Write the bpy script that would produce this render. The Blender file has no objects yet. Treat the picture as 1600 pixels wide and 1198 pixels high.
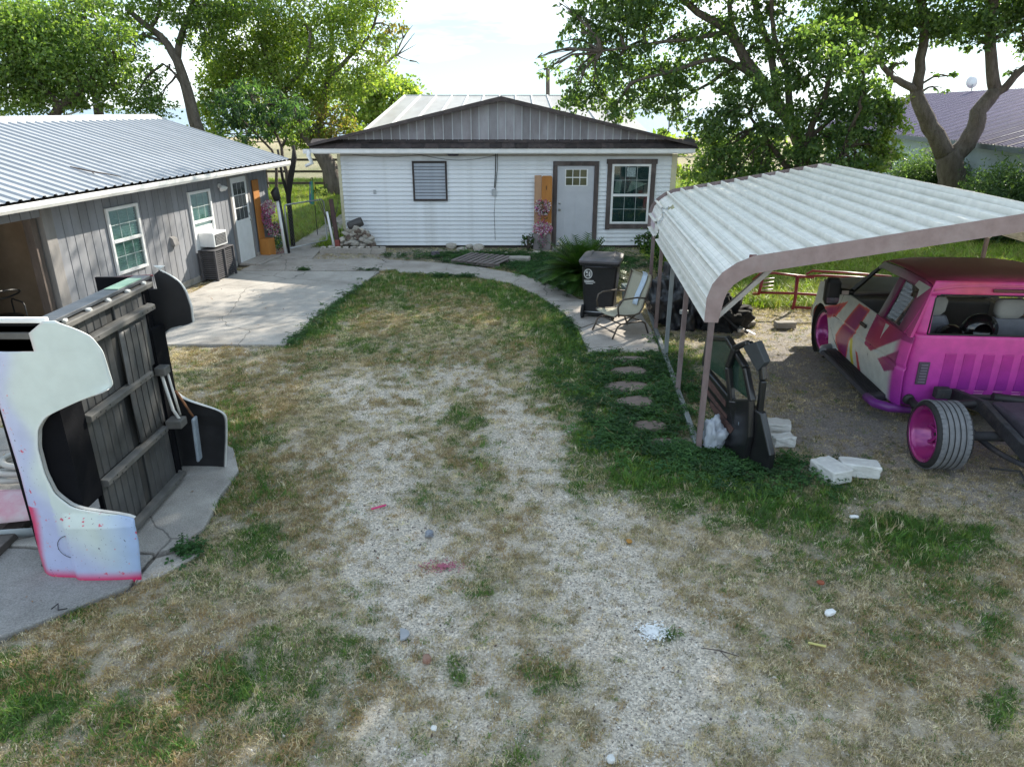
import bpy, bmesh, math, random
import numpy as np
from mathutils import Vector, Matrix

R = math.radians
random.seed(7)
rng = np.random.default_rng(11)
SC = bpy.context.scene
COL = SC.collection

# ------------------------------------------------------------------ camera
CAM_H, PITCH, FOC = 3.5, R(21.2), 1110.0
cd = bpy.data.cameras.new('camera')
cam = bpy.data.objects.new('camera', cd)
COL.objects.link(cam)
cam.location = (0, 0, CAM_H)
cam.rotation_euler = (R(90) - PITCH, 0, 0)
cd.sensor_width = 36
cd.lens = 36 * FOC / 1600
cd.clip_end = 6000
cd.clip_start = 0.05
SC.camera = cam

# ------------------------------------------------------------------ light
SUN_AZ, SUN_EL = 40.0, 34.0          # degrees right of straight ahead, above the horizon
w = bpy.data.worlds.new('World')
SC.world = w
w.use_nodes = True
nt = w.node_tree
nt.nodes.clear()
N, L = nt.nodes.new, nt.links.new
out = N('ShaderNodeOutputWorld'); bg = N('ShaderNodeBackground')
sky = N('ShaderNodeTexSky'); sky.sky_type = 'NISHITA'; sky.sun_disc = False
sky.sun_elevation = R(SUN_EL); sky.sun_rotation = R(SUN_AZ)
sky.air_density = 1.0; sky.dust_density = 0.4; sky.ozone_density = 2.2
tc = N('ShaderNodeTexCoord'); mp = N('ShaderNodeMapping')
mp.inputs['Scale'].default_value = (1.0, 1.0, 5.0)
L(tc.outputs['Generated'], mp.inputs['Vector'])
nz = N('ShaderNodeTexNoise'); nz.inputs['Scale'].default_value = 2.3
nz.inputs['Detail'].default_value = 7; nz.inputs['Roughness'].default_value = 0.55
L(mp.outputs[0], nz.inputs['Vector'])
rp = N('ShaderNodeValToRGB')
rp.color_ramp.elements[0].position = 0.47; rp.color_ramp.elements[0].color = (0, 0, 0, 1)
rp.color_ramp.elements[1].position = 0.60; rp.color_ramp.elements[1].color = (1, 1, 1, 1)
L(nz.outputs['Fac'], rp.inputs['Fac'])
mx = N('ShaderNodeMix'); mx.data_type = 'RGBA'
mf = N('ShaderNodeMath'); mf.operation = 'MULTIPLY'; mf.inputs[1].default_value = 0.8
L(rp.outputs['Color'], mf.inputs[0]); L(mf.outputs[0], mx.inputs['Factor'])
gam = N('ShaderNodeGamma'); gam.inputs[1].default_value = 0.42          # thin bright haze evens the dome out
sc_ = N('ShaderNodeVectorMath'); sc_.operation = 'MULTIPLY'; sc_.inputs[1].default_value = (1.12, 1.42, 1.60)
L(sky.outputs['Color'], gam.inputs[0]); L(gam.outputs[0], sc_.inputs[0]); L(sc_.outputs[0], mx.inputs['A'])
mx.inputs['B'].default_value = (5.6, 5.9, 6.1, 1)
L(mx.outputs['Result'], bg.inputs['Color'])
bg.inputs['Strength'].default_value = 0.12
L(bg.outputs[0], out.inputs['Surface'])

sd = bpy.data.lights.new('sun', 'SUN'); sd.energy = 3.4; sd.angle = R(0.53)
sd.color = (1.0, 0.93, 0.80)
sun = bpy.data.objects.new('sun', sd); COL.objects.link(sun)
_d = Vector((math.sin(R(SUN_AZ)) * math.cos(R(SUN_EL)), math.cos(R(SUN_AZ)) * math.cos(R(SUN_EL)), math.sin(R(SUN_EL))))
sun.rotation_euler = _d.to_track_quat('Z', 'Y').to_euler()
sun.location = (10, 10, 20)
SC.view_settings.view_transform = 'Standard'
SC.view_settings.look = 'None'
SC.view_settings.gamma = 1
SC.view_settings.use_curve_mapping = False
SC.view_settings.exposure = 1.66

# ------------------------------------------------------------------ survey helpers
def _ray(px, py):
    x = (px - 800) / FOC; y = (599 - py) / FOC
    c, s = math.cos(PITCH), math.sin(PITCH)
    return x, c + y * s, -s + y * c
def spot(px, py, z=0.0):
    d = _ray(px, py); t = (z - CAM_H) / d[2]
    return Vector((d[0] * t, d[1] * t, z))
def on_plane(px, py, Y):
    d = _ray(px, py); t = Y / d[1]
    return Vector((d[0] * t, Y, CAM_H + d[2] * t))
def pxscale(Y, z=3.0):
    return FOC / (Y * math.cos(PITCH) - (z - CAM_H) * math.sin(PITCH))

# ------------------------------------------------------------------ numpy noise
_perm = rng.random((256, 256))
def vnoise(x, y):
    xi = np.floor(x).astype(int); yi = np.floor(y).astype(int)
    xf = x - xi; yf = y - yi
    u = xf * xf * (3 - 2 * xf); v = yf * yf * (3 - 2 * yf)
    a = _perm[xi & 255, yi & 255]; b = _perm[(xi + 1) & 255, yi & 255]
    c = _perm[xi & 255, (yi + 1) & 255]; d = _perm[(xi + 1) & 255, (yi + 1) & 255]
    return (a * (1 - u) + b * u) * (1 - v) + (c * (1 - u) + d * u) * v
def fbm(x, y, o=4):
    s = 0; a = 0.5; t = 0
    for i in range(o):
        s = s + a * vnoise(x * 2 ** i + 17 * i, y * 2 ** i + 31 * i); t += a; a *= 0.5
    return s / t

# ------------------------------------------------------------------ materials
MATS = {}
def mat(name, c1, c2=None, rough=0.65, scale=6.0, bump=0.0, metal=0.0, spec=0.5, fine=0.0, stretch=(1, 1, 1), dirt=None, dirt_amt=0.0, coat=0.0, grain=0.0):
    if name in MATS: return MATS[name]
    m = bpy.data.materials.new(name); m.use_nodes = True
    t = m.node_tree; n = t.nodes; l = t.links
    b = n['Principled BSDF']
    b.inputs['Roughness'].default_value = rough
    b.inputs['Metallic'].default_value = metal
    b.inputs['Specular IOR Level'].default_value = spec
    if coat: b.inputs['Coat Weight'].default_value = coat; b.inputs['Coat Roughness'].default_value = 0.15
    co = n.new('ShaderNodeTexCoord'); mpp = n.new('ShaderNodeMapping'); mpp.inputs['Scale'].default_value = stretch
    l.new(co.outputs['Object'], mpp.inputs[0])
    nn = n.new('ShaderNodeTexNoise'); nn.inputs['Scale'].default_value = scale; nn.inputs['Detail'].default_value = 6; nn.inputs['Roughness'].default_value = 0.62
    l.new(mpp.outputs[0], nn.inputs['Vector'])
    r = n.new('ShaderNodeValToRGB')
    r.color_ramp.elements[0].position = 0.32; r.color_ramp.elements[1].position = 0.68
    c2 = c2 or tuple(x * 0.82 for x in c1)
    r.color_ramp.elements[0].color = (*c2, 1); r.color_ramp.elements[1].color = (*c1, 1)
    l.new(nn.outputs['Fac'], r.inputs['Fac'])
    last = r.outputs['Color']
    if dirt:
        n2 = n.new('ShaderNodeTexNoise'); n2.inputs['Scale'].default_value = scale * 0.37; n2.inputs['Detail'].default_value = 8; n2.inputs['Roughness'].default_value = 0.7
        l.new(mpp.outputs[0], n2.inputs['Vector'])
        r2 = n.new('ShaderNodeValToRGB'); r2.color_ramp.elements[0].position = 0.5; r2.color_ramp.elements[1].position = 0.72
        l.new(n2.outputs['Fac'], r2.inputs['Fac'])
        mm = n.new('ShaderNodeMath'); mm.operation = 'MULTIPLY'; mm.inputs[1].default_value = dirt_amt
        l.new(r2.outputs['Color'], mm.inputs[0])
        mx = n.new('ShaderNodeMix'); mx.data_type = 'RGBA'
        l.new(mm.outputs[0], mx.inputs['Factor']); l.new(last, mx.inputs['A']); mx.inputs['B'].default_value = (*dirt, 1)
        last = mx.outputs['Result']
    if grain:
        n5 = n.new('ShaderNodeTexNoise'); n5.inputs['Scale'].default_value = 90; n5.inputs['Detail'].default_value = 4
        l.new(co.outputs['Object'], n5.inputs['Vector'])
        m5 = n.new('ShaderNodeMapRange'); m5.inputs['From Min'].default_value = .3; m5.inputs['From Max'].default_value = .7; m5.inputs['To Min'].default_value = 1 - grain; m5.inputs['To Max'].default_value = 1 + grain
        l.new(n5.outputs['Fac'], m5.inputs['Value'])
        # hairline cracks where large cells meet
        v5 = n.new('ShaderNodeTexVoronoi'); v5.feature = 'DISTANCE_TO_EDGE'; v5.inputs['Scale'].default_value = .55
        w5 = n.new('ShaderNodeMix'); w5.data_type = 'VECTOR'; w5.inputs['Factor'].default_value = .12
        n6 = n.new('ShaderNodeTexNoise'); n6.inputs['Scale'].default_value = 3.5; n6.inputs['Detail'].default_value = 6; l.new(co.outputs['Object'], n6.inputs['Vector'])
        l.new(co.outputs['Object'], w5.inputs[4]); l.new(n6.outputs['Color'], w5.inputs[5]); l.new(w5.outputs[1], v5.inputs['Vector'])
        c5 = n.new('ShaderNodeMapRange'); c5.inputs['From Max'].default_value = .006; c5.inputs['To Min'].default_value = .35; c5.inputs['To Max'].default_value = 1
        l.new(v5.outputs['Distance'], c5.inputs['Value'])
        mu = n.new('ShaderNodeMath'); mu.operation = 'MULTIPLY'; l.new(m5.outputs[0], mu.inputs[0]); l.new(c5.outputs[0], mu.inputs[1])
        h5 = n.new('ShaderNodeHueSaturation'); l.new(last, h5.inputs['Color']); l.new(mu.outputs[0], h5.inputs['Value']); last = h5.outputs[0]
    # each object its own slight tone
    oi = n.new('ShaderNodeObjectInfo'); hs = n.new('ShaderNodeHueSaturation')
    mr = n.new('ShaderNodeMapRange'); mr.inputs['To Min'].default_value = 1 - fine; mr.inputs['To Max'].default_value = 1 + fine
    l.new(oi.outputs['Random'], mr.inputs['Value']); l.new(mr.outputs[0], hs.inputs['Value'])
    l.new(last, hs.inputs['Color']); l.new(hs.outputs[0], b.inputs['Base Color'])
    if bump:
        bp = n.new('ShaderNodeBump'); bp.inputs['Strength'].default_value = bump; bp.inputs['Distance'].default_value = 0.08 if 'bark' in name else 0.02
        n3 = n.new('ShaderNodeTexNoise'); n3.inputs['Scale'].default_value = scale * 4; n3.inputs['Detail'].default_value = 5
        l.new(mpp.outputs[0], n3.inputs['Vector'])
        l.new(n3.outputs['Fac'], bp.inputs['Height']); l.new(bp.outputs[0], b.inputs['Normal'])
    MATS[name] = m
    return m

def glass_mat(name, col, rough=0.06):
    if name in MATS: return MATS[name]
    m = mat(name, col, tuple(x * 0.6 for x in col), rough=rough, scale=3, spec=0.9)
    return m

def paint_mat(name, rough=0.35, spec=0.5, attr='paint', noise=0.12, coat=0.2, speck=None, bump=0.0):
    m = bpy.data.materials.new(name); m.use_nodes = True
    t = m.node_tree; n = t.nodes; l = t.links; b = n['Principled BSDF']
    a = n.new('ShaderNodeAttribute'); a.attribute_name = attr
    nn = n.new('ShaderNodeTexNoise'); nn.inputs['Scale'].default_value = 9; nn.inputs['Detail'].default_value = 7
    co = n.new('ShaderNodeTexCoord'); l.new(co.outputs['Object'], nn.inputs['Vector'])
    mr = n.new('ShaderNodeMapRange'); mr.inputs['From Min'].default_value = 0.3; mr.inputs['From Max'].default_value = 0.7
    mr.inputs['To Min'].default_value = 1 - noise; mr.inputs['To Max'].default_value = 1 + noise
    l.new(nn.outputs['Fac'], mr.inputs['Value'])
    hs = n.new('ShaderNodeHueSaturation'); l.new(a.outputs['Color'], hs.inputs['Color']); l.new(mr.outputs[0], hs.inputs['Value'])
    last = hs.outputs[0]
    if speck:
        for (col, sc, th, seed) in speck:
            v = n.new('ShaderNodeTexNoise'); v.inputs['Scale'].default_value = sc; v.inputs['Detail'].default_value = 3; v.noise_dimensions = '4D'; v.inputs['W'].default_value = seed
            l.new(co.outputs['Object'], v.inputs['Vector'])
            rr = n.new('ShaderNodeValToRGB'); rr.color_ramp.elements[0].position = th; rr.color_ramp.elements[1].position = th + 0.03
            l.new(v.outputs['Fac'], rr.inputs['Fac'])
            ma = n.new('ShaderNodeAttribute'); ma.attribute_name = 'speckmask'; mm_ = n.new('ShaderNodeMath'); mm_.operation = 'MULTIPLY'; l.new(ma.outputs['Color'], mm_.inputs[0]); l.new(rr.outputs['Color'], mm_.inputs[1])
            mx = n.new('ShaderNodeMix'); mx.data_type = 'RGBA'; l.new(mm_.outputs[0], mx.inputs['Factor'])
            l.new(last, mx.inputs['A']); mx.inputs['B'].default_value = (*col, 1); last = mx.outputs['Result']
    l.new(last, b.inputs['Base Color'])
    b.inputs['Roughness'].default_value = rough; b.inputs['Specular IOR Level'].default_value = spec
    b.inputs['Coat Weight'].default_value = coat
    if bump:
        bp = n.new('ShaderNodeBump'); bp.inputs['Strength'].default_value = bump; bp.inputs['Distance'].default_value = 0.01
        l.new(nn.outputs['Fac'], bp.inputs['Height']); l.new(bp.outputs[0], b.inputs['Normal'])
    return m

def leaf_mat(name, rough=0.45, trans=0.38, tint_type='GEOMETRY', tcol=(1.5, 1.6, 0.5)):
    m = bpy.data.materials.new(name); m.use_nodes = True
    t = m.node_tree; n = t.nodes; l = t.links; b = n['Principled BSDF']
    a = n.new('ShaderNodeAttribute'); a.attribute_name = 'tint'; a.attribute_type = tint_type
    l.new(a.outputs['Color'], b.inputs['Base Color'])
    b.inputs['Roughness'].default_value = rough; b.inputs['Specular IOR Level'].default_value = 0.35
    tr = n.new('ShaderNodeBsdfTranslucent')
    mc = n.new('ShaderNodeMix'); mc.data_type = 'RGBA'; mc.blend_type = 'MULTIPLY'; mc.inputs['Factor'].default_value = 1
    l.new(a.outputs['Color'], mc.inputs['A']); mc.inputs['B'].default_value = (*tcol, 1)
    l.new(mc.outputs['Result'], tr.inputs['Color'])
    ms = n.new('ShaderNodeMixShader'); ms.inputs[0].default_value = trans
    l.new(b.outputs[0], ms.inputs[1]); l.new(tr.outputs[0], ms.inputs[2])
    l.new(ms.outputs[0], n['Material Output'].inputs['Surface'])
    return m

# ------------------------------------------------------------------ object helpers
def tag(o, label=None, cat=None, group=None, kind=None):
    if label: o['label'] = label
    if cat: o['category'] = cat
    if group: o['group'] = group
    if kind: o['kind'] = kind
    return o
def thing(name, label, cat, loc=(0, 0, 0), rz=0.0, group=None, rot=None):
    o = bpy.data.objects.new(name, None); COL.objects.link(o)
    o.empty_display_size = 0.2
    o.location = loc; o.rotation_euler = rot if rot else (0, 0, rz)
    return tag(o, label, cat, group)
def link(name, me, m=None, parent=None, loc=None, rot=None, kind=None, label=None):
    o = bpy.data.objects.new(name, me); COL.objects.link(o)
    if m is not None and len(me.materials) == 0:
        for x in (m if isinstance(m, (list, tuple)) else [m]): me.materials.append(x)
    if parent: o.parent = parent
    if loc is not None: o.location = loc
    if rot is not None: o.rotation_euler = rot
    if kind: o['kind'] = kind
    if label: o['label'] = label
    return o

class MB:
    def __init__(s): s.v = []; s.f = []; s.mi = []; s.sm = []; s.cur = 0; s.smooth = False
    def add(s, vs, fs, smooth=None):
        o = len(s.v); s.v += [tuple(x) for x in vs]
        for f in fs:
            s.f.append(tuple(i + o for i in f)); s.mi.append(s.cur); s.sm.append(s.smooth if smooth is None else smooth)
        return s
    def box(s, x0, y0, z0, x1, y1, z1):
        v = [(x0, y0, z0), (x1, y0, z0), (x1, y1, z0), (x0, y1, z0), (x0, y0, z1), (x1, y0, z1), (x1, y1, z1), (x0, y1, z1)]
        return s.add(v, [(0, 3, 2, 1), (4, 5, 6, 7), (0, 1, 5, 4), (1, 2, 6, 5), (2, 3, 7, 6), (3, 0, 4, 7)])
    def beam(s, a, b, wd, ht, up=(0, 0, 1)):
        a = Vector(a); b = Vector(b); d = (b - a).normalized(); up = Vector(up)
        if abs(d.dot(up)) > 0.98: up = Vector((1, 0, 0))
        x = d.cross(up).normalized() * wd / 2; y = x.cross(d).normalized() * ht / 2
        v = [a - x - y, a + x - y, a + x + y, a - x + y, b - x - y, b + x - y, b + x + y, b - x + y]
        return s.add(v, [(0, 1, 2, 3), (7, 6, 5, 4), (0, 4, 5, 1), (1, 5, 6, 2), (2, 6, 7, 3), (3, 7, 4, 0)])
    def tube(s, path, r, n=8, cap=True):
        P = [Vector(p) for p in path]; m = len(P)
        rr = r if isinstance(r, (list, tuple)) else [r] * m
        vs = []; ref = None
        for i, p in enumerate(P):
            d = (P[min(i + 1, m - 1)] - P[max(i - 1, 0)])
            d = d.normalized() if d.length > 1e-9 else Vector((0, 0, 1))
            if ref is None:
                ref = Vector((0, 0, 1)) if abs(d.z) < 0.9 else Vector((1, 0, 0))
            x = (ref - d * ref.dot(d)).normalized(); ref = x; y = d.cross(x)
            for k in range(n):
                a = 2 * math.pi * k / n
                vs.append(p + (x * math.cos(a) + y * math.sin(a)) * rr[i])
        fs = [(i * n + k, i * n + (k + 1) % n, (i + 1) * n + (k + 1) % n, (i + 1) * n + k) for i in range(m - 1) for k in range(n)]
        o = len(s.v); s.add(vs, fs, True)
        if cap:
            s.f.append(tuple(o + k for k in reversed(range(n)))); s.mi.append(s.cur); s.sm.append(False)
            s.f.append(tuple(o + (m - 1) * n + k for k in range(n))); s.mi.append(s.cur); s.sm.append(False)
        return s
    def lathe(s, prof, c=(0, 0, 0), axis='z', n=32):
        vs = []
        for r, h in prof:
            for k in range(n):
                a = 2 * math.pi * k / n
                if axis == 'z': vs.append((c[0] + r * math.cos(a), c[1] + r * math.sin(a), c[2] + h))
                elif axis == 'x': vs.append((c[0] + h, c[1] + r * math.cos(a), c[2] + r * math.sin(a)))
                else: vs.append((c[0] + r * math.cos(a), c[1] + h, c[2] + r * math.sin(a)))
        m = len(prof)
        fs = [(i * n + k, i * n + (k + 1) % n, (i + 1) * n + (k + 1) % n, (i + 1) * n + k) for i in range(m - 1) for k in range(n)]
        return s.add(vs, fs, True)
    def prism(s, poly, fn, t0, t1):
        # poly: 2-D outline, fn(u,v,t) -> point
        n = len(poly)
        vs = [fn(u, v, t0) for u, v in poly] + [fn(u, v, t1) for u, v in poly]
        fs = [tuple(reversed(range(n))), tuple(range(n, 2 * n))] + [(i, (i + 1) % n, n + (i + 1) % n, n + i) for i in range(n)]
        return s.add(vs, fs, False)
    def grid(s, fn, us, vs_, smooth=True):
        V = [fn(u, v) for u in us for v in vs_]; m = len(vs_)
        F = [(i * m + j, (i + 1) * m + j, (i + 1) * m + j + 1, i * m + j + 1) for i in range(len(us) - 1) for j in range(m - 1)]
        return s.add(V, F, smooth)
    def mesh(s, name, mats=None):
        me = bpy.data.meshes.new(name); me.from_pydata(s.v, [], s.f)
        me.polygons.foreach_set('material_index', s.mi); me.polygons.foreach_set('use_smooth', s.sm)
        for x in (mats if isinstance(mats, (list, tuple)) else [mats] if mats else []): me.materials.append(x)
        me.update(); return me
    def build(s, name, mats, parent=None, bevel=0.0, seg=2, fix=True, loc=None, rot=None, kind=None, label=None, solid=0.0):
        me = s.mesh(name, mats)
        if fix:
            bm = bmesh.new(); bm.from_mesh(me); bmesh.ops.recalc_face_normals(bm, faces=bm.faces); bm.to_mesh(me); bm.free()
        o = link(name, me, None, parent, loc, rot, kind, label)
        if solid:
            md = o.modifiers.new('thick', 'SOLIDIFY'); md.thickness = solid; md.offset = 0
        if bevel:
            md = o.modifiers.new('edge', 'BEVEL'); md.width = bevel; md.segments = seg; md.limit_method = 'ANGLE'; md.angle_limit = R(40)
        return o

def set_paint(me, fn, name='paint'):
    a = me.color_attributes.new(name, 'FLOAT_COLOR', 'POINT')
    d = np.ones((len(me.vertices), 4), np.float32)
    for i, v in enumerate(me.vertices): d[i, :3] = fn(v.co)
    a.data.foreach_set('color', d.ravel())

def inpoly(x, y, poly):
    c = False; j = len(poly) - 1
    for i in range(len(poly)):
        xi, yi = poly[i]; xj, yj = poly[j]
        if (yi > y) != (yj > y) and x < (xj - xi) * (y - yi) / (yj - yi) + xi: c = not c
        j = i
    return c
def inpoly_np(x, y, poly):
    c = np.zeros(x.shape, bool); j = len(poly) - 1
    for i in range(len(poly)):
        xi, yi = poly[i]; xj, yj = poly[j]
        if yi != yj:
            k = ((yi > y) != (yj > y)) & (x < (xj - xi) * (y - yi) / (yj - yi) + xi); c ^= k
        j = i
    return c
def lerp(a, b, t): return tuple(x + (y - x) * t for x, y in zip(a, b))
def interp(tab, x):
    return float(np.interp(x, [t[0] for t in tab], [t[1] for t in tab]))
def copy_tree(o, parent=None, **kw):
    c = o.copy(); COL.objects.link(c)
    if parent: c.parent = parent
    for ch in o.children: copy_tree(ch, c)
    return c

# ==================================================================== GROUND
def axis_pts(lo, hi, step, far_lo, far_hi):
    mid = list(np.arange(lo, hi + 1e-6, step))
    a = []; x = lo; st = step
    while x > far_lo: st *= 1.18; x -= st; a.append(x)
    b = []; x = mid[-1]; st = step
    while x < far_hi: st *= 1.18; x += st; b.append(x)
    return np.array(a[::-1] + mid + b)
GX = axis_pts(-8.5, 8.5, 0.06, -3000, 3000)
GY = axis_pts(1.8, 20.5, 0.06, -60, 4000)

# places measured on the site plan
SLAB = [(-6.6, 10.66), (-3.56, 10.64), (-3.44, 12.54), (-3.02, 15.95), (-3.15, 16.1), (-6.35, 16.1)]
SLAB2 = [(-6.25, 16.13), (-3.15, 16.13), (-2.6, 16.3), (-3.3, 17.45), (-5.3, 17.5), (-5.2, 20.6), (-4.95, 27), (-6.0, 27), (-6.0, 18.6), (-6.05, 17.7)]
APRON = [(-7.4, 2.5), (-4.6, 3.0), (-3.61, 4.02), (-3.32, 4.27), (-2.98, 4.62), (-2.78, 5.0), (-2.72, 5.35), (-2.80, 6.0), (-2.82, 6.5), (-3.05, 7.0), (-3.5, 7.3), (-6.9, 7.6), (-7.4, 7.2)]
PATH_OUT = [(-3.2, 17.43), (-2.51, 17.25), (-1.54, 16.93), (-0.6, 16.38), (0.28, 15.6), (0.93, 14.52), (1.35, 13.46), (1.9, 13.2), (2.34, 12.8), (2.36, 11.54), (2.27, 10.32)]
PATH_IN = [(-2.55, 15.93), (-2.1, 15.9), (-1.5, 15.82), (-0.85, 15.54), (0.0, 14.8), (0.5, 13.9), (0.82, 13.0), (1.0, 12.2), (1.1, 11.5), (1.14, 10.9), (1.17, 10.3)]
PATHPOLY = PATH_OUT + PATH_IN[::-1]
STEPS = [(1.66, 9.45, .30, .19), (1.54, 8.86, .31, .2), (1.56, 8.33, .26, .2), (1.62, 7.6, .22, .15), (1.7, 7.15, .16, .12), (1.75, 9.95, .3, .16)]

def blobs(px, py, lst):
    r = np.zeros(px.shape)
    for (cx, cy, rx, ry, a) in lst:
        r = np.maximum(r, a * np.exp(-(((px - cx) / rx) ** 2 + ((py - cy) / ry) ** 2) ** 1.3 * 0.7))
    return r
GREEN = [(470, 520, 40, 22, .9), (500, 500, 34, 22, 1), (535, 475, 34, 20, 1), (575, 448, 40, 18, 1), (640, 436, 60, 12, .95), (700, 445, 80, 16, .9), (770, 450, 80, 20, .9), (820, 470, 70, 30, .8), (650, 470, 120, 26, .5),
         (870, 500, 60, 50, .8), (900, 540, 50, 60, .95), (820, 530, 90, 50, .5), (950, 600, 60, 60, 1), (1000, 650, 60, 70, 1), (960, 680, 70, 60, .85), (1020, 730, 90, 50, .9), (1110, 745, 110, 45, .95), (1180, 780, 100, 40, .9), (1230, 820, 60, 30, .6),
         (1330, 775, 60, 24, .8), (1400, 830, 60, 32, .85), (1430, 860, 60, 36, .8), (1490, 920, 60, 36, .55), (1540, 960, 60, 40, .6), (1590, 1110, 40, 30, .7), (1350, 900, 90, 60, .35), (1400, 1000, 80, 40, .35), (1000, 570, 90, 40, .95),
         (340, 600, 80, 40, .3), (370, 680, 60, 70, .7), (390, 760, 60, 60, .55), (400, 850, 70, 80, .45), (330, 780, 30, 60, .5), (300, 900, 60, 40, .4), (330, 1075, 55, 48, 1), (250, 1170, 60, 45, .9), (60, 1100, 120, 60, .8), (180, 1130, 90, 70, .7), (20, 1050, 60, 40, .7), (200, 960, 120, 30, .25),
         (440, 1100, 120, 120, .45), (120, 970, 40, 14, .7), (560, 1010, 60, 60, .35),
         (720, 650, 40, 25, .5), (740, 700, 50, 40, .4), (720, 770, 60, 40, .4), (760, 920, 60, 26, .45), (720, 1040, 22, 16, .7), (860, 1060, 50, 30, .5), (1300, 860, 100, 50, .5), (1480, 870, 80, 40, .7), (1250, 800, 100, 40, .7), (880, 590, 60, 60, .7), (930, 740, 60, 50, .55), (560, 520, 80, 40, .35), (480, 560, 60, 30, .3), (770, 1080, 20, 12, .6), (1045, 1005, 14, 10, .8), (800, 1150, 60, 40, .4), (640, 560, 70, 30, .35), (700, 500, 100, 30, .35)]
GRAVEL = [(585, 640, 60, 40, .9), (640, 600, 120, 26, .5), (570, 720, 50, 60, .55), (580, 800, 80, 70, 1), (610, 880, 80, 70, 1), (660, 980, 90, 70, .9), (690, 1060, 90, 60, .7), (620, 1160, 90, 50, .8), (760, 1130, 120, 50, .55), (600, 760, 90, 110, .85), (620, 880, 100, 110, 1), (650, 1000, 110, 90, .85), (700, 1100, 160, 80, .7), (900, 800, 90, 110, .9), (960, 920, 100, 110, 1), (1030, 1060, 130, 120, 1), (820, 680, 100, 60, .9), (760, 860, 150, 200, .42), (1140, 1150, 140, 60, .6), (640, 640, 90, 50, .8), (820, 1000, 150, 150, .5),
          (800, 640, 80, 30, .8), (680, 590, 150, 26, .7), (560, 610, 70, 30, .8), (760, 600, 100, 30, .6), (850, 690, 70, 50, .9), (860, 760, 70, 50, .9), (890, 830, 80, 60, .8), (940, 900, 80, 60, .9), (990, 980, 90, 60, 1), (1060, 1080, 110, 80, 1), (1000, 1160, 120, 60, .9), (1180, 1180, 80, 40, .5), (900, 990, 90, 50, .55), (700, 600, 200, 40, .35)]
DIRTG = [(1260, 560, 190, 90, 1), (1330, 660, 190, 70, 1), (1480, 700, 200, 50, .9), (1560, 760, 160, 40, .7), (1200, 620, 80, 60, .8), (1180, 560, 60, 80, .8), (700, 398, 260, 18, .55), (600, 408, 80, 14, .6)]
def ground_fields(X, Y):
    c, s = math.cos(PITCH), math.sin(PITCH)
    dep = np.maximum(Y * c + CAM_H * s, 0.5); up = Y * s - CAM_H * c
    px = 800 + FOC * X / dep; py = 599 - FOC * up / dep
    wob = (fbm(X * 2.2 + 9, Y * 2.2, 4) - .5)
    wob2 = (fbm(X * 2.2 + 59, Y * 2.2 + 40, 4) - .5)
    k = 1.0
    pxw = px + wob * 75 * k * (FOC / dep / 150); pyw = py + wob2 * 45 * k * (FOC / dep / 150)
    g = blobs(pxw, pyw, GREEN); v = blobs(pxw, pyw, GRAVEL); d = blobs(pxw, pyw, DIRTG)
    n1 = fbm(X * 3.1, Y * 3.1, 4); n2 = fbm(X * 9, Y * 9, 3)
    g = np.clip(g * 1.3 + (n1 - .5) * .6 + (n2 - .5) * .4 - .05, 0, 1)
    v = np.clip(v * 1.15 + (n1 - .5) * -.6 + (n2 - .5) * -.55, 0, 1)
    far = np.clip((Y - 16.5 - np.abs(X) * .0) / 3, 0, 1)
    right = np.clip((X - 3.0) / 1.5, 0, 1) * np.clip((Y - 12.6) / 1.2, 0, 1)
    left = np.clip((Y - 18.5) / 1, 0, 1)
    lawn = np.maximum(right, left)
    g = np.maximum(g, lawn * np.clip(.75 + (n1 - .5) * 1.0, 0, 1))
    v = v * (1 - lawn); d = d * (1 - lawn)
    v = v * (1 - .7 * np.clip((g - .35) * 4, 0, 1))
    return g, v, d, n1, n2, px, py

XX, YY = np.meshgrid(GX, GY, indexing='ij')
g_, v_, d_, n1_, n2_, px_, py_ = ground_fields(XX, YY)
near = ((np.abs(XX) < 9.5) & (YY < 21) & (YY > 1.5))
ZZ = np.where(near, (fbm(XX * 1.1, YY * 1.1, 3) - .5) * 0.03 + (n2_ - .5) * 0.016, 0) - 0.012
onslab = inpoly_np(XX, YY, SLAB) | inpoly_np(XX, YY, SLAB2) | inpoly_np(XX, YY, APRON) | inpoly_np(XX, YY, PATHPOLY)
ZZ = np.where(onslab, -0.05, ZZ)
cg = np.array((0.085, 0.115, 0.035)); cdry = np.array((0.45, 0.385, 0.29)); cgr = np.array((0.70, 0.62, 0.52)); cdt = np.array((0.36, 0.335, 0.32))
cfield = np.array((0.36, 0.31, 0.20))
C = np.ones(XX.shape + (4,), np.float32)
base = cdry * (0.75 + 0.5 * n1_[..., None])
base = base * (1 - d_[..., None]) + cdt * d_[..., None] * (0.8 + .4 * n2_[..., None])
base = base * (1 - v_[..., None]) + cgr * v_[..., None]
base = base * (1 - .8 * g_[..., None]) + cg * .8 * g_[..., None]
ff = np.clip((YY - 62) / 14, 0, 1)[..., None]
ff = np.maximum(ff, np.clip((fbm(XX * .08, YY * .2, 3) - .52) * 6, 0, 1)[..., None] * np.clip((YY - 40) / 10, 0, 1)[..., None])
base = base * (1 - ff) + cfield * ff
C[..., :3] = base
C[..., 3] = np.clip(np.maximum(v_, d_ * .5), 0, 1)
nx, ny = XX.shape
me = bpy.data.meshes.new('ground')
me.vertices.add(nx * ny)
me.vertices.foreach_set('co', np.stack([XX, YY, ZZ], -1).astype(np.float32).ravel())
ii, jj = np.meshgrid(np.arange(nx - 1), np.arange(ny - 1), indexing='ij')
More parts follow.
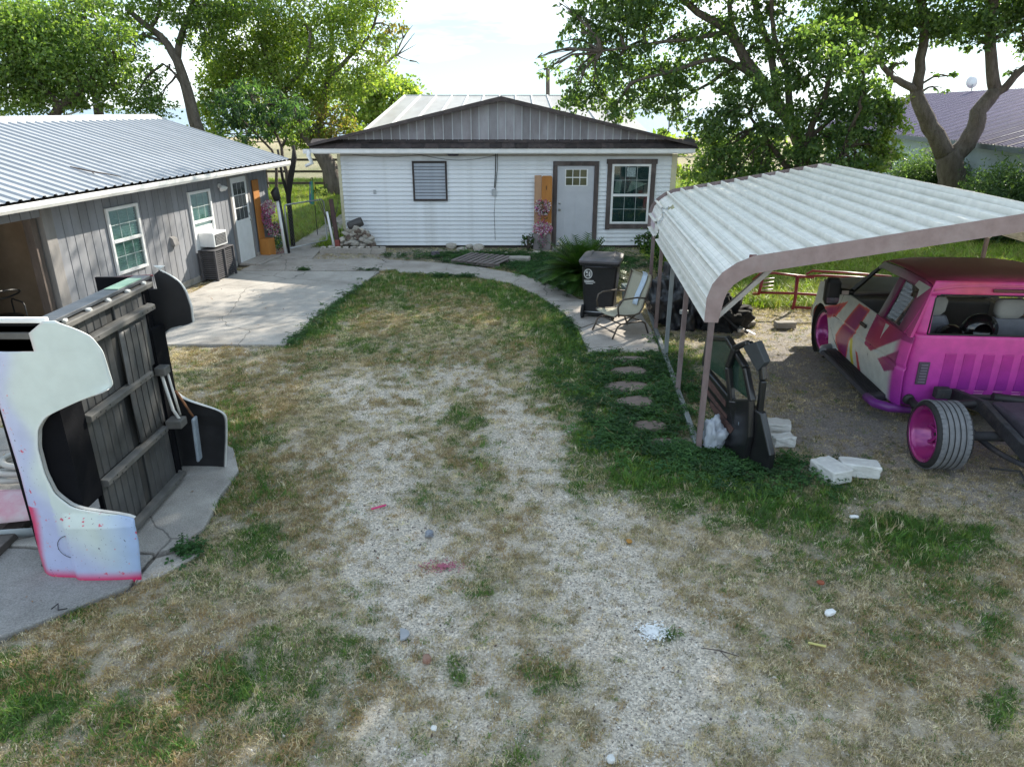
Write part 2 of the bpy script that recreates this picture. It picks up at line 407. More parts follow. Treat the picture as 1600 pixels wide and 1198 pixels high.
q = np.stack([ii * ny + jj, (ii + 1) * ny + jj, (ii + 1) * ny + jj + 1, ii * ny + jj + 1], -1).reshape(-1, 4).astype(np.int32)
me.loops.add(q.size); me.loops.foreach_set('vertex_index', q.ravel())
me.polygons.add(len(q)); me.polygons.foreach_set('loop_start', np.arange(0, q.size, 4, dtype=np.int32))
me.polygons.foreach_set('use_smooth', np.ones(len(q), bool))
me.update(calc_edges=True)
ca = me.color_attributes.new('gcol', 'FLOAT_COLOR', 'POINT'); ca.data.foreach_set('color', C.ravel())

m = bpy.data.materials.new('ground_soil'); m.use_nodes = True
t = m.node_tree; n = t.nodes; l = t.links; b = n['Principled BSDF']; b.inputs['Roughness'].default_value = 0.95; b.inputs['Specular IOR Level'].default_value = 0.15
at = n.new('ShaderNodeAttribute'); at.attribute_name = 'gcol'
co = n.new('ShaderNodeTexCoord')
n1 = n.new('ShaderNodeTexNoise'); n1.inputs['Scale'].default_value = 45; n1.inputs['Detail'].default_value = 8; n1.inputs['Roughness'].default_value = .75
l.new(co.outputs['Object'], n1.inputs['Vector'])
vo = n.new('ShaderNodeTexVoronoi'); vo.inputs['Scale'].default_value = 75; l.new(co.outputs['Object'], vo.inputs['Vector'])
vo2 = n.new('ShaderNodeTexVoronoi'); vo2.inputs['Scale'].default_value = 140; l.new(co.outputs['Object'], vo2.inputs['Vector'])
r1 = n.new('ShaderNodeMapRange'); r1.inputs['From Min'].default_value = .25; r1.inputs['From Max'].default_value = .75; r1.inputs['To Min'].default_value = .45; r1.inputs['To Max'].default_value = 1.45
l.new(n1.outputs['Fac'], r1.inputs['Value'])
h1 = n.new('ShaderNodeHueSaturation'); l.new(at.outputs['Color'], h1.inputs['Color']); l.new(r1.outputs[0], h1.inputs['Value'])
# pebble colours, weighted by the gravel amount
bw = n.new('ShaderNodeSeparateColor'); l.new(vo.outputs['Color'], bw.inputs[0])
r2 = n.new('ShaderNodeMapRange'); r2.inputs['To Min'].default_value = .62; r2.inputs['To Max'].default_value = 1.35; l.new(bw.outputs[0], r2.inputs['Value'])
h2 = n.new('ShaderNodeHueSaturation'); l.new(h1.outputs[0], h2.inputs['Color']); l.new(r2.outputs[0], h2.inputs['Value'])
l.new(at.outputs['Alpha'], h2.inputs['Fac'])
l.new(h2.outputs[0], b.inputs['Base Color'])
ad = n.new('ShaderNodeMath'); ad.operation = 'ADD'; l.new(vo2.outputs['Distance'], ad.inputs[0]); l.new(n1.outputs['Fac'], ad.inputs[1])
bp = n.new('ShaderNodeBump'); bp.inputs['Strength'].default_value = .7; bp.inputs['Distance'].default_value = .02; l.new(ad.outputs[0], bp.inputs['Height']); l.new(bp.outputs[0], b.inputs['Normal'])
me.materials.append(m)
tag(link('ground', me), kind='structure')

# water beyond the far field
wm = bpy.data.materials.new('bay_water'); wm.use_nodes = True
b = wm.node_tree.nodes['Principled BSDF']; b.inputs['Base Color'].default_value = (0.20, 0.27, 0.33, 1); b.inputs['Roughness'].default_value = .35
wn = wm.node_tree.nodes.new('ShaderNodeTexNoise'); wn.inputs['Scale'].default_value = .6; wb = wm.node_tree.nodes.new('ShaderNodeBump'); wb.inputs['Strength'].default_value = .6; wb.inputs['Distance'].default_value = .3
wc = wm.node_tree.nodes.new('ShaderNodeTexCoord'); wm.node_tree.links.new(wc.outputs['Object'], wn.inputs['Vector']); wm.node_tree.links.new(wn.outputs['Fac'], wb.inputs['Height']); wm.node_tree.links.new(wb.outputs[0], b.inputs['Normal'])
MB().add([(-3000, 96, .02), (3000, 96, .02), (3000, 3900, .02), (-3000, 3900, .02)], [(0, 1, 2, 3)]).build('water', wm, kind='structure', fix=False)

# concrete
concm = mat('concrete_slab', (0.42, 0.39, 0.355), (0.31, 0.29, 0.265), rough=.85, scale=1.6, bump=.25, dirt=(0.17, 0.15, 0.13), dirt_amt=.8, grain=.28)
concd = mat('concrete_dark', (0.29, 0.28, 0.27), (0.20, 0.19, 0.18), rough=.9, scale=2.2, bump=.35, dirt=(0.13, 0.12, 0.11), dirt_amt=.7, grain=.28)
pathm = mat('concrete_path', (0.40, 0.365, 0.33), (0.29, 0.26, 0.235), rough=.9, scale=2.5, bump=.35, dirt=(0.17, 0.145, 0.12), dirt_amt=.6, grain=.28)
def rough_poly(poly, amp, step=.18, seed=0):
    rr = random.Random(seed); o = []
    for i in range(len(poly)):
        a = Vector(poly[i]); b = Vector(poly[(i + 1) % len(poly)]); k = max(1, int((b - a).length / step))
        for j in range(k):
            p = a.lerp(b, j / k)
            o.append((p.x + rr.uniform(-amp, amp), p.y + rr.uniform(-amp, amp)))
    return o
def slab(name, poly, z, m, amp=.02, seed=0, parent=None, thick=.16, kind='structure'):
    pr = rough_poly(poly, amp, seed=seed)
    return MB().prism(pr, lambda u, v, tt: (u, v, tt), z - thick, z).build(name, m, parent, bevel=.012, kind=kind if parent is None else None)
pat = thing('patio', None, None); pat['kind'] = 'structure'
slab('concrete_slab', SLAB[:4] + [(-3.03, 16.0), (-6.35, 16.05)], .035, concm, .012, 1, pat)
slab('concrete_slab', [(-6.25, 16.13), (-3.15, 16.13), (-2.6, 16.3), (-3.3, 17.45), (-6.05, 17.4)], .03, pathm, .012, 2, pat)
slab('concrete_slab', [(-6.0, 17.46), (-4.95, 17.46), (-5.15, 20.5), (-6.0, 20.5)], .028, pathm, .012, 3, pat)
slab('concrete_slab', [(-6.0, 20.54), (-5.15, 20.54), (-4.9, 27), (-6.0, 27)], .026, pathm, .012, 4, pat)
drv = thing('driveway_apron', None, None); drv['kind'] = 'structure'
slab('concrete_slab', [(-7.4, 2.5), (-4.6, 3.0), (-3.61, 4.02), (-3.32, 4.27), (-3.0, 4.6), (-3.0, 5.02), (-7.4, 5.3)], .03, concd, .012, 5, drv)
slab('concrete_slab', [(-7.4, 5.33), (-3.0, 5.05), (-2.86, 5.12), (-2.72, 5.42), (-2.8, 6.0), (-2.82, 6.5), (-3.05, 7.0), (-3.5, 7.3), (-6.9, 7.6)], .034, mat('concrete_worn', (0.40, 0.38, 0.35), (0.27, 0.25, 0.235), rough=.9, scale=2.5, bump=.4, dirt=(0.17, 0.16, 0.14), dirt_amt=.7, grain=.28), .02, 6, drv)
slab('concrete_slab', [(-2.98, 4.66), (-2.8, 4.75), (-2.62, 5.05), (-2.78, 5.08), (-2.95, 4.98)], .018, concm, .01, 16, drv)
slab('concrete_slab', [(-2.62, 4.40), (-2.45, 4.28), (-2.34, 4.31), (-2.45, 4.42)], -.006, concm, .015, 17, drv)
slab('concrete_slab', [(-2.25, 3.88), (-2.02, 3.86), (-1.98, 3.98), (-2.2, 4.0)], -.008, concd, .015, 18, drv)
wk = thing('garden_path', None, None); wk['kind'] = 'structure'
cuts = [0, 2, 4, 6, 8, 10]
for a, bb in zip(cuts[:-1], cuts[1:]):
    po = PATH_OUT[a:bb + 1]; pi = PATH_IN[a:bb + 1]
    pi2 = [tuple(Vector(p) + Vector((0, 0))) for p in pi]
    slab('path_slab', po + pi2[::-1], .022 + .003 * (a % 4), pathm, .014, 30 + a, wk, thick=.12)
stm = mat('stepping_stone', (0.24, 0.18, 0.155), (0.16, 0.125, 0.11), rough=.9, scale=9, bump=.5, dirt=(0.1, .1, .06), dirt_amt=.5)
for i, (x, y, rx, ry) in enumerate(STEPS):
    rr = random.Random(40 + i)
    pr = [(math.cos(a) * rx * rr.uniform(.88, 1.08), math.sin(a) * ry * rr.uniform(.78, 1.06)) for a in np.linspace(0, 2 * math.pi, 13)[:-1]]
    lab = ['reddish stepping stone with netted cracks, third from the patio chair end', 'reddish round stepping stone in the middle of the clover', 'small reddish stepping stone beside the middle one, further from the chair', 'half buried brown stepping stone near the carport corner post', 'smallest sunken stepping stone nearest the carport corner post', 'stepping stone closest to the patio chair, mostly under clover'][i]
    o = MB().prism(pr, lambda u, v, tt: (u, v, tt), -.04, .034).build('stepping_stone', stm, bevel=.01, loc=(x, y, 0), rot=(0, 0, rr.uniform(-.2, .2)))
    tag(o, lab, 'stepping stone', 'stepping stones in the clover')

# ==================================================================== SHED (grey, left)
SH = thing('grey_shed', 'long grey board sided outbuilding with ribbed metal roof on the left', 'shed', (-6.5, 16.5, 0), -math.atan(.143))
greyb = mat('grey_siding', (0.25, 0.256, 0.28), (0.20, 0.205, 0.225), rough=.75, scale=4, bump=.12, fine=.09, stretch=(1, 1, .3), dirt=(0.12, .11, .10), dirt_amt=.35)
greyt = mat('grey_trim', (0.27, 0.255, 0.25), (0.2, 0.19, 0.185), rough=.8, scale=5, bump=.2, stretch=(1, 1, .3), dirt=(.12, .11, .11), dirt_amt=.5)
white = mat('white_trim', (0.74, 0.74, 0.73), (0.62, 0.62, 0.61), rough=.5, scale=4, dirt=(.42, .38, .33), dirt_amt=.35)
whitew = mat('white_frame', (0.80, 0.80, 0.80), (0.70, 0.70, 0.70), rough=.45, scale=5, dirt=(.5, .47, .43), dirt_amt=.2)
darkin = mat('dark_interior', (0.035, 0.03, 0.028), (0.02, 0.018, 0.016), rough=.9)
metalr = mat('galvanised_roof', (0.41, 0.42, 0.44), (0.34, 0.355, 0.375), rough=.42, scale=2.2, metal=.25, spec=.5, stretch=(.4, 1, 1), dirt=(.30, .29, .28), dirt_amt=.35, fine=.03)
woodd = mat('weathered_wood', (0.13, 0.10, 0.085), (0.06, 0.048, 0.042), rough=.9, scale=6, bump=.4, stretch=(1, 1, .25), fine=.1)
# wall boards (0.2 m) with grooves between, s runs along local y, outside is +x
def shed_board(s0, s1, z0, z1):
    MB().box(-.05, s0 + .006, z0, .0, s1 - .006, z1).build('wall_board', greyb, SH, bevel=.004, seg=1)
# shared-size boards
wins = [(-4.0, -3.12, .70, 1.87), (-1.46, -.62, .62, 1.87)]
doors_ = [(.18, 1.08, 0.0, 2.06)]
s = -5.2
while s < 2.12:
    s1 = min(s + .2, 2.13)
    mid = (s + s1) / 2
    hole = None
    for (a, b, z0, z1) in wins + doors_:
        if a < mid < b: hole = (z0, z1)
    if hole:
        if hole[0] > .1: shed_board(s, s1, .14, hole[0])
        shed_board(s, s1, hole[1], 2.16)
    else: shed_board(s, s1, .14, 2.16)
    s += .2
# header over the open bay
s = -9.2
while s < -5.25:
    shed_board(s, s + .2, 1.93, 2.16); s += .2
MB().box(-.12, -5.42, 0, .02, -5.2, 2.13).build('corner_post', greyt, SH, bevel=.006)
MB().box(-.2, -5.58, 0, -.06, -5.46, 1.95).build('door_jamb', woodd, SH, bevel=.006)
MB().box(-.14, -1.6 - 3.7, 0, .012, .16, .14).box(-.14, 1.1, 0, .012, 2.13, .14).build('foundation', mat('foundation', (.42, .40, .37), (.28, .26, .24), rough=.9, scale=5, bump=.4, dirt=(.15, .13, .1), dirt_amt=.8), SH, bevel=.01)
# inner shell: back wall, end walls, ceiling
MB().box(-6.2, -9.3, 0, -6.1, 2.1, 2.2).build('back_wall', greyb, SH)
MB().box(-6.1, 2.0, 0, -.06, 2.1, 2.2).prism([(-6.1, 2.2), (-.06, 2.2), (-3.08, 3.18)], lambda u, v, tt: (u, tt, v), 2.0, 2.1).build('end_wall', greyb, SH)
MB().box(-6.1, -5.15, 0, -.06, -5.08, 2.2).build('partition_wall', mat('plywood', (.26, .19, .13), (.2, .14, .09), rough=.85, scale=3), SH)
MB().box(-1.9, -9.3, 0, -1.84, -5.15, 2.2).build('inner_wall', MATS['plywood'], SH)
MB().box(-6.1, -9.3, -.03, -.14, 2.0, .03).build('floor', concd, SH)
# ribbed metal roof sheets: eave at x=.45 z=2.24, ridge x=-3.08 z=3.27
def roof_sheet(parent, name, m, wd, e0, e1, ribs, rib_h=.028, s0=0.0, mid=None):
    # e0=(x,z) eave, e1=(x,z) ridge ; sheet from s=0..wd along y
    prof = []
    step = wd / ribs
    for k in range(ribs):
        y = k * step
        prof += [(y, rib_h if k == 0 else 0), ] if False else []
        prof += [(y + step * .0, rib_h), (y + step * .10, rib_h), (y + step * .22, 0), (y + step * .5, .004), (y + step * .78, 0), (y + step * .90, rib_h)]
    prof.append((wd, rib_h))
    d = Vector((e1[0] - e0[0], 0, e1[1] - e0[1])); nn = Vector((-d.z, 0, d.x)).normalized()
    if nn.z < 0: nn = -nn
    mb = MB(); k = 6
    mb.grid(lambda u, v: tuple(Vector((e0[0], v[0], e0[1])) + d * u + nn * v[1]), [i / k for i in range(k + 1)], prof, False)
    return mb.mesh(name, m)
sheet_me = roof_sheet(SH, 'roof_sheet', metalr, .9, (.45, 2.27), (-3.08, 3.29), 4)
sheet_mb = roof_sheet(SH, 'roof_sheet_back', metalr, .9, (-6.6, 2.27), (-3.08, 3.29), 4)
y = 2.55 - .9
while y > -9.5:
    link('roof_sheet', sheet_me, None, SH, (0, y, 0)); link('roof_sheet', sheet_mb, None, SH, (0, y, 0)); y -= .9
MB().prism([(-3.32, 3.245), (-3.08, 3.345), (-2.84, 3.245), (-2.84, 3.225), (-3.08, 3.32), (-3.32, 3.225)], lambda u, v, tt: (u, tt, v), -9.5, 2.57).build('ridge_cap', white, SH)
# plywood deck under sheets closes the rib gaps
MB().prism([(.40, 2.20), (-3.08, 3.22), (-6.55, 2.20), (-6.55, 2.235), (-3.08, 3.26), (.40, 2.235)], lambda u, v, tt: (u, tt, v), -9.4, 2.5).build('roof_deck', darkin, SH)
MB().prism([(.39, 2.13), (.41, 2.23), (.47, 2.235), (.475, 2.17), (.455, 2.12)], lambda u, v, tt: (u, tt, v), -9.5, 2.6).build('gutter', white, SH, bevel=.006)
MB().box(.02, -9.3, 2.14, .385, 2.5, 2.165).build('soffit', greyb, SH)
MB().prism([(.40, 2.17), (-3.08, 3.2), (-3.08, 3.28), (.40, 2.25)], lambda u, v, tt: (u, tt, v), 2.51, 2.54).build('rake_board', white, SH)
# windows
glassg = glass_mat('window_glass_green', (0.05, 0.085, 0.08), .05)
blindm = mat('blind_slat', (.55, .70, .68), (.42, .56, .54), rough=.6)
def window_x(parent, a, b, z0, z1, cols=3, rows=2, x=.0, ac=False):
    # outside = +x, along y
    fr = MB(); t_ = .055
    fr.box(x, a, z0, x + .045, a + t_, z1); fr.box(x, b - t_, z0, x + .045, b, z1)
    fr.box(x, a + t_, z1 - t_, x + .045, b - t_, z1); fr.box(x, a + t_, z0, x + .045, b - t_, z0 + t_)
    wf = fr.build('window', whitew, parent, bevel=.006)
    zm = (z0 + z1) / 2
    MB().box(x + .004, a + t_, zm - .028, x + .05, b - t_, zm + .028).build('sash_rail', whitew, wf, bevel=.005)
    MB().box(x - .028, a + t_, z0 + t_, x - .022, b - t_, z1 - t_).build('blind', blindm if not ac else blindm, wf)
    sl = MB(); zz = z0 + t_
    while zz < z1 - t_: sl.box(x - .021, a + t_, zz, x - .010, b - t_, zz + .02); zz += .045
    sl.build('blind_slats', blindm, wf, kind='stuff')
    for (p0, p1) in ((z0 + t_, zm - .028), (zm + .028, z1 - t_)):
        if ac and p0 < zm - .1 and p1 < zm: continue
        MB().box(x + .012, a + t_, p0, x + .018, b - t_, p1).build('pane', MATS['clear_pane'], wf)
        for c in range(1, cols):
            yy = a + t_ + (b - a - 2 * t_) * c / cols
            MB().box(x + .02, yy - .005, p0, x + .026, yy + .005, p1).build('muntin', mat('pale_muntin', (.4, .46, .46)), wf)
        for r_ in range(1, rows):
            zz = p0 + (p1 - p0) * r_ / rows
            MB().box(x + .019, a + t_, zz - .005, x + .0245, b - t_, zz + .005).build('muntin', MATS['pale_muntin'], wf)
    return wf
# a pane one can see through, with reflections
gm = bpy.data.materials.new('clear_pane'); gm.use_nodes = True; MATS['clear_pane'] = gm
_n = gm.node_tree.nodes; _l = gm.node_tree.links
_t = _n.new('ShaderNodeBsdfTransparent'); _t.inputs['Color'].default_value = (.74, .82, .80, 1); _g = _n.new('ShaderNodeBsdfGlossy'); _g.inputs['Roughness'].default_value = .02
_f = _n.new('ShaderNodeLayerWeight'); _f.inputs['Blend'].default_value = .5; _pw = _n.new('ShaderNodeMath'); _pw.operation = 'POWER'; _pw.inputs[1].default_value = 2.5
_mr = _n.new('ShaderNodeMapRange'); _mr.inputs['To Min'].default_value = .07; _mr.inputs['To Max'].default_value = .75; _m = _n.new('ShaderNodeMixShader')
_l.new(_f.outputs['Facing'], _pw.inputs[0]); _l.new(_pw.outputs[0], _mr.inputs['Value'])
_l.new(_mr.outputs[0], _m.inputs[0]); _l.new(_t.outputs[0], _m.inputs[1]); _l.new(_g.outputs[0], _m.inputs[2]); _l.new(_m.outputs[0], _n['Material Output'].inputs['Surface'])
gm2 = gm.copy(); gm2.name = 'tinted_pane'; MATS['tinted_pane'] = gm2
[x for x in gm2.node_tree.nodes if x.type == 'BSDF_TRANSPARENT'][0].inputs['Color'].default_value = (.40, .42, .44, 1)
window_x(SH, -4.0, -3.12, .70, 1.87)
window_x(SH, -1.46, -.62, .62, 1.87, ac=True)
# door
dr = MB().box(.0, .27, .06, .03, 1.0, 2.0).build('door', whitew, SH, bevel=.004)
for k in range(3):
    for j in range(3):
        y0 = .36 + k * .185; z0 = 1.04 + j * .285
        MB().box(.031, y0, z0, .036, y0 + .165, z0 + .265).build('pane', glass_mat('dark_pane', (.03, .035, .04), .08), dr)
for (y0, z0, y1, z1) in ((.36, .15, .6, .5), (.67, .15, .91, .5), (.36, .56, .6, .9), (.67, .56, .91, .9)):
    MB().box(.0305, y0, z0, .037, y1, z1).build('panel', whitew, dr, bevel=.006)
MB().lathe([(0, .05), (.02, .05), (.03, .035), (.025, .02), (.012, .012), (.012, 0)], (.03, .96, .98), 'x', 12).build('door_knob', mat('nickel', (.4, .4, .38), rough=.3, metal=.9), dr)
MB().lathe([(0, .02), (.025, .02), (.028, 0)], (.03, .96, 1.12), 'x', 12).build('deadbolt', MATS['nickel'], dr)
MB().box(.0, .18, .05, .04, .265, 2.08).box(.0, 1.005, .05, .04, 1.09, 2.08).box(.0, .265, 2.005, .04, 1.005, 2.08).build('door_frame', greyt, SH, bevel=.005)
MB().box(.01, .2, 0.01, .55, 1.35, .07).build('door_step', pathm, SH, bevel=.01)
# floodlight beside the door
fl = MB().lathe([(0, .0), (.05, .0), (.05, .03), (0, .03)], (.0, -.18, 1.88), 'x', 14).build('flood_light', whitew, SH)
for dy in (-.08, .09):
    MB().tube([(.02, -.18, 1.88), (.07, -.18 + dy * .6, 1.86), (.12, -.18 + dy, 1.8)], [.02, .035, .055], 10).build('lamp_head', whitew, fl)
# meter box / vent on wall between windows
MB().prism([(0, .92), (0, 1.1), (.06, 1.06), (.09, .95), (.09, .92)], lambda u, v, tt: (u, tt, v), -2.28, -2.12).build('outlet_cover', greyt, SH, bevel=.004)
# window air conditioner
AC = thing('window_air_conditioner', 'white window air conditioner under the sash of the shed window nearest the white door', 'air conditioner', SH.matrix_world @ Vector((0, 0, 0)), 0)
AC.location = (-6.5, 16.5, 0); AC.rotation_euler = SH.rotation_euler
MB().box(.02, -1.30, .72, .36, -.76, 1.02).build('housing', whitew, AC, bevel=.015)
MB().box(.361, -1.25, .76, .368, -.81, .98).build('grille_backing', mat('black_mesh', (.03, .03, .03), rough=.7), AC)
gr = MB()
for k in range(7): gr.box(.369, -1.25, .77 + k * .03, .374, -.81, .777 + k * .03)
for k in range(9): gr.box(.3745, -1.24 + k * .055, .76, .378, -1.235 + k * .055, .98)
gr.build('grille', mat('grey_plastic', (.35, .35, .36), rough=.6), AC)
MB().box(.0, -1.42, .67, .018, -.66, 1.14).build('side_curtain', white, AC)
# slatted condenser below
CN = thing('condenser_cage', 'dark grey slatted condenser unit standing on the slab below the window air conditioner', 'air conditioner', (-6.5, 16.5, 0.03), SH.rotation_euler[2])
cgm = mat('cage_grey', (.085, .082, .09), (.055, .053, .058), rough=.7, scale=12, fine=.15)
MB().box(.10, -1.42, .05, .38, -.72, .60).build('core', mat('cage_core', (.03, .03, .03), rough=.9), CN)
for (x, yy) in ((.08, -1.46), (.42, -1.46), (.08, -.7), (.42, -.7), (.425, -1.09)):
    MB().box(x - .02, yy - .02, 0, x + .02, yy + .02, .63).build('corner_rail', cgm, CN, bevel=.004)
slat_me = MB().box(.385, -1.435, 0, .415, -1.115, .022).mesh('slat', cgm); slat_me2 = MB().box(.385, -1.065, 0, .415, -.725, .022).mesh('slat', cgm)
slat_me3 = MB().box(.10, -1.465, 0, .40, -1.44, .022).mesh('slat', cgm); slat_me4 = MB().box(.10, -.72, 0, .40, -.695, .022).mesh('slat', cgm)
for k in range(14):
    for q_ in (slat_me, slat_me2, slat_me3, slat_me4): link('slat', q_, None, CN, (0, 0, .04 + k * .042))
MB().box(.06, -1.48, .63, .44, -.68, .655).build('lid', cgm, CN, bevel=.006)

# things inside the open bay
def shedpt(x, s_, z): 
    a = -math.atan(.143); return (-6.5 + x * math.cos(a) - s_ * math.sin(a), 16.5 + x * math.sin(a) + s_ * math.cos(a), z)
card = mat('cardboard', (.30, .20, .13), (.25, .165, .105), rough=.85, scale=3, bump=.05, fine=.08)
bx = thing('cardboard_box', 'big brown cardboard box lettered LARGE inside the open shed bay', 'box', shedpt(-1.2, -6.6, .03), SH.rotation_euler[2])
MB().box(-.55, -.9, 0, .3, .35, 1.35).build('carton', card, bx, bevel=.006)
MB().box(-.5, -.3, 1.351, .25, -.22, 1.354).build('packing_tape', mat('tape', (.38, .29, .18), rough=.3), bx)
fc = bpy.data.curves.new('lettering', 'FONT'); fc.body = 'LARGE'; fc.size = .19; fc.extrude = .001; fc.align_x = 'LEFT'
_tmp = bpy.data.objects.new('tmp_text', fc)
fo = bpy.data.objects.new('lettering', bpy.data.meshes.new_from_object(_tmp)); COL.objects.link(fo); fo.parent = bx; bpy.data.objects.remove(_tmp)
fo.data.materials.clear(); fo.data.materials.append(mat('print_black', (.03, .03, .03)))
fo.location = (.303, -.55, .35); fo.rotation_euler = (R(90), R(-90), R(90))
b2 = thing('plywood_sheet', 'pale brown sheet of plywood hung high in the open shed bay above the boxes', 'board', shedpt(-.9, -6.4, 1.25), SH.rotation_euler[2])
MB().box(0, -.9, 0, .02, .82, .66).build('sheet', mat('ply_face', (.34, .24, .17), (.28, .2, .14), rough=.8, scale=3), b2, bevel=.003)
steelb = mat('black_steel', (.03, .03, .032), (.02, .02, .02), rough=.4, metal=.3)
ch = thing('wire_chair', 'black metal framed round backed chair just inside the open shed bay', 'chair', shedpt(-.55, -6.0, .03), SH.rotation_euler[2] - .5)
MB().tube([(-.25, -.25, 0), (-.25, -.25, .62), (-.2, -.25, .66), (.2, -.25, .66), (.25, -.25, .62), (.25, -.25, 0)], .012).build('arm_frame', steelb, ch)
MB().tube([(-.25, .25, 0), (-.25, .25, .62), (-.2, .25, .66), (.2, .25, .66), (.25, .25, .62), (.25, .25, 0)], .012).build('arm_frame', steelb, ch)
MB().lathe([(0, 0), (.26, .0), (.28, .02), (.28, .04), (0, .05)], (0, 0, .4), 'z', 20).build('seat', steelb, ch)
MB().tube([(.28 * math.cos(a), .30 * math.sin(a), .78 + .12 * math.cos(a * 1)) for a in np.linspace(0, 2 * math.pi, 25)], .014).build('back_hoop', steelb, ch)
hs_ = thing('hand_truck', 'dark blue upright hand truck leaning against the boxes in the shed bay', 'hand truck', shedpt(-.6, -6.35, .03), SH.rotation_euler[2])
navy = mat('navy_steel', (.03, .035, .07), rough=.45)
MB().beam((-.1, .0, 0), (-.2, .0, 1.2), .05, .03).build('rail', navy, hs_); MB().beam((-.1, .3, 0), (-.2, .3, 1.2), .05, .03).build('rail', navy, hs_)
MB().box(-.18, .0, .5, -.14, .3, .7).build('cross_plate', navy, hs_); MB().box(-.12, 0, 0, .12, .3, .02).build('toe_plate', navy, hs_)

# ==================================================================== MAIN HOUSE
HY = 19.15
HS = thing('white_house', 'white clapboard house with low gable of grey panels facing the camera', 'house', (0, HY, 0))
clap = mat('white_clapboard', (0.75, 0.77, 0.80), (0.69, 0.71, 0.74), rough=.5, scale=3, fine=.04, dirt=(.40, .39, .36), dirt_amt=.45)
MB().box(-4.38, .02, .02, 4.08, .14, 2.5).build('front_wall', mat('wall_sheathing', (.3, .28, .25), rough=.9), HS)
MB().box(-4.38, .15, .0, -4.26, 9.0, 2.5).build('side_wall', clap, HS)
MB().box(3.98, .15, .0, 4.1, 9.0, 2.5).build('side_wall', clap, HS)
brd = MB().add([(-4.42, -.032, 0), (4.12, -.032, 0), (4.12, .010, .125), (-4.42, .010, .125), (-4.42, .018, 0), (4.12, .018, 0)], [(0, 1, 2, 3), (1, 0, 4, 5), (0, 3, 4), (1, 5, 2)]).mesh('siding_board', clap)
for k in range(21):
    link('siding_board', brd, None, HS, (random.uniform(-.004, .004), 0, .06 + k * .1085), (0, random.uniform(-.0006, .0006), 0))
cream = mat('cream_trim', (.62, .58, .40), (.52, .48, .33), rough=.6, scale=5)
MB().box(-4.50, -.03, .02, -4.42, .12, 2.38).build('corner_board', cream, HS, bevel=.004)
MB().box(4.12, -.03, .02, 4.26, .12, 2.38).build('corner_board', cream, HS, bevel=.004)
MB().box(-4.42, -.022, 2.335, 4.12, -.004, 2.40).build('frieze_board', mat('beige_trim', (.42, .40, .37), (.34, .32, .29), rough=.7), HS)
MB().box(-4.4, .0, -.02, 4.1, .1, .06).build('sill_plate', mat('dark_gap', (.05, .04, .035), rough=.9), HS)
# soffit, fascia
MB().box(-5.02, -.40, 2.42, 4.55, .05, 2.44).build('soffit', white, HS)
MB().box(-5.06, -.425, 2.44, 4.60, -.40, 2.555).build('fascia', whitew, HS, bevel=.004)
# shingle skirt above the fascia
sgl = mat('dark_shingle', (.075, .058, .055), (.035, .03, .032), rough=.9, scale=9, bump=.5, fine=.35, dirt=(.12, .085, .075), dirt_amt=.5)
MB().add([(-5.05, -.42, 2.555), (4.62, -.42, 2.555), (4.62, -.1, 2.72), (-5.05, -.1, 2.72)], [(0, 1, 2, 3)]).build('skirt_deck', sgl, HS)
x = -5.08
k = 0
while x < 4.6:
    wd = .30 + .04 * random.random(); x1 = min(x + wd, 4.66)
    dz = random.uniform(0, .006)
    MB().add([(x + .004, -.455, 2.556 + dz), (x1 - .004, -.455, 2.556 + dz), (x1 - .004, -.26, 2.665 + dz), (x + .004, -.26, 2.665 + dz), (x + .004, -.45, 2.545), (x1 - .004, -.45, 2.545)], [(0, 1, 2, 3), (4, 5, 1, 0)]).build('shingle', sgl, HS)
    x2 = max(x - .15, -5.08)
    MB().add([(x2 + .004, -.275, 2.672 + dz), (x2 + wd - .004, -.275, 2.672 + dz), (x2 + wd - .004, -.09, 2.76 + dz), (x2 + .004, -.09, 2.76 + dz)], [(0, 1, 2, 3)]).build('shingle', sgl, HS)
    x = x1
# gable: peak at x=-.27 z=3.74, ends at z~2.75
def gz(x): return 3.70 - (abs(x + .27) * (.98 / 4.55 if x < -.27 else .98 / 4.6))
gpan = mat('gable_panel', (.34, .335, .365), (.21, .19, .205), rough=.7, scale=2.5, bump=.1, fine=.22, stretch=(1, 1, .4), dirt=(.12, .085, .08), dirt_amt=.4)
gjoint = mat('gable_joint', (.50, .52, .55), rough=.6)
x = -4.35
while x < 3.85:
    wd = random.choice([.20, .21, .22, .235]); x1 = min(x + wd, 3.9)
    z0, za, zb = 2.74, gz(x) - .03, gz(x1) - .03
    if za > z0 + .03 or zb > z0 + .03:
        MB().prism([(x + .008, z0), (x1 - .008, z0), (x1 - .008, max(zb, z0 + .012)), (x + .008, max(za, z0 + .012))], lambda u, v, tt: (u, tt, v), -.12, -.10).build('gable_panel', gpan, HS)
        MB().prism([(x - .011, z0), (x + .011, z0), (x + .011, max(za, z0 + .01)), (x - .011, max(za, z0 + .01))], lambda u, v, tt: (u, tt, v), -.135, -.121).build('joint_strip', gjoint, HS)
    x = x1
MB().prism([(-4.9, 2.70), (4.35, 2.70), (-.27, 3.66)], lambda u, v, tt: (u, tt, v), -.095, -.05).build('gable_backing', gjoint, HS)
rake = mat('rake_shingle', (.085, .068, .066), (.045, .036, .036), rough=.85, scale=8, bump=.4, dirt=(.16, .13, .12), dirt_amt=.4)
rooft = mat('roof_grey', (.30, .29, .29), (.22, .21, .21), rough=.7, scale=3, dirt=(.14, .12, .12), dirt_amt=.5)
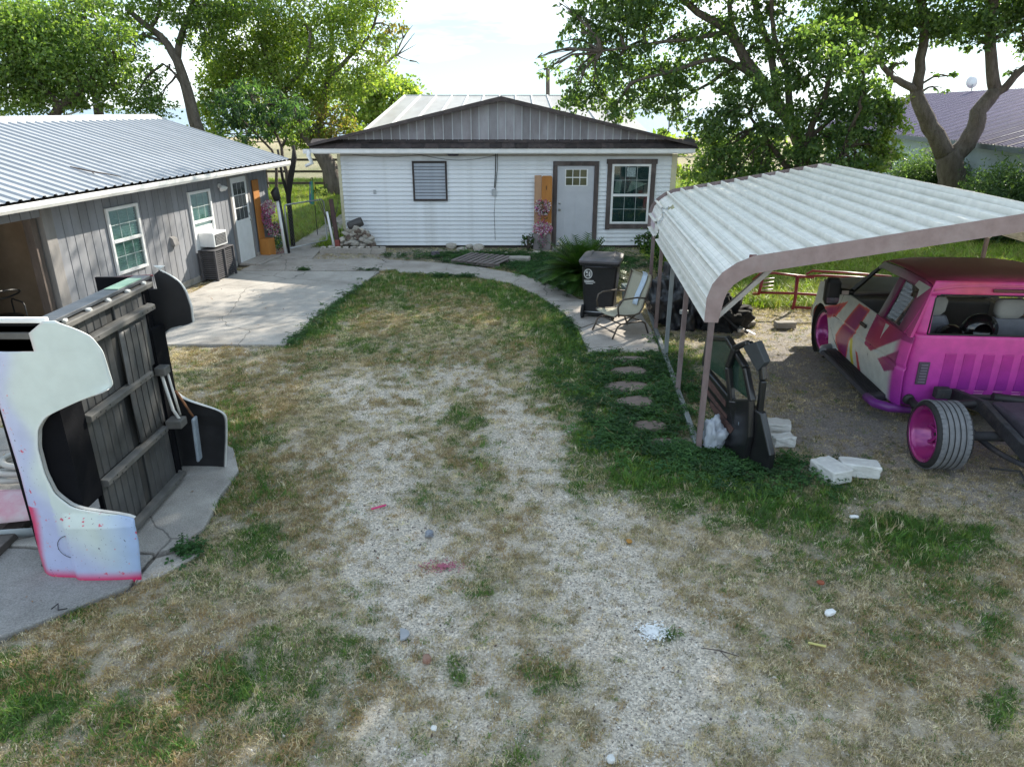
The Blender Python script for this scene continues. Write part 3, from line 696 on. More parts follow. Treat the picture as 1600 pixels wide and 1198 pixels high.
for (xa, za, nm) in ((-5.10, 2.60, 'l'), (4.62, 2.60, 'r')):
    MB().prism([(xa, za), (-.27, 3.70), (-.27, 3.745), (xa, za + .045)], lambda u, v, tt: (u, tt, v), -.36, 8.0).build('roof_slope', [rooft, rake][0 if nm == 'r' else 1], HS)
    MB().prism([(xa, za - .01), (-.27, 3.655), (-.27, 3.765), (xa, za + .06)], lambda u, v, tt: (u, tt, v), -.47, -.362).build('rake_board', rake, HS, bevel=.006)
# metal main roof behind
mr2 = mat('main_metal_roof', (.42, .41, .39), (.34, .33, .315), rough=.5, metal=.3, scale=2, stretch=(1, .3, 1), dirt=(.26, .22, .19), dirt_amt=.5, fine=.05)
ribm = mat('roof_rib_white', (.72, .72, .70), rough=.45)
xx = -4.2
for k in range(13):
    x0, x1 = xx + k * .62, xx + (k + 1) * .62
    sh = MB().add([(x0, 2.3, 2.88), (x1, 2.3, 2.88), (x1, 10.9, 3.93), (x0, 10.9, 3.93)], [(0, 1, 2, 3)]).build('roof_sheet', mr2, HS, fix=False)
    MB().beam((x0, 2.3, 2.90), (x0, 10.9, 3.95), .05, .05).build('seam_rib', ribm, sh)
MB().beam((-4.22, 10.93, 3.94), (3.9, 10.93, 3.94), .1, .06).build('ridge_cap', ribm, HS)
MB().add([(-4.2, 19.5, 2.88), (3.86, 19.5, 2.88), (3.86, 10.96, 3.93), (-4.2, 10.96, 3.93)], [(0, 1, 2, 3)]).build('roof_back', mr2, HS)
MB().box(-4.0, 9.0, 0, 4.6, 19, 2.75).build('rear_wing', clap, HS)
# pulled gutter end at left
MB().tube([(-5.08, -.42, 2.5), (-5.12, -.42, 2.38), (-5.05, -.42, 2.2), (-5.22, -.42, 2.12)], [.05, .06, .05, .04], 8).build('downspout_elbow', whitew, HS)
MB().box(-5.25, -.44, 2.42, -5.07, -.34, 2.53).build('gutter_end', white, HS, bevel=.01)
# louvre window
brn = mat('dark_brown_frame', (.055, .04, .038), (.035, .03, .03), rough=.7)
LV = MB().box(-2.58, -.062, 1.22, -2.535, -.02, 2.22).box(-1.73, -.062, 1.22, -1.685, -.02, 2.22).box(-2.535, -.062, 2.175, -1.73, -.02, 2.22).box(-2.535, -.062, 1.22, -1.73, -.02, 1.265).build('louvre_frame', brn, HS, bevel=.003)
MB().box(-2.53, -.038, 1.27, -1.735, -.034, 2.17).build('backing', brn, LV)
lm = mat('louvre_grey', (.36, .39, .44), (.30, .33, .38), rough=.5, fine=.1)
lvm = MB().add([(-2.53, -.058, 0), (-1.735, -.058, 0), (-1.735, -.040, .068), (-2.53, -.040, .068)], [(0, 1, 2, 3)]).mesh('louvre_slat', lm)
for k in range(11): link('louvre_slat', lvm, None, LV, (0, 0, 1.275 + k * .0818))
# front door
grayd = mat('door_grey_white', (.50, .51, .55), (.44, .45, .49), rough=.5, scale=3)
oldw = mat('raw_trim_wood', (.115, .088, .082), (.06, .05, .05), rough=.9, scale=7, bump=.35, stretch=(1, 1, .3), dirt=(.25, .22, .22), dirt_amt=.5)
D = MB().box(1.18, -.035, .06, 2.13, -.02, 2.10).build('front_door', grayd, HS, bevel=.004)
for j in range(2):
    for k in range(3):
        MB().box(1.40 + k * .185, -.042, 1.62 + j * .205, 1.565 + k * .185, -.036, 1.80 + j * .205).build('pane', glass_mat('olive_pane', (.085, .095, .05), .1), D)
MB().box(1.38, -.0395, 1.60, 1.97, -.0355, 2.02).build('lite_frame', whitew, D)
for xa in (1.37, 1.69):
    MB().box(xa, -.040, .16, xa + .27, -.0355, 1.45).build('door_panel', grayd, D, bevel=.003)
MB().lathe([(0, -.06), (.03, -.055), (.032, -.03), (.012, -.015), (.012, 0)], (1.25, -.035, 1.0), 'y', 12).build('door_knob', MATS['nickel'], D)
MB().lathe([(0, -.02), (.028, -.018), (.03, 0)], (1.25, -.035, 1.16), 'y', 12).build('deadbolt', MATS['nickel'], D)
MB().box(1.06, -.06, .0, 1.175, -.02, 2.20).build('door_casing', oldw, HS, bevel=.004)
MB().box(2.135, -.06, .0, 2.25, -.02, 2.20).build('door_casing', oldw, HS, bevel=.004)
MB().box(1.06, -.065, 2.105, 2.25, -.0605 + .04, 2.215).build('door_casing', oldw, HS, bevel=.004)
# front window
for bxs in ((2.47, .48, 2.585, 2.25), (3.60, .48, 3.72, 2.25)):
    MB().box(bxs[0], -.06, bxs[1], bxs[2], -.02, bxs[3]).build('window_casing', oldw, HS, bevel=.004)
MB().box(2.44, -.065, 2.15, 3.75, -.025, 2.27).build('window_casing', oldw, HS, bevel=.004)
MB().box(2.47, -.065, .50, 3.72, -.021, .62).build('window_casing', oldw, HS, bevel=.004)
wf = MB().box(2.587, -.05, .63, 2.645, -.02, 2.145).box(3.54, -.05, .63, 3.598, -.02, 2.145).box(2.645, -.05, 2.09, 3.54, -.02, 2.145).box(2.645, -.05, .63, 3.54, -.02, .685).box(2.645, -.055, 1.335, 3.54, -.02, 1.40).build('window', whitew, HS, bevel=.004)
MB().box(2.645, -.037, .685, 3.54, -.034, 2.09).build('room_behind', mat('teal_dark', (.045, .085, .095), (.03, .06, .07), rough=.5), wf)
MB().prism([(2.67, 1.44), (2.82, 1.42), (2.86, 1.75), (2.7, 1.72)], lambda u, v, tt: (u, tt, v), -.040, -.038).prism([(3.0, 1.43), (3.52, 1.66), (3.1, 1.72)], lambda u, v, tt: (u, tt, v), -.040, -.038).build('curtain', mat('pale_curtain', (.42, .44, .42), rough=.8), wf)
for (p0, p1) in ((.685, 1.335), (1.40, 2.09)):
    MB().box(2.645, -.045, p0, 3.54, -.042, p1).build('pane', MATS['clear_pane'], wf)
    for c in (1, 2): MB().box(2.645 + c * .298 - .005, -.050, p0, 2.645 + c * .298 + .005, -.046, p1).build('muntin', mat('pale_muntin', (.4, .46, .46)), wf)
    MB().box(2.645, -.0512, (p0 + p1) / 2 - .005, 3.54, -.0505, (p0 + p1) / 2 + .005).build('muntin', MATS['pale_muntin'], wf)
MB().box(2.97, -.0465, 1.83, 3.2, -.0455, 2.06).build('window_sticker', mat('sticker', (.35, .42, .42), (.1, .15, .16), scale=30), wf)
# meter riser, box and wires
MB().tube([(-.42, -.04, 2.45), (-.43, -.04, 1.9), (-.46, -.04, 1.55)], .012, 6).tube([(-.37, -.05, 2.5), (-.38, -.05, 2.0), (-.44, -.05, 1.5)], .008, 6).build('riser_pipe', mat('dark_cable', (.07, .07, .07)), HS)
MB().box(-.53, -.06, 1.36, -.41, -.022, 1.52).build('meter_box', mat('box_grey', (.42, .44, .46), rough=.5), HS, bevel=.006)
MB().tube([(-2.3 + k * .19, -.035, 2.36 - .12 * math.sin(math.pi * k / 10)) for k in range(11)], .006, 5).tube([(-4.1 + k * .18, -.035, 2.38 - .06 * math.sin(math.pi * k / 10)) for k in range(11)], .005, 5).tube([(-.44, -.045, 1.36), (-.47, -.04, .9), (-.45, -.04, .2)], .005, 5).build('loose_wire', MATS['dark_cable'], HS)
MB().lathe([(0, 0), (.12, 0), (.17, .05), (.02, .09)], (-1.5, -.2, 2.36), 'z', 16).build('porch_lamp', mat('lamp_dark', (.05, .04, .05)), HS)
MB().box(-3.62, -.04, 1.40, -3.55, -.022, 1.50).build('outlet_box', MATS['box_grey'], HS, bevel=.004)
MB().box(1.05, -.55, -.02, 2.3, -.07, .045).build('door_step', concm, HS, bevel=.01)

# ==================================================================== leaves, flowers, stems
def leaf_mesh(name, C, S, col, m, aspect=.62, droop=0.0, up_bias=0.0, seed=1):
    """many leaf-sized faces: C centres (n,3), S sizes (n,), col (n,3)"""
    r = np.random.default_rng(seed); n = len(C)
    a = r.normal(size=(n, 3)); a[:, 2] -= droop; a /= np.linalg.norm(a, axis=1)[:, None]
    b = r.normal(size=(n, 3)); b[:, 2] += 0; nrm = np.cross(a, b); nrm[:, 2] += up_bias * np.sign(nrm[:, 2] + 1e-9); 
    b = np.cross(nrm, a); b /= np.linalg.norm(b, axis=1)[:, None] + 1e-9
    fold = np.cross(a, b)
    L_ = S[:, None]
    v0 = C; v2 = C + a * L_; v1 = C + a * L_ * .45 + b * L_ * aspect * .5 + fold * L_ * .10; v3 = C + a * L_ * .45 - b * L_ * aspect * .5 + fold * L_ * .10
    V = np.stack([v0, v1, v2, v3], 1).reshape(-1, 3).astype(np.float32)
    me = bpy.data.meshes.new(name); me.vertices.add(4 * n); me.vertices.foreach_set('co', V.ravel())
    i0 = np.arange(n, dtype=np.int32) * 4
    tr = np.stack([i0, i0 + 1, i0 + 2, i0, i0 + 2, i0 + 3], 1).ravel()
    me.loops.add(6 * n); me.loops.foreach_set('vertex_index', tr)
    me.polygons.add(2 * n); me.polygons.foreach_set('loop_start', np.arange(0, 6 * n, 3, dtype=np.int32))
    me.update(calc_edges=True)
    ca = me.color_attributes.new('tint', 'FLOAT_COLOR', 'POINT')
    cc = np.ones((n, 4, 4), np.float32); cc[:, :, :3] = col[:, None, :]
    ca.data.foreach_set('color', cc.ravel())
    me.materials.append(m)
    return me
LEAF = leaf_mat('leaf', .42, .56)
LEAFD = leaf_mat('leaf_glossy', .35, .28)
PETAL = leaf_mat('petal', .7, .3, tcol=(1.2, 1.1, 1.1))
def cluster_pts(centres, per, seed, shell=.45):
    """centres: list of (Vector, rx, ry, rz, weight) -> random points, clumpy"""
    r = np.random.default_rng(seed); out = []
    for (c, rx, ry, rz, wt) in centres:
        n = max(4, int(per * wt * rx * ry * rz) if per else 10)
        ns = max(3, int(n / 16))
        d = r.normal(size=(ns, 3)); d /= np.linalg.norm(d, axis=1)[:, None]
        rad = r.random(ns) ** shell
        sub = d * rad[:, None] * np.array([rx, ry, rz])
        k = r.integers(0, ns, n)
        p = sub[k] + r.normal(size=(n, 3)) * np.array([rx, ry, rz]) * .13
        out.append(p + np.array(c))
    return np.concatenate(out)
def leaf_cols(n, pal, seed):
    r = np.random.default_rng(seed); pal = np.array(pal)
    w_ = r.random(n); k = r.integers(0, len(pal), n)
    c = pal[k] * (0.75 + .5 * w_[:, None])
    return c

def flower_ball(name, parent, c, r, n, pal, seed, size=.035):
    r_ = np.random.default_rng(seed); d = r_.normal(size=(n, 3)); d /= np.linalg.norm(d, axis=1)[:, None]
    C = d * (r_.random(n) ** .4)[:, None] * np.array(r) + np.array(c)
    return link(name, leaf_mesh(name, C, np.full(n, size) * (0.7 + .6 * r_.random(n)), leaf_cols(n, pal, seed + 1), PETAL, .8, seed=seed), None, parent)
cedar = mat('cedar_board', (.50, .21, .045), (.36, .14, .03), rough=.7, scale=4, bump=.15, stretch=(1, 1, .2), fine=.05)
pine = mat('pale_board', (.46, .28, .17), (.34, .20, .13), rough=.75, scale=5, bump=.2, stretch=(1, 1, .2))
PK = [(.55, .12, .28), (.62, .25, .42), (.45, .06, .16), (.5, .2, .45)]; WHT = [(.75, .72, .74), (.7, .6, .68), (.6, .62, .5)]; GR = [(.05, .12, .05), (.08, .16, .06), (.03, .08, .05)]
# board stand beside the house door
FB = thing('flower_board', 'pale and orange upright fence pickets hung with pink flowers beside the house door', 'planter', (.82, 18.95, 0), 0)
MB().box(-.24, -.0, .0, -.06, .02, 1.88).build('picket', pine, FB, bevel=.004)
MB().prism([(-.055, 0), (.22, 0), (.22, 1.84), (.19, 1.87), (-.02, 1.87), (-.055, 1.84)], lambda u, v, tt: (u, tt, v), .0, .02).build('picket', cedar, FB, bevel=.003)
MB().box(-.26, -.2, -.02, .2, -.02, .42).build('planter_box', mat('grey_plank', (.27, .24, .24), (.18, .16, .16), rough=.85, scale=5, stretch=(1, 1, .3)), FB, bevel=.006)
flower_ball('flower_cluster', FB, (-.03, -.16, 1.1), (.2, .12, .18), 420, PK + WHT + WHT + GR, 1, .05)
flower_ball('flower_trail', FB, (-.03, -.14, .82), (.13, .06, .2), 160, PK + GR, 2, .035)
flower_ball('flower_cluster', FB, (-.03, -.18, .56), (.25, .14, .16), 420, PK + WHT + WHT, 3, .05)
flower_ball('flower_trail', FB, (-.03, -.24, .25), (.14, .04, .22), 200, PK + GR + GR, 4, .03)
MB().box(.06, -.012, 1.52, .075, -.001, 1.62).build('board_mark', mat('black_mark', (.02, .02, .02)), FB)
SB = thing('flower_board', 'orange cedar picket with pink and white flower garland beside the shed door', 'planter', shedpt(.0, 1.42, 0.03), SH.rotation_euler[2])
MB().box(.03, -.16, .0, .05, .14, 1.84).build('picket', cedar, SB, bevel=.004)
MB().box(.06, -.17, -.0, .28, .18, .42).build('planter_box', cedar, SB, bevel=.006)
flower_ball('flower_cluster', SB, (.2, .22, 1.15), (.15, .2, .16), 420, WHT + WHT + PK, 11, .05)
flower_ball('flower_trail', SB, (.17, .1, .9), (.09, .12, .26), 260, PK + PK + GR, 12, .04)
flower_ball('flower_trail', SB, (.2, .42, .85), (.06, .08, .34), 160, WHT + PK, 13, .035)
flower_ball('flower_cluster', SB, (.26, .3, .6), (.17, .22, .14), 400, PK + WHT + GR, 14, .05)
flower_ball('flower_trail', SB, (.3, .35, .3), (.12, .16, .2), 220, GR + [(.08, .25, .16), (.5, .5, .5)], 15, .045)
flower_ball('flower_cluster', SB, (.32, .32, .05), (.1, .18, .06), 120, [(.4, .05, .08), (.55, .4, .4)], 16, .03)

# ==================================================================== items around house front
stone = mat('limestone', (.52, .48, .43), (.36, .33, .29), rough=.9, scale=6, bump=.5, fine=.18, dirt=(.2, .17, .13), dirt_amt=.6)
def rock_mesh(name, sx, sy, sz, seed, m, sub=2):
    bm = bmesh.new(); bmesh.ops.create_icosphere(bm, subdivisions=sub, radius=1)
    rr = random.Random(seed); o = Vector((rr.uniform(0, 50), rr.uniform(0, 50), 0))
    from mathutils import noise as mn
    for v in bm.verts:
        k = 1 + .35 * mn.noise(v.co * 1.3 + o)
        c = v.co * k
        c = Vector((max(-.82, min(.82, c.x)), max(-.82, min(.82, c.y)), max(-.75, min(.75, c.z))))
        v.co = Vector((c.x * sx, c.y * sy, c.z * sz))
    me = bpy.data.meshes.new(name); bm.to_mesh(me); bm.free(); me.materials.append(m); return me
RP = thing('rock_pile', 'heap of broken limestone rocks stacked against the left end of the white house', 'rock pile', (-4.1, 18.75, 0))
rr = random.Random(5)
for k in range(60):
    zz = rr.random(); rad = (1 - zz) * .72
    px0 = rr.uniform(-rad, rad) + .0; py0 = rr.uniform(-.2, .15) * (1 - zz)
    o = link('rock', rock_mesh('rock', rr.uniform(.09, .17), rr.uniform(.07, .12), rr.uniform(.05, .1), 100 + k, stone if rr.random() < .8 else mat('brown_rock', (.2, .15, .12), (.12, .09, .08), rough=.9, scale=5, bump=.4)), None, RP, (px0, py0,   .06 + zz * .62), (rr.uniform(-.5, .5), rr.uniform(-.5, .5), rr.uniform(0, 3)))
MB().lathe([(.1, -.2), (.12, -.15), (.12, .15), (.1, .2), (.07, .2), (.07, -.2)], (0, 0, 0), 'x', 16).build('clay_pipe', mat('dark_pipe', (.06, .055, .055), rough=.5), RP, loc=(.02, .0, .68), rot=(0, -.35, .2))
CB = thing('stone_curb', 'low grey concrete curb with flat white stones along the rock pile', 'curb', (-4.0, 18.3, 0))
MB().box(-.95, -.06, -.02, .75, .06, .13).build('curb_block', pathm, CB, bevel=.015)
for k in range(9):
    link('rock', rock_mesh('rock', rr.uniform(.07, .13), .07, .035, 200 + k, stone, 1), None, CB, (-.85 + k * .19, .02, .15), (0, 0, rr.uniform(-.4, .4)))
# scattered white rocks along the wall
for i, (px0, py0, sx, lab) in enumerate([(706, 386, .17, 'white rounded rock at the foot of the siding, left one of three'), (722, 394, .16, 'white rock in the weeds just right of and in front of the leftmost wall rock'), (748, 391, .2, 'flat white rock in front of the clapboard wall, right of the middle rock'), (790, 399, .1, 'small pale rock in the weeds between wall and pallet'), (838, 398, .12, 'small pale rock left of the flower board foot'), (735, 384, .13, 'little whitish stone touching the siding above the flat rock'), (520, 388, .1, 'flat pale rock left of the leaning pipe')]):
    p = spot(px0, py0)
    o = link('rock', rock_mesh('rock', sx, sx * .8, sx * .6, 300 + i, stone), None, None, (p.x, min(p.y, 19.0), sx * .35), (0, 0, i * .7)); tag(o, lab, 'rock')
def block(px0, py0, sx, sy, sz, rz, lab, m, tilt=(0, 0), chip=.012, seed=0, holes=False, cat='concrete block', grp=None):
    p = spot(px0, py0); rr = random.Random(seed)
    bm = bmesh.new(); bmesh.ops.create_cube(bm, size=1)
    bmesh.ops.subdivide_edges(bm, edges=bm.edges[:], cuts=3, use_grid_fill=True)
    for v in bm.verts: v.co = Vector((v.co.x * sx + rr.uniform(-chip, chip), v.co.y * sy + rr.uniform(-chip, chip), v.co.z * sz + rr.uniform(-chip, chip) * .6))
    mm = bpy.data.meshes.new('concrete_block'); bm.to_mesh(mm); bm.free(); mm.materials.append(m)
    o = link('concrete_block', mm, None, None, (p.x, p.y, sz / 2 + .0), (tilt[0], tilt[1], rz))
    md = o.modifiers.new('edge', 'BEVEL'); md.width = .016; md.segments = 3; md.limit_method = 'ANGLE'; md.angle_limit = R(40)
    return tag(o, lab, cat, grp)
whb = mat('white_block', (.70, .70, .68), (.58, .58, .56), rough=.85, scale=9, bump=.4, dirt=(.35, .33, .28), dirt_amt=.5)
gyb = mat('grey_block', (.33, .31, .29), (.25, .23, .21), rough=.9, scale=9, bump=.4)
block(1296, 745, .24, .34, .15, .35, 'white foam block lying in the green weeds, left of the pair near the truck', whb, seed=1, chip=.007)
block(1340, 740, .38, .19, .14, -.22, 'longer white foam block lying in the weeds, right of the pair near the truck', whb, seed=2, chip=.008)
block(1212, 675, .30, .2, .14, -.25, 'white broken block behind the foot of the black car doors, rear one', whb, seed=3, chip=.012)
block(1222, 695, .24, .14, .12, .1, 'smaller white chunk in front of the rear broken block beside the car doors', whb, seed=4, chip=.012)
block(1226, 512, .34, .15, .11, .05, 'grey brick block on the dirt between carport leg and pink wheel', gyb, seed=5, chip=.008)
block(1166, 508, .28, .15, .08, -.1, 'grey block beside the black tarp heap', gyb, seed=6)
block(812, 411, .5, .2, .16, -.12, 'pale concrete block in the weeds right of the wooden pallet', concm, seed=7, cat='concrete block')
block(680, 402, .2, .14, .14, .5, 'dark square stone in the bed in front of the louvred window', mat('dark_stone', (.14, .13, .15), (.09, .08, .09), rough=.9), seed=8, chip=.02)
# pallet boards in the weeds
PL = thing('wooden_pallet', 'weathered wooden pallet lying in weeds before the clapboard wall', 'pallet', (spot(757, 412).x, 17.1, .03), -.42)
pw = mat('pallet_wood', (.20, .17, .16), (.12, .10, .10), rough=.9, scale=8, bump=.3, stretch=(1, .2, 1), fine=.2)
for k in range(9):
    MB().box(-.62 + k * .14, -.55, .075, -.62 + k * .14 + .09, .5, .095).build('slat', pw, PL, bevel=.003, rot=(0, 0, random.uniform(-.02, .02)))
for yy in (-.5, 0, .42): MB().box(-.64, yy, 0, .62, yy + .05, .074).build('stringer', pw, PL, bevel=.003)
# leaning pipes at left house corner
PP = thing('leaning_post', 'short dark post with red painted foot and white pipe beside the rock pile', 'post', (-4.52, 18.55, 0))
MB().beam((0, 0, 0), (-.12, .12, 1.32), .10, .10).build('post', mat('post_brown', (.10, .055, .05), (.06, .035, .035), rough=.8, scale=5), PP, bevel=.01)
MB().beam((-.0, -.01, -.01), (-.028, .018, .3), .115, .115).build('painted_foot', mat('red_paint', (.30, .07, .055), (.2, .05, .04), rough=.7), PP, bevel=.01)
MB().tube([(-.08, -.09, 0), (-.22, .0, 1.02)], .03, 10).build('pipe', whitew, PP)
TW = thing('dead_shrub', 'thin dry twigs and a small palm top growing at the left corner of the house', 'shrub', (-4.75, 18.9, 0))
tb = MB()
for k in range(12):
    a = rr.uniform(0, 6.28); tb.tube([(0, 0, 0), (.08 * math.cos(a), .08 * math.sin(a), .7), (.3 * math.cos(a), .3 * math.sin(a), 1.2 + rr.random() * .3)], [.012, .008, .003], 5)
tb.build('twigs', woodd, TW)
pts = cluster_pts([(Vector((-.1, 0, 1.5)), .28, .28, .12, 1), (Vector((.1, 0, .6)), .3, .3, .5, .3)], 6000, 77)
link('foliage', leaf_mesh('foliage', pts, np.full(len(pts), .11), leaf_cols(len(pts), [(.05, .10, .03), (.08, .13, .04)], 5), LEAF, .25, seed=8), None, TW)
# surf toy (striped board) hanging by the post
SBd = thing('striped_windsock', 'blue green and yellow striped feather banner hanging left of the house corner', 'banner', (-5.75, 21.0, .9))
for k, c in enumerate([(.04, .10, .35), (.05, .3, .3), (.05, .3, .12), (.5, .45, .05)]):
    MB().prism([(-.10 + k * .05, .05 - .03 * k), (-.05 + k * .05, .0), (-.04 + k * .055, .4), (-.0 + k * .03, .66), (-.03 + k * .035, .62)], lambda u, v, tt: (u, tt, v), -.01, .01).build('stripe', mat('stripe%d' % k, c, rough=.5), SBd)
MB().tube([(.05, 0, -.9), (.05, 0, .75), (-.02, 0, .68)], .01, 6).build('pole', steelb, SBd)

# ---------------- gate
GT = thing('chain_gate', 'grey tubular gate with wire mesh standing open between shed and house', 'gate', (-5.72, 18.25, .03), R(62))
gal = mat('galvanised_tube', (.42, .43, .44), (.33, .34, .35), rough=.4, metal=.6)
MB().tube([(0, 0, .1), (0, 0, 1.15), (.04, 0, 1.19), (1.35, 0, 1.19), (1.43, 0, 1.12), (1.43, 0, .1), (0, 0, .1)], .02, 8).build('gate_frame', gal, GT)
gm_ = MB(); k = .06
for i in range(34):
    a = .06 + i * .06
    x0 = max(0, a - 1.05 + 0); 
for i in range(-17, 24):
    x0 = i * .09; p = []
    for (sx) in (1, -1):
        ax, az = x0, .12; bx_, bz = x0 + 1.05 * 1, 1.17
        if sx < 0: ax, bx_ = bx_, ax
        # clip to 0..1.42
        def clip(ax, az, bx_, bz):
            if ax > bx_: ax, az, bx_, bz = bx_, bz, ax, az
            if bx_ < 0 or ax > 1.42: return None
            if ax < 0: az += (bz - az) * (0 - ax) / (bx_ - ax); ax = 0
            if bx_ > 1.42: bz = az + (bz - az) * (1.42 - ax) / (bx_ - ax); bx_ = 1.42
            return ax, az, bx_, bz
        q_ = clip(ax, az, bx_, bz)
        if q_: gm_.tube([(q_[0], 0, q_[1]), (q_[2], 0, q_[3])], .0011, 3, False)
gm_.build('wire_mesh', gal, GT, kind='stuff')
GP = thing('gate_post', 'white plastic pipe post with black wrapped head beside the shed corner', 'post', (-5.78, 18.12, .03))
MB().tube([(0, 0, 0), (-.08, .05, 1.35)], .04, 12).build('pipe', whitew, GP); MB().tube([(-.08, .05, 1.3), (-.12, .06, 1.5), (-.06, .06, 1.62)], [.07, .11, .05], 10).build('wrapping', mat('black_wrap', (.02, .02, .022), rough=.6), GP)
MB().tube([(.07, .06, 0), (-.05, .12, 1.45)], .03, 8).build('dark_rail', steelb, GP)
BT = thing('forked_stem_tree', 'black leaning forked tree stem under the far eave corner of the shed', 'tree', (-5.9, 19.2, 0))
MB().tube([(0, 0, 0), (.02, 0, 1.3), (.1, 0, 1.7), (.28, 0, 2.3), (.3, 0, 2.6)], [.06, .06, .08, .07, .03], 10).tube([(.02, 0, 1.3), (-.08, 0, 1.8), (-.12, 0, 2.5)], [.05, .04, .03], 8).build('trunk', mat('black_bark', (.03, .026, .024), rough=.9, scale=12, bump=.5), BT)

# ==================================================================== BIN, CHAIR, TARP
BN = thing('wheeled_bin', 'black wheeled trash bin with white printed emblem on the garden path', 'trash bin', (1.58, 12.42, .03), R(-14))
binm = mat('black_plastic', (.018, .018, .021), (.012, .012, .014), rough=.42, scale=20, bump=.06)
def loft(rings, m, name, parent, cap=True, bevel=0, smooth=False):
    mb = MB(); n = len(rings[0]); V = [p for r_ in rings for p in r_]
    F = [(i * n + k, i * n + (k + 1) % n, (i + 1) * n + (k + 1) % n, (i + 1) * n + k) for i in range(len(rings) - 1) for k in range(n)]
    if cap: F += [tuple(range(n)), tuple((len(rings) - 1) * n + k for k in range(n))]
    mb.add(V, F, smooth); return mb.build(name, m, parent, bevel=bevel)
def rrect(w_, d_, r_, z, cx=0, cy=0, n=4):
    o = []
    for (sx, sy, a0) in ((1, 1, 0), (-1, 1, 90), (-1, -1, 180), (1, -1, 270)):
        for k in range(n + 1):
            a = R(a0 + 90 * k / n); o.append((cx + sx * (w_ / 2 - r_) + r_ * math.cos(a), cy + sy * (d_ / 2 - r_) + r_ * math.sin(a), z))
    return o
loft([rrect(.52, .50, .05, .04), rrect(.54, .54, .05, .3), rrect(.62, .66, .05, .93), rrect(.63, .68, .05, .96)], binm, 'body', BN, smooth=False)
loft([rrect(.69, .75, .06, .94), rrect(.70, .76, .06, .985)], binm, 'rim', BN, bevel=.008)
loft([rrect(.71, .79, .05, .99, 0, -.01), rrect(.71, .79, .06, 1.03, 0, -.01), rrect(.62, .66, .06, 1.065, 0, 0), rrect(.5, .5, .06, 1.072)], mat('lid_plastic', (.085, .075, .085), (.06, .055, .06), rough=.45, scale=10), 'lid', BN, bevel=.006)
for sx in (-.2, .2):
    MB().beam((sx, -.40, 1.02), (sx, -.30, 1.065), .05, .014).beam((sx, -.30, 1.068), (sx, .28, 1.083), .05, .014).build('lid_rib', MATS['lid_plastic'], BN, bevel=.003)
for sx in (-.27, .27):
    wl = MB().lathe([(0, -.03), (.05, -.03), (.09, -.03), (.125, -.02), (.125, .02), (.09, .03), (.05, .025), (0, .025)], (sx, -.26, .1), 'x', 22).build('wheel', mat('rubber', (.02, .02, .02), rough=.85, scale=20), BN)
MB().tube([(-.3, -.26, .1), (.3, -.26, .1)], .012, 6).build('axle', gal, BN)
MB().tube([(-.24, -.40, .93), (.24, -.40, .93)], .016, 8).build('handle_bar', binm, BN)
# emblem: round shield with lines of print
em = mat('print_white', (.62, .62, .62), rough=.6)
eb = MB()
def onside(u, v):  # left face of bin front, u to the right, v up
    y = -.335 + (0.9 - v) * .12 * .0
    k = (v - .3) / .63
    return (-.15 + u, -(.27 + .06 * k) - .004, v)
cx, cz = -.04, .79
for k in range(20):
    a0, a1 = 2 * math.pi * k / 20, 2 * math.pi * (k + 1) / 20
    eb.add([onside(cx + .075 * math.cos(a0), cz + .09 * math.sin(a0)), onside(cx + .075 * math.cos(a1), cz + .09 * math.sin(a1)), onside(cx + .058 * math.cos(a1), cz + .072 * math.sin(a1)), onside(cx + .058 * math.cos(a0), cz + .072 * math.sin(a0))], [(0, 1, 2, 3)])
for (u0, v0, u1, v1) in ((-.08, .80, -.045, .84), (-.03, .74, .0, .83), (-.07, .745, -.05, .775), (-.055, .775, .005, .785), (-.11, .66, .06, .675), (-.10, .635, .085, .65), (-.08, .61, .05, .622)):
    eb.add([onside(u0, v0), onside(u1, v0), onside(u1, v1), onside(u0, v1)], [(0, 1, 2, 3)])
eb.build('printed_emblem', em, BN)

CH = thing('sling_chair', 'beige sling spring armchair with brown tube frame on the path by the carport', 'chair', (1.78, 11.32, .03), R(-62))
# local: faces -y ; x right
brz = mat('bronze_tube', (.12, .095, .075), (.08, .065, .055), rough=.45, metal=.4)
sling = mat('beige_sling', (.36, .34, .26), (.30, .28, .215), rough=.8, scale=60, bump=.1)
prof = [(-.30, .36), (-.26, .385), (-.1, .355), (.08, .34), (.18, .36), (.24, .44), (.30, .62), (.36, .8), (.40, .93), (.385, .965)]
import numpy as _np
pu = [p for p in prof]
fine = []
for i in range(len(pu) - 1):
    for k in range(3):
        t_ = k / 3; fine.append((pu[i][0] * (1 - t_) + pu[i + 1][0] * t_, pu[i][1] * (1 - t_) + pu[i + 1][1] * t_))
fine.append(pu[-1])
MB().grid(lambda u, v: (v, u[0], u[1] - .02 * (1 - (v / .25) ** 2)), fine, [-.25 + k * .0625 for k in range(9)]).build('sling_seat', sling, CH, solid=.006)
for sx in (-.27, .27):
    MB().tube([(sx, p[0], p[1]) for p in fine], .014, 8).build('side_rail', brz, CH)
    MB().tube([(sx * 1.08, -.24, .36), (sx * 1.1, -.27, .5), (sx * 1.1, -.24, .6), (sx * 1.1, -.16, .635), (sx * 1.1, .1, .635), (sx * 1.05, .28, .60)], .014, 8).build('armrest', brz, CH)
    MB().tube([(sx * 1.05, -.34, .0), (sx * 1.05, -.25, .19), (sx * 1.05, -.18, .225), (sx * 1.05, .22, .225), (sx * 1.05, .3, .18), (sx * 1.05, .38, 0)], .014, 8).build('leg_rail', brz, CH)
    MB().beam((sx * .9, -.05, .23), (sx * .9, .12, .33), .03, .008).build('spring', brz, CH)
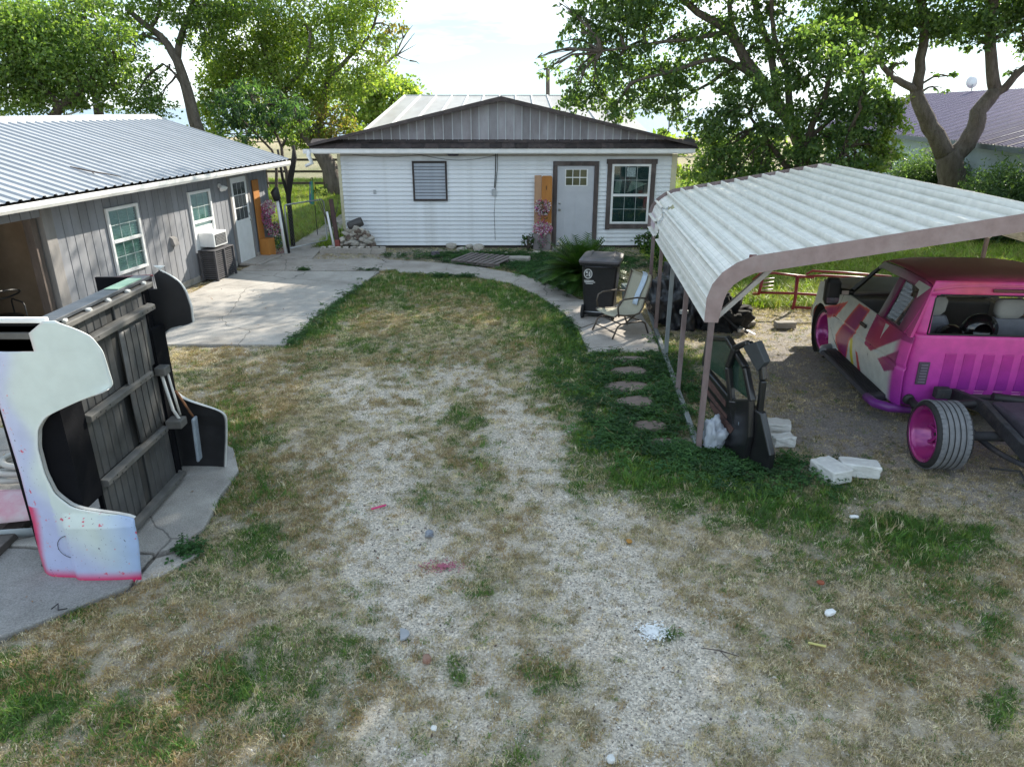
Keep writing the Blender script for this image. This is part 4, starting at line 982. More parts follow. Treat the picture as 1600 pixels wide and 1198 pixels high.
MB().tube([(-.28, -.18, .225), (.28, -.18, .225)], .012, 8).tube([(-.28, .22, .225), (.28, .22, .225)], .012, 8).tube([(-.28, -.28, .1), (.28, -.28, .1)], .01, 8).build('cross_bar', brz, CH)
TWL = thing('hanging_cloth', 'pale blue strip of cloth draped over the back of the sling chair', 'towel', (1.78, 11.32, .03), R(-62))
MB().grid(lambda u, v: (v + .03 + .02 * math.sin(u[1] * 9), u[0] - .015, u[1] + .02), [p for p in fine[15:]] , [.0, .04, .08, .12]).build('cloth', mat('pale_cloth', (.5, .58, .68), (.42, .5, .6), rough=.8, scale=20), TWL, solid=.006)
# cooler/bucket behind the bin
BK = thing('storage_tote', 'grey green plastic tote with blue and white bags behind the black bin', 'container', (2.3, 13.35, 0), .1)
loft([rrect(.3, .26, .03, .0), rrect(.36, .32, .03, .34)], mat('tote_teal', (.16, .2, .2), rough=.5), 'tub', BK)
MB().tube([(-.18, -.17, .28), (.18, -.17, .28)], .02, 6).build('rim_bar', white, BK)
link('bag', rock_mesh('bag', .16, .13, .12, 900, mat('lilac_bag', (.45, .42, .62), (.3, .28, .6), rough=.5, scale=10)), None, BK, (.08, 0, .4))
# dark tarp heap
def crumple(name, sx, sy, sz, seed, m, sub=4, amp=.22, f=2.0):
    from mathutils import noise as mn
    bm = bmesh.new(); bmesh.ops.create_icosphere(bm, subdivisions=sub, radius=1)
    o = Vector((seed * 3.1, seed * 1.7, 0))
    for v in bm.verts:
        p = v.co.copy(); k = 1 + amp * mn.noise(p * f + o) + amp * .5 * abs(mn.noise(p * f * 2.3 + o)) + amp * .3 * mn.noise(p * f * 6 + o)
        c = p * k; zc = c.z
        v.co = Vector((c.x * sx, c.y * sy, max(zc, -.35) * sz))
    mm = bpy.data.meshes.new(name); bm.to_mesh(mm); bm.free(); mm.materials.append(m); mm.polygons.foreach_set('use_smooth', [True] * len(mm.polygons)); return mm
tarpm = mat('black_tarp', (.02, .022, .028), (.012, .013, .016), rough=.38, scale=6, bump=.35)
TP = link('tarp_heap', crumple('tarp_heap', .52, .85, .68, 3, tarpm, 5, .35, 2.6), None, None, (2.98, 12.35, .2), (0, 0, -.1))
tag(TP, 'tall heap wrapped in crinkled black tarp behind the carport legs', 'tarp heap')
TP2 = link('tarp_heap', crumple('tarp_heap', .42, .36, .42, 9, mat('black_cloth', (.012, .012, .013), rough=.9), 5, .5, 3), None, None, (3.55, 11.75, .12))
tag(TP2, 'lower heap of black cloth and scrap right of the tall tarp heap', 'heap')
SCR = thing('scrap_parts', 'small metal scrap and grey strap pieces on the ground in front of the black heap', 'scrap', (3.6, 11.3, 0))
MB().tube([(-.3, 0, .25), (-.1, .05, .3), (.1, 0, .12), (.3, -.05, .03)], .02, 6).build('strap', tarpm, SCR)
link('metal_lump', rock_mesh('metal_lump', .07, .06, .05, 950, mat('scrap_metal', (.4, .38, .36), rough=.4, metal=.5)), None, SCR, (.18, -.05, .08))
link('metal_lump', rock_mesh('metal_lump', .09, .05, .05, 951, mat('scrap_grey', (.4, .42, .42), rough=.5)), None, SCR, (-.75, .1, .35))
MB().beam((.2, .1, .1), (.4, -.1, .02), .03, .015).build('bar', gal, SCR)

# ==================================================================== CARPORT
CPA = -math.atan(.084)
CP = thing('metal_carport', 'open metal carport with pale ribbed rounded roof and mauve steel legs', 'carport', (1.99, 6.97, 0), CPA)
mauve = mat('mauve_steel', (.33, .245, .235), (.25, .18, .17), rough=.55, scale=7, bump=.1, dirt=(.38, .34, .32), dirt_amt=.35)
mauveo = mat('mauve_rust', (.235, .17, .165), (.15, .11, .105), rough=.7, scale=10, bump=.15, stretch=(1, 1, .4), dirt=(.32, .29, .29), dirt_amt=.6)
galv = mat('galv_post', (.30, .33, .34), (.22, .24, .25), rough=.5, metal=.4, scale=8, stretch=(1, 1, .4), dirt=(.2, .14, .12), dirt_amt=.5)
cpr = mat('carport_roof', (.77, .74, .68), (.69, .66, .61), rough=.42, metal=.1, spec=.5, scale=1.7, stretch=(1, .3, 1), dirt=(.34, .33, .29), dirt_amt=.45, fine=.02)
CW = 5.75; RID = CW / 2
# cross-section of the roof (v, z) from left lower lip over ridge to right lip
def xsec():
    left = [(.0, 1.50), (.0, 1.74), (.035, 1.86), (.11, 1.965), (.22, 2.05), (.36, 2.115)]
    pts = left + [(RID, 2.57)]
    right = [(CW - a, z) for a, z in left[::-1]]
    return pts + right
XS = xsec()
def resample(pts, step):
    o = [pts[0]]; 
    for a, b in zip(pts[:-1], pts[1:]):
        d_ = math.hypot(b[0] - a[0], b[1] - a[1]); k = max(1, round(d_ / step))
        for i in range(1, k + 1): o.append((a[0] + (b[0] - a[0]) * i / k, a[1] + (b[1] - a[1]) * i / k))
    return o
# arc-length parameterised with ribs
cum = [0]
for a, b in zip(XS[:-1], XS[1:]): cum.append(cum[-1] + math.hypot(b[0] - a[0], b[1] - a[1]))
TOT = cum[-1]
def at_arc(s_):
    s_ = min(max(s_, 0), TOT - 1e-6)
    i = max(j for j in range(len(cum)) if cum[j] <= s_); i = min(i, len(XS) - 2)
    t_ = (s_ - cum[i]) / (cum[i + 1] - cum[i]); a, b = XS[i], XS[i + 1]
    def seg_n(k):
        k = min(max(k, 0), len(XS) - 2); d_ = Vector((XS[k + 1][0] - XS[k][0], XS[k + 1][1] - XS[k][1])).normalized(); return Vector((-d_.y, d_.x))
    nn = (seg_n(i) * (1 - abs(t_ - .5)) + (seg_n(i - 1) if t_ < .5 else seg_n(i + 1)) * abs(t_ - .5)).normalized()
    return Vector((a[0] + (b[0] - a[0]) * t_, a[1] + (b[1] - a[1]) * t_)), nn
pitch = .2286; nrib = int(TOT / pitch)
pitch = TOT / nrib
S0, S1 = -.12, 5.95
sheets = nrib // 4 + 1
rgr = random.Random(12)
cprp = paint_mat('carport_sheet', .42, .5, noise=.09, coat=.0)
tear = [(4.55, 0.0), (4.75, .12), (4.62, .25), (4.78, .42), (5.05, .30), (5.0, .16), (4.9, .0)]
for k in range(sheets):
    a0 = k * 4 * pitch; a1 = min(a0 + 4 * pitch, TOT)
    if a1 - a0 < .05: continue
    prof_ = []; nn_ = int(round((a1 - a0) / pitch))
    for j in range(nn_):
        for (f_, h_) in ((0, .055), (.05, .055), (.11, .0), (.34, .0), (.37, .007), (.40, .0), (.62, .0), (.65, .007), (.68, 0), (.89, .0), (.95, .055)):
            prof_.append((a0 + (j + f_) * pitch, h_))
    prof_.append((a1, .055))
    ys = list(np.linspace(S0, S1, 43)) if k == 0 else list(np.linspace(S0, S1, 19))
    mb = MB()
    def fn(u, v):
        p, nn = at_arc(v[0]); q_ = p + nn * v[1]
        return (q_.x, u, q_.y)
    V = [fn(u, v) for u in ys for v in prof_]; m_ = len(prof_); F = []
    for i in range(len(ys) - 1):
        for j in range(m_ - 1):
            ym = (ys[i] + ys[i + 1]) / 2; am = (prof_[j][0] + prof_[j + 1][0]) / 2
            if k == 0:
                # torn gap in the side sheet and a missing lower strip beyond it
                c0 = 4.62 + .06 * math.sin(am * 30); wd_ = .22 + .10 * am + .03 * math.sin(am * 47)
                if c0 < ym < c0 + wd_ and am < .62: continue
            F.append((i * m_ + j, (i + 1) * m_ + j, (i + 1) * m_ + j + 1, i * m_ + j + 1))
    mb.add(V, F, False)
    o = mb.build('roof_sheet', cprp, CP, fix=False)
    # darker bands along the foot of each rib, fainter on the flats beside it
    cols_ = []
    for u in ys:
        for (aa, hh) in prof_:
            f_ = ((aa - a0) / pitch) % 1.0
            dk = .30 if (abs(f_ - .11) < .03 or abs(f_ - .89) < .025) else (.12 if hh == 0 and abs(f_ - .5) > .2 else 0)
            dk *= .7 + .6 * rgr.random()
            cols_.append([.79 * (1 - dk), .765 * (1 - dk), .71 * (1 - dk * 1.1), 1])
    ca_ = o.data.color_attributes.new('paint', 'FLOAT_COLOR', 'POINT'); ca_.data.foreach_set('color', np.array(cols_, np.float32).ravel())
# bent flap at the tear
MB().grid(lambda u, v: (.03 - .07 * u + .03 * math.sin(v * 9), 4.56 + v * .08 - .06 * u, 1.90 - .09 * u + v * .02), [0, .5, 1], [0, .5, 1]).build('torn_flap', cpr, CP, solid=.004)
MB().box(-.012, 5.30, 1.56, -.006, 5.85, 1.78).build('pink_stain', mat('pink_spray', (.55, .35, .45), (.5, .5, .52), rough=.5, scale=4), CP)
# front fascia following the section, rear too
def fascia(s0, s1, m_, drop=.17, nm='fascia'):
    ins = [(a, z) for a, z in XS]
    segs = list(zip(ins[:-1], ins[1:]))
    for i, (a, b) in enumerate(segs):
        def inner(k, drop_=None):
            p = Vector(XS[k]); 
            d1 = Vector(XS[min(k + 1, len(XS) - 1)]) - Vector(XS[max(k - 1, 0)]); d1.normalize(); nn = Vector((d1.y, -d1.x)); dd = drop_ if drop_ is not None else drop if 0 < k < len(XS) - 1 else drop * .7
            return p + nn * dd
        pa, pb = inner(i), inner(i + 1); oa, ob_ = inner(i, -.057), inner(i + 1, -.057)
        MB().prism([(oa.x, oa.y), (ob_.x, ob_.y), (pb.x, pb.y), (pa.x, pa.y)], lambda u, v, tt: (u, tt, v), s0, s1).build(nm, m_, CP)
fascia(S0 - .012, S0 - .002, mauve, .112)
fascia(S1 + .002, S1 + .012, mauveo, .12)
# hoops (legs + rafters)
leg_s = [0.02, 1.72, 3.08, 4.50, 5.80]
leg_m = [mauveo, mauveo, galv, mauveo, mauveo]
for s_, lm_ in zip(leg_s, leg_m):
    for side_ in (0, 1):
        x0 = .045 if side_ == 0 else CW - .045
        MB().box(x0 - .029, s_ - .029, 0, x0 + .029, s_ + .029, 1.72).build('leg', lm_, CP, bevel=.006)
    rf = [(.045, 1.70), (.09, 1.83), (.2, 1.96), (.36, 2.04), (RID, 2.48), (CW - .36, 2.04), (CW - .2, 1.96), (CW - .09, 1.83), (CW - .045, 1.70)]
    mbr = MB()
    for a, b in zip(rf[:-1], rf[1:]): mbr.beam((a[0], s_, a[1]), (b[0], s_, b[1]), .06, .06)
    mbr.build('rafter', mauveo, CP)
for side_ in (0, 1):
    x0 = .045 if side_ == 0 else CW - .045; x1 = .62 if side_ == 0 else CW - .62
    MB().beam((x0, .08, 1.44), (x1, .08, 2.05), .05, .05).build('knee_brace', mat('white_brace', (.55, .53, .5), (.4, .36, .33), rough=.6, scale=8), CP, bevel=.005)
    MB().beam((x0, 5.72, 1.44), (x1, 5.72, 2.05), .05, .05).build('knee_brace', MATS['white_brace'], CP, bevel=.005)
    MB().beam((x0 - .0, -.02, .035), (x0, 6.0, .035), .06, .06).build('base_rail', galv, CP, bevel=.005)
for v_ in (1.2, 2.2, 3.5, 4.6):
    z_ = 2.115 + (2.57 - 2.115) * ((v_ - .36) / (RID - .36) if v_ < RID else (CW - .36 - v_) / (RID - .36)) - .035
    MB().beam((v_, S0, z_), (v_, S1, z_), .05, .03).build('purlin', mauveo, CP)
# bolts and rust marks on the roof, front bracket
bolts = MB(); rr = random.Random(3)
for v_ in np.arange(.5, RID, .457):
    for s_ in leg_s:
        a_ = (v_ - .36) / (RID - .36); z_ = 2.115 + (2.57 - 2.115) * a_ + .006
        bolts.lathe([(0, .008), (.012, .008), (.014, 0)], (v_ + rr.uniform(-.02, .02), s_ - .1 + rr.uniform(-.03, .03), z_), 'z', 7)
bolts.build('roof_screws', mat('rusty_screw', (.06, .04, .035), rough=.8), CP, kind='stuff')
MB().box(.33, -.13, 2.118, .40, -.02, 2.165).box(.55, -.11, 2.16, .6, -.03, 2.19).build('rust_bracket', mat('rust_red', (.16, .045, .035), rough=.8), CP, bevel=.004)

# ==================================================================== PICKUP
TO = (4.43, 6.63, 0)
TK = thing('pickup_truck', 'pink and white painted pickup cab without its bed under the carport', 'pickup truck', TO, CPA)
tp = paint_mat('truck_paint', .38, .5, noise=.10, coat=.15)
WH = (.62, .64, .62); MAG = (.40, .022, .10); ORG = (.75, .12, .06); PUR = (.20, .03, .22); YEL = (.70, .62, .05); PINK = (.68, .07, .34); PURP = (.36, .035, .38); BLKP = (.035, .022, .028)
GRA = [([(3.55, .77), (2.84, 1.03), (3.12, .74), (3.41, .63)], MAG),
       ([(2.49, 1.10), (2.13, 1.10), (2.28, .86), (2.43, .65), (2.53, .56), (2.57, .38), (2.60, .25), (2.9, .30), (3.02, .39), (3.04, .49), (2.85, .70)], MAG),
       ([(1.93, 1.09), (2.05, .69), (1.81, .66), (1.17, 1.02), (1.0, 1.02), (1.0, 1.2), (1.9, 1.2)], MAG),
       ([(1.58, .64), (1.12, .90), (1.12, .66), (1.35, .56)], MAG),
       ([(2.5, .6), (2.42, .64), (2.38, .45), (2.30, .28), (2.38, .26), (2.48, .42)], YEL),
       ([(2.28, .52), (2.20, .50), (2.02, .24), (2.14, .24)], MAG)]
def polydist(x, y, poly):
    m_ = 9
    for i in range(len(poly)):
        a = poly[i]; b = poly[(i + 1) % len(poly)]
        dx, dy = b[0] - a[0], b[1] - a[1]; t_ = max(0, min(1, ((x - a[0]) * dx + (y - a[1]) * dy) / (dx * dx + dy * dy + 1e-9)))
        m_ = min(m_, math.hypot(x - a[0] - dx * t_, y - a[1] - dy * t_))
    return m_
def side_paint(s_, z):
    c = WH
    if s_ < 1.30:
        t_ = max(0, min(1, (1.25 - s_) / .12)); c = lerp(WH, lerp(PURP, PINK, min(1, max(0, (z - .3) / .7))), t_)
    for poly, col in GRA:
        if inpoly(s_, z, poly):
            d_ = polydist(s_, z, poly)
            k_ = math.sin(s_ * 5 + z * 3) * .5 + .5
            cc = lerp(col, PUR, .55 * k_) if col == MAG else col
            c = lerp(ORG, cc, min(1, d_ / .05)) if col == MAG and s_ > 2.1 else cc
    if s_ > 4.18 and z < .62: c = ORG
    return c
ARC = (3.66, .36, .42)
def zb(s_):
    if s_ > 4.1: return .32
    d_ = s_ - ARC[0]
    if abs(d_) < ARC[2]: return max(.26, ARC[1] + math.sqrt(ARC[2] ** 2 - d_ ** 2))
    return .26
def ztop(s_):
    return interp([(1.0, 1.10), (2.8, 1.12), (3.3, 1.10), (3.9, 1.07), (4.2, 1.00), (4.35, .90)], s_)
def sx_(s_, z):
    bulge = .035 * math.sin(max(0, min(1, (z - .26) / .82)) * math.pi)
    nose = max(0, s_ - 3.95) ** 2 * .9
    cor = (max(0, 1.16 - s_) / .16) ** 2 * .06
    flare = .03 * math.exp(-((s_ - ARC[0]) ** 2 + (z - ARC[1]) ** 2 - ARC[2] ** 2) ** 2 * 40)
    crease = .012 * (1 if .70 < z < .74 else 0)
    return -.05 - bulge + nose + cor - flare + crease
ss_ = sorted(set(list(np.arange(1.0, 4.36, .0125)) + [ARC[0] - ARC[2] + .001, ARC[0] + ARC[2] - .001, ARC[0] - ARC[2] + .01, ARC[0] + ARC[2] - .01]))
TW_ = 1.95
for side_ in (0, 1):
    mb = MB()
    def fn(u, v):
        z = zb(u) + (ztop(u) - zb(u)) * v; x = sx_(u, z)
        return (x if side_ == 0 else TW_ - .1 - x, u, z)
    mb.grid(fn, ss_, list(np.linspace(0, 1, 61)))
    o = mb.build('body_side', tp, TK, solid=.012)
    set_paint(o.data, lambda c: side_paint(c.y, c.z))
# door seam and handle, on the near side
seam = mat('seam_dark', (.02, .02, .02), rough=.8)
MB().tube([(sx_(a, z) - .004, a, z) for a, z in ((2.6, .27), (2.95, .33), (3.08, .42), (3.19, .55), (3.20, .72), (3.12, .86), (3.05, 1.08))], .005, 4).build('door_seam', seam, TK)
MB().tube([(sx_(a, z) - .004, a, z) for a, z in ((1.86, .27), (1.88, .6), (1.88, 1.09))], .005, 4).build('door_seam', seam, TK)
MB().tube([(sx_(a, z) - .004, a, z) for a, z in ((3.2, .72), (3.0, .725), (2.9, .728))], .004, 4).build('body_groove', seam, TK)
hd = MB().box(-.115, 2.06, .88, -.085, 2.24, .925).build('door_handle', mat('black_trim', (.02, .02, .02), rough=.35), TK, bevel=.01)
# upper cab, near side, tilted plane
def up(s_, z, t_=0, side_=0):
    x = -.045 + max(0, z - 1.08) * .25 + t_
    return (x, s_, z) if side_ == 0 else (TW_ - .1 - x, s_, z)
maro = mat('roof_maroon', (.10, .02, .05), (.06, .015, .03), rough=.5, scale=4)
def upc(s_, z):
    if s_ < 1.25:
        t_ = min(1, (1.25 - s_) / .2)
        base_ = lerp(PINK, MAG, .3)
        return lerp((.16, .02, .09), base_, t_)
    if s_ > 1.86: return (.30, .30, .28)
    return (.15, .018, .07)
for side_ in (0, 1):
    pieces = {
        'rear_pillar': [(1.0, 1.09), (1.34, 1.09), (1.27, 1.58), (1.06, 1.66), (1.02, 1.60)],
        'window_sill': [(1.34, 1.085), (1.90, 1.085), (1.90, 1.12), (1.34, 1.12)],
        'roof_rail': [(1.06, 1.66), (1.27, 1.585), (1.72, 1.60), (2.35, 1.60), (2.42, 1.57), (2.46, 1.60), (2.35, 1.68), (1.7, 1.71), (1.2, 1.70)],
        'centre_pillar': [(1.77, 1.12), (1.93, 1.10), (1.83, 1.60), (1.70, 1.60)],
        'windscreen_pillar': [(2.42, 1.57), (2.46, 1.60), (3.02, 1.14), (2.90, 1.12)]}
    for nm, poly in pieces.items():
        mb = MB()
        pr = rough_poly(poly, 0, .08)
        mb.prism(pr, lambda u, v, tt: up(u, v, tt, side_), 0, .035)
        o = mb.build(nm, tp if nm != 'windscreen_pillar' else MATS['black_trim'], TK, bevel=.006)
        set_paint(o.data, lambda c: upc(c.y, c.z))
    MB().prism([(1.30, 1.125), (1.73, 1.125), (1.68, 1.35), (1.66, 1.585), (1.27, 1.57)], lambda u, v, tt: up(u, v, tt, side_), .018, .024).build('quarter_glass', MATS['tinted_pane'], TK)
    if side_ == 0:
        # white sweep of paint at the top of the rear pillar and on the lower quarter
        wp = mat('white_paint', WH, rough=.4)
        MB().prism([(1.36, 1.665), (1.06, 1.655), (1.24, 1.49), (1.265, 1.585), (1.40, 1.60)], lambda u, v, tt: up(u, v, tt, 0), -.004, -.001).build('painted_flash', wp, TK)
        MB().prism([(1.62, 1.08), (1.52, 1.08), (1.62, .93), (1.64, .88)], lambda u, v, tt: (sx_(u, v) + tt, u, v), -.008, -.004).build('painted_flash', wp, TK)
# roof
def roof_fn(u, v):
    # u along s, v across 0..1
    xl, xr = .115, TW_ - .1 - .115
    x = xl + (xr - xl) * v
    crown = .055 * (1 - (2 * v - 1) ** 4) + .03 * math.sin(math.pi * (u - 1.0) / 1.5)
    edge = -.06 * max(0, (1.12 - u) / .12) ** 2 - .05 * max(0, (u - 2.25) / .2) ** 2
    return (x, u, 1.69 + crown + edge)
o = MB().grid(roof_fn, list(np.linspace(1.0, 2.45, 22)), list(np.linspace(0, 1, 19))).build('cab_roof', tp, TK, solid=.01)
set_paint(o.data, lambda c: lerp(lerp(PINK, ORG, .4), (.20, .03, .06), min(1, max(0, (c.y - 1.02) / .28))) if c.y < 1.3 else lerp((.20, .03, .06), (.28, .035, .08), max(0, 1 - c.x * 1.2)))
# rear wall with window opening (x .09..1.76, z 1.14..1.58)
def rw_col(c):
    t_ = max(0, min(1, (c.z - .30) / .75))
    col = lerp(PURP, PINK, t_)
    if c.z > 1.58: col = lerp(col, ORG, .55 * math.exp(-((c.x - .55) / .35) ** 2))
    return col
def rear_fn(x, z):
    cx = (x - (TW_ - .1) / 2) / ((TW_ - .1) / 2)
    rnd = .10 * max(0, (abs(cx) - .86) / .14) ** 2
    slope = .03 * max(0, z - 1.1) / .5 + .02 * max(0, .45 - z)
    return (x, .99 + rnd + slope - .015 * math.sin(min(1, max(0, (z - .3) / .8)) * math.pi), z)
xL, xR = -.045, TW_ - .1 + .045
def rear_patch(x0, x1, z0, z1, nx_, nz_, nm='rear_panel', taper=False):
    def fn(u, v):
        x = u
        if taper or v > 1.09:
            k_ = max(0, v - 1.09) * .25
            x = x + (k_ * (1 - (u - xL) / .2) if u < xL + .2 else -k_ * (1 - (xR - u) / .2) if u > xR - .2 else 0)
        return rear_fn(x, v)
    o = MB().grid(fn, list(np.linspace(x0, x1, nx_)), list(np.linspace(z0, z1, nz_))).build(nm, tp, TK, solid=.012)
    set_paint(o.data, rw_col); return o
rear_patch(xL, xR, .27, 1.13, 60, 26)
rear_patch(xL, .15, 1.13, 1.58, 12, 12, 'rear_pillar')
rear_patch(xR - .195, xR, 1.13, 1.58, 12, 12, 'rear_pillar')
rear_patch(xL, xR, 1.58, 1.74, 60, 6, 'rear_header')
MB().tube([rear_fn(a, z) for a, z in ((.13, 1.14), (.15, 1.55), (.2, 1.585), (1.65, 1.585), (1.70, 1.55), (1.74, 1.14), (.13, 1.14))], .012, 6).build('window_seal', MATS['black_trim'], TK)
pk2 = mat('pink_panel', (.50, .035, .27), (.38, .03, .28), rough=.42, scale=2)
for k in range(7):
    x0 = .36 + k * .205
    o = MB().prism([(x0, .50), (x0 + .135, .50), (x0 + .13, .93), (x0 + .005, .93)], lambda u, v, tt: (u, rear_fn(u, v)[1] + tt, v), -.016, .0).build('pressed_rib', tp, TK, bevel=.008)
    set_paint(o.data, lambda c: lerp((.26, .02, .28), (.5, .035, .27), (c.z - .5) / .43))
    MB().tube([(x0 + .0, rear_fn(x0, .46)[1] - .008, .455), (x0 + .09, rear_fn(x0, .46)[1] - .008, .455), (x0 + .10, rear_fn(x0, .48)[1] - .008, .485), (x0 - .005, rear_fn(x0, .48)[1] - .008, .485)], .004, 4).build('scuffed_lip', mat('bare_lip', (.75, .40, .62), rough=.4), TK)
vt = MB().box(.10, .955, .55, .22, .975, .82).build('cab_vent', mat('vent_grey', (.10, .07, .10), rough=.6), TK, bevel=.006)
for k in range(7): MB().box(.125, .946, .575 + k * .034, .195, .956, .59 + k * .034).build('vent_louvre', mat('vent_light', (.2, .17, .22), rough=.5), vt)
MB().box(.72, .985, 1.625, 1.10, 1.0, 1.665).build('brake_light', mat('brake_lens', (.10, .01, .02), rough=.15, coat=.5), TK, bevel=.008)
# hood, windscreen, dash, front
hoodm = mat('hood_dark', (.20, .18, .19), (.14, .12, .13), rough=.5, scale=3)
MB().grid(lambda u, v: (.03 + (TW_ - .16) * v + (max(0, u - 4.0) ** 2 * .5) * (1 - 2 * v), u, 1.10 + .05 * (1 - (2 * v - 1) ** 2) - max(0, u - 3.9) ** 2 * .5 - .02 * (u - 2.85)), list(np.linspace(2.92, 4.38, 16)), list(np.linspace(0, 1, 13))).build('hood', hoodm, TK, solid=.01)
MB().add([(.12, 2.42, 1.66), (TW_ - .22, 2.42, 1.66), (TW_ - .13, 2.98, 1.14), (.03, 2.98, 1.14)], [(0, 1, 2, 3)]).build('windscreen', MATS['clear_pane'], TK)
MB().box(.1, 4.34, .40, TW_ - .2, 4.42, .92).build('grille', hoodm, TK, bevel=.02)
MB().box(.02, 4.40, .36, TW_ - .12, 4.52, .56).build('front_bumper', mat('bumper', (.3, .3, .3), rough=.3, metal=.5), TK, bevel=.02)
MB().box(.05, 1.02, .30, TW_ - .15, 3.2, .34).build('cab_floor', darkin, TK)
MB().box(.02, 2.75, .34, TW_ - .12, 3.0, 1.09).build('dashboard', mat('dash_grey', (.20, .20, .19), (.15, .15, .14), rough=.7), TK, bevel=.03)
# door trim pillar lattice (inside of far door) + steering wheel
dt = mat('door_trim', (.36, .36, .34), rough=.6)
MB().box(TW_ - .22, 1.95, .5, TW_ - .18, 2.9, 1.10).build('far_door_trim', dt, TK, bevel=.01)
MB().tube([(.55 + .19 * math.cos(a), 2.62 - .06 * math.sin(a), 1.10 + .18 * math.sin(a)) for a in np.linspace(0, 2 * math.pi, 21)], .014, 6).tube([(.36, 2.62, 1.1), (.74, 2.62, 1.1)], .012, 5).build('steering_wheel', MATS['black_trim'], TK)
# grey console frame seen in the door window
for (a, b, c, d) in ((2.70, 1.0, 2.73, 1.32), (2.45, 1.0, 2.48, 1.30)):
    MB().box(.85, a, b, .9, c, d).build('dash_trim', dt, TK, bevel=.008)
MB().box(.85, 2.45, 1.28, .9, 2.73, 1.32).box(.85, 2.48, 1.14, .9, 2.70, 1.17).build('dash_trim', dt, TK, bevel=.006)
# seats
seatm = mat('seat_cloth', (.20, .21, .235), (.15, .16, .18), rough=.85, scale=8, bump=.08)
headm = mat('headrest', (.36, .36, .33), (.29, .29, .27), rough=.8)
def seat(cx, cy, wd=.5):
    st = MB().box(cx - wd / 2, cy, .36, cx + wd / 2, cy + .5, .62).build('seat', seatm, TK, bevel=.05, seg=3)
    loft([rrect(wd, .16, .06, .6, cx, cy), rrect(wd * 1.04, .17, .06, .9, cx, cy - .03), rrect(wd * .98, .15, .06, 1.12, cx, cy - .06), rrect(wd * .75, .12, .05, 1.22, cx, cy - .07)], seatm, 'seat_back', st, bevel=.02, smooth=True)
    loft([rrect(.24, .08, .04, 1.22, cx, cy - .08), rrect(.32, .13, .05, 1.28, cx, cy - .08), rrect(.33, .13, .05, 1.40, cx, cy - .085), rrect(.26, .09, .04, 1.45, cx, cy - .085)], headm, 'headrest', st, bevel=.01, smooth=True)
seat(.38, 1.62); seat(1.22, 1.55, .56)
sp = MB().lathe([(0, .10), (.05, .10), (.16, .05), (.2, .0), (.2, -.05), (.1, -.1)], (.86, 1.35, 1.10), 'y', 24).build('speaker', mat('gloss_black', (.01, .01, .01), rough=.12, coat=.6), TK)
MB().lathe([(0, -.18), (.05, -.18), (.13, -.10), (.15, .0), (.12, .1), (0, .1)], (.55, 1.32, 1.02), 'y', 20).build('speaker', MATS['gloss_black'], TK)
MB().box(.08, 1.08, .34, TW_ - .2, 1.3, .92).build('rear_shelf', darkin, TK, bevel=.02)
# mirror
mi = MB().tube([(-.02, 2.88, 1.15), (-.2, 2.84, 1.17)], .045, 8).build('mirror_arm', MATS['black_trim'], TK)
loft([rrect(.16, .07, .03, .99, -.31, 2.80), rrect(.2, .12, .04, 1.05, -.31, 2.82), rrect(.2, .13, .04, 1.30, -.31, 2.83), rrect(.15, .09, .04, 1.36, -.31, 2.83)], MATS['black_trim'], 'mirror_head', mi, bevel=.015)
MB().box(-.39, 2.748, 1.03, -.23, 2.755, 1.10).build('mirror_glass', mat('mirror', (.30, .28, .33), rough=.1, metal=.7), mi)
MB().box(-.19, 2.79, 1.14, -.10, 2.80, 1.19).build('marker_lens', mat('marker', (.5, .4, .35), rough=.3), mi)
# running board
rb = MB().prism([(-.28, .24), (-.25, .28), (-.05, .30), (-.03, .22), (-.22, .20)], lambda u, v, tt: (u, tt, v), 1.25, 3.02).build('running_board', mat('board_rubber', (.045, .04, .055), (.03, .028, .04), rough=.55, scale=10), TK, bevel=.012)
for k in range(5): MB().box(-.235 + k * .036, 1.35, .284 + k * .004, -.222 + k * .036, 2.9, .293 + k * .004).build('tread_strip', mat('tread', (.02, .02, .024), rough=.7), rb)
MB().tube([(-.24, 2.98, .26), (-.2, 3.1, .27), (-.06, 3.16, .28)], .05, 10).build('end_cap', mat('cap_silver', (.30, .31, .34), rough=.35), rb)
MB().tube([(-.26, 1.3, .25), (-.23, 1.12, .24), (-.1, 1.02, .23), (.12, .98, .22)], [.05, .055, .055, .04], 12).build('purple_step_end', mat('purple_paint', (.17, .03, .23), rough=.35), rb)
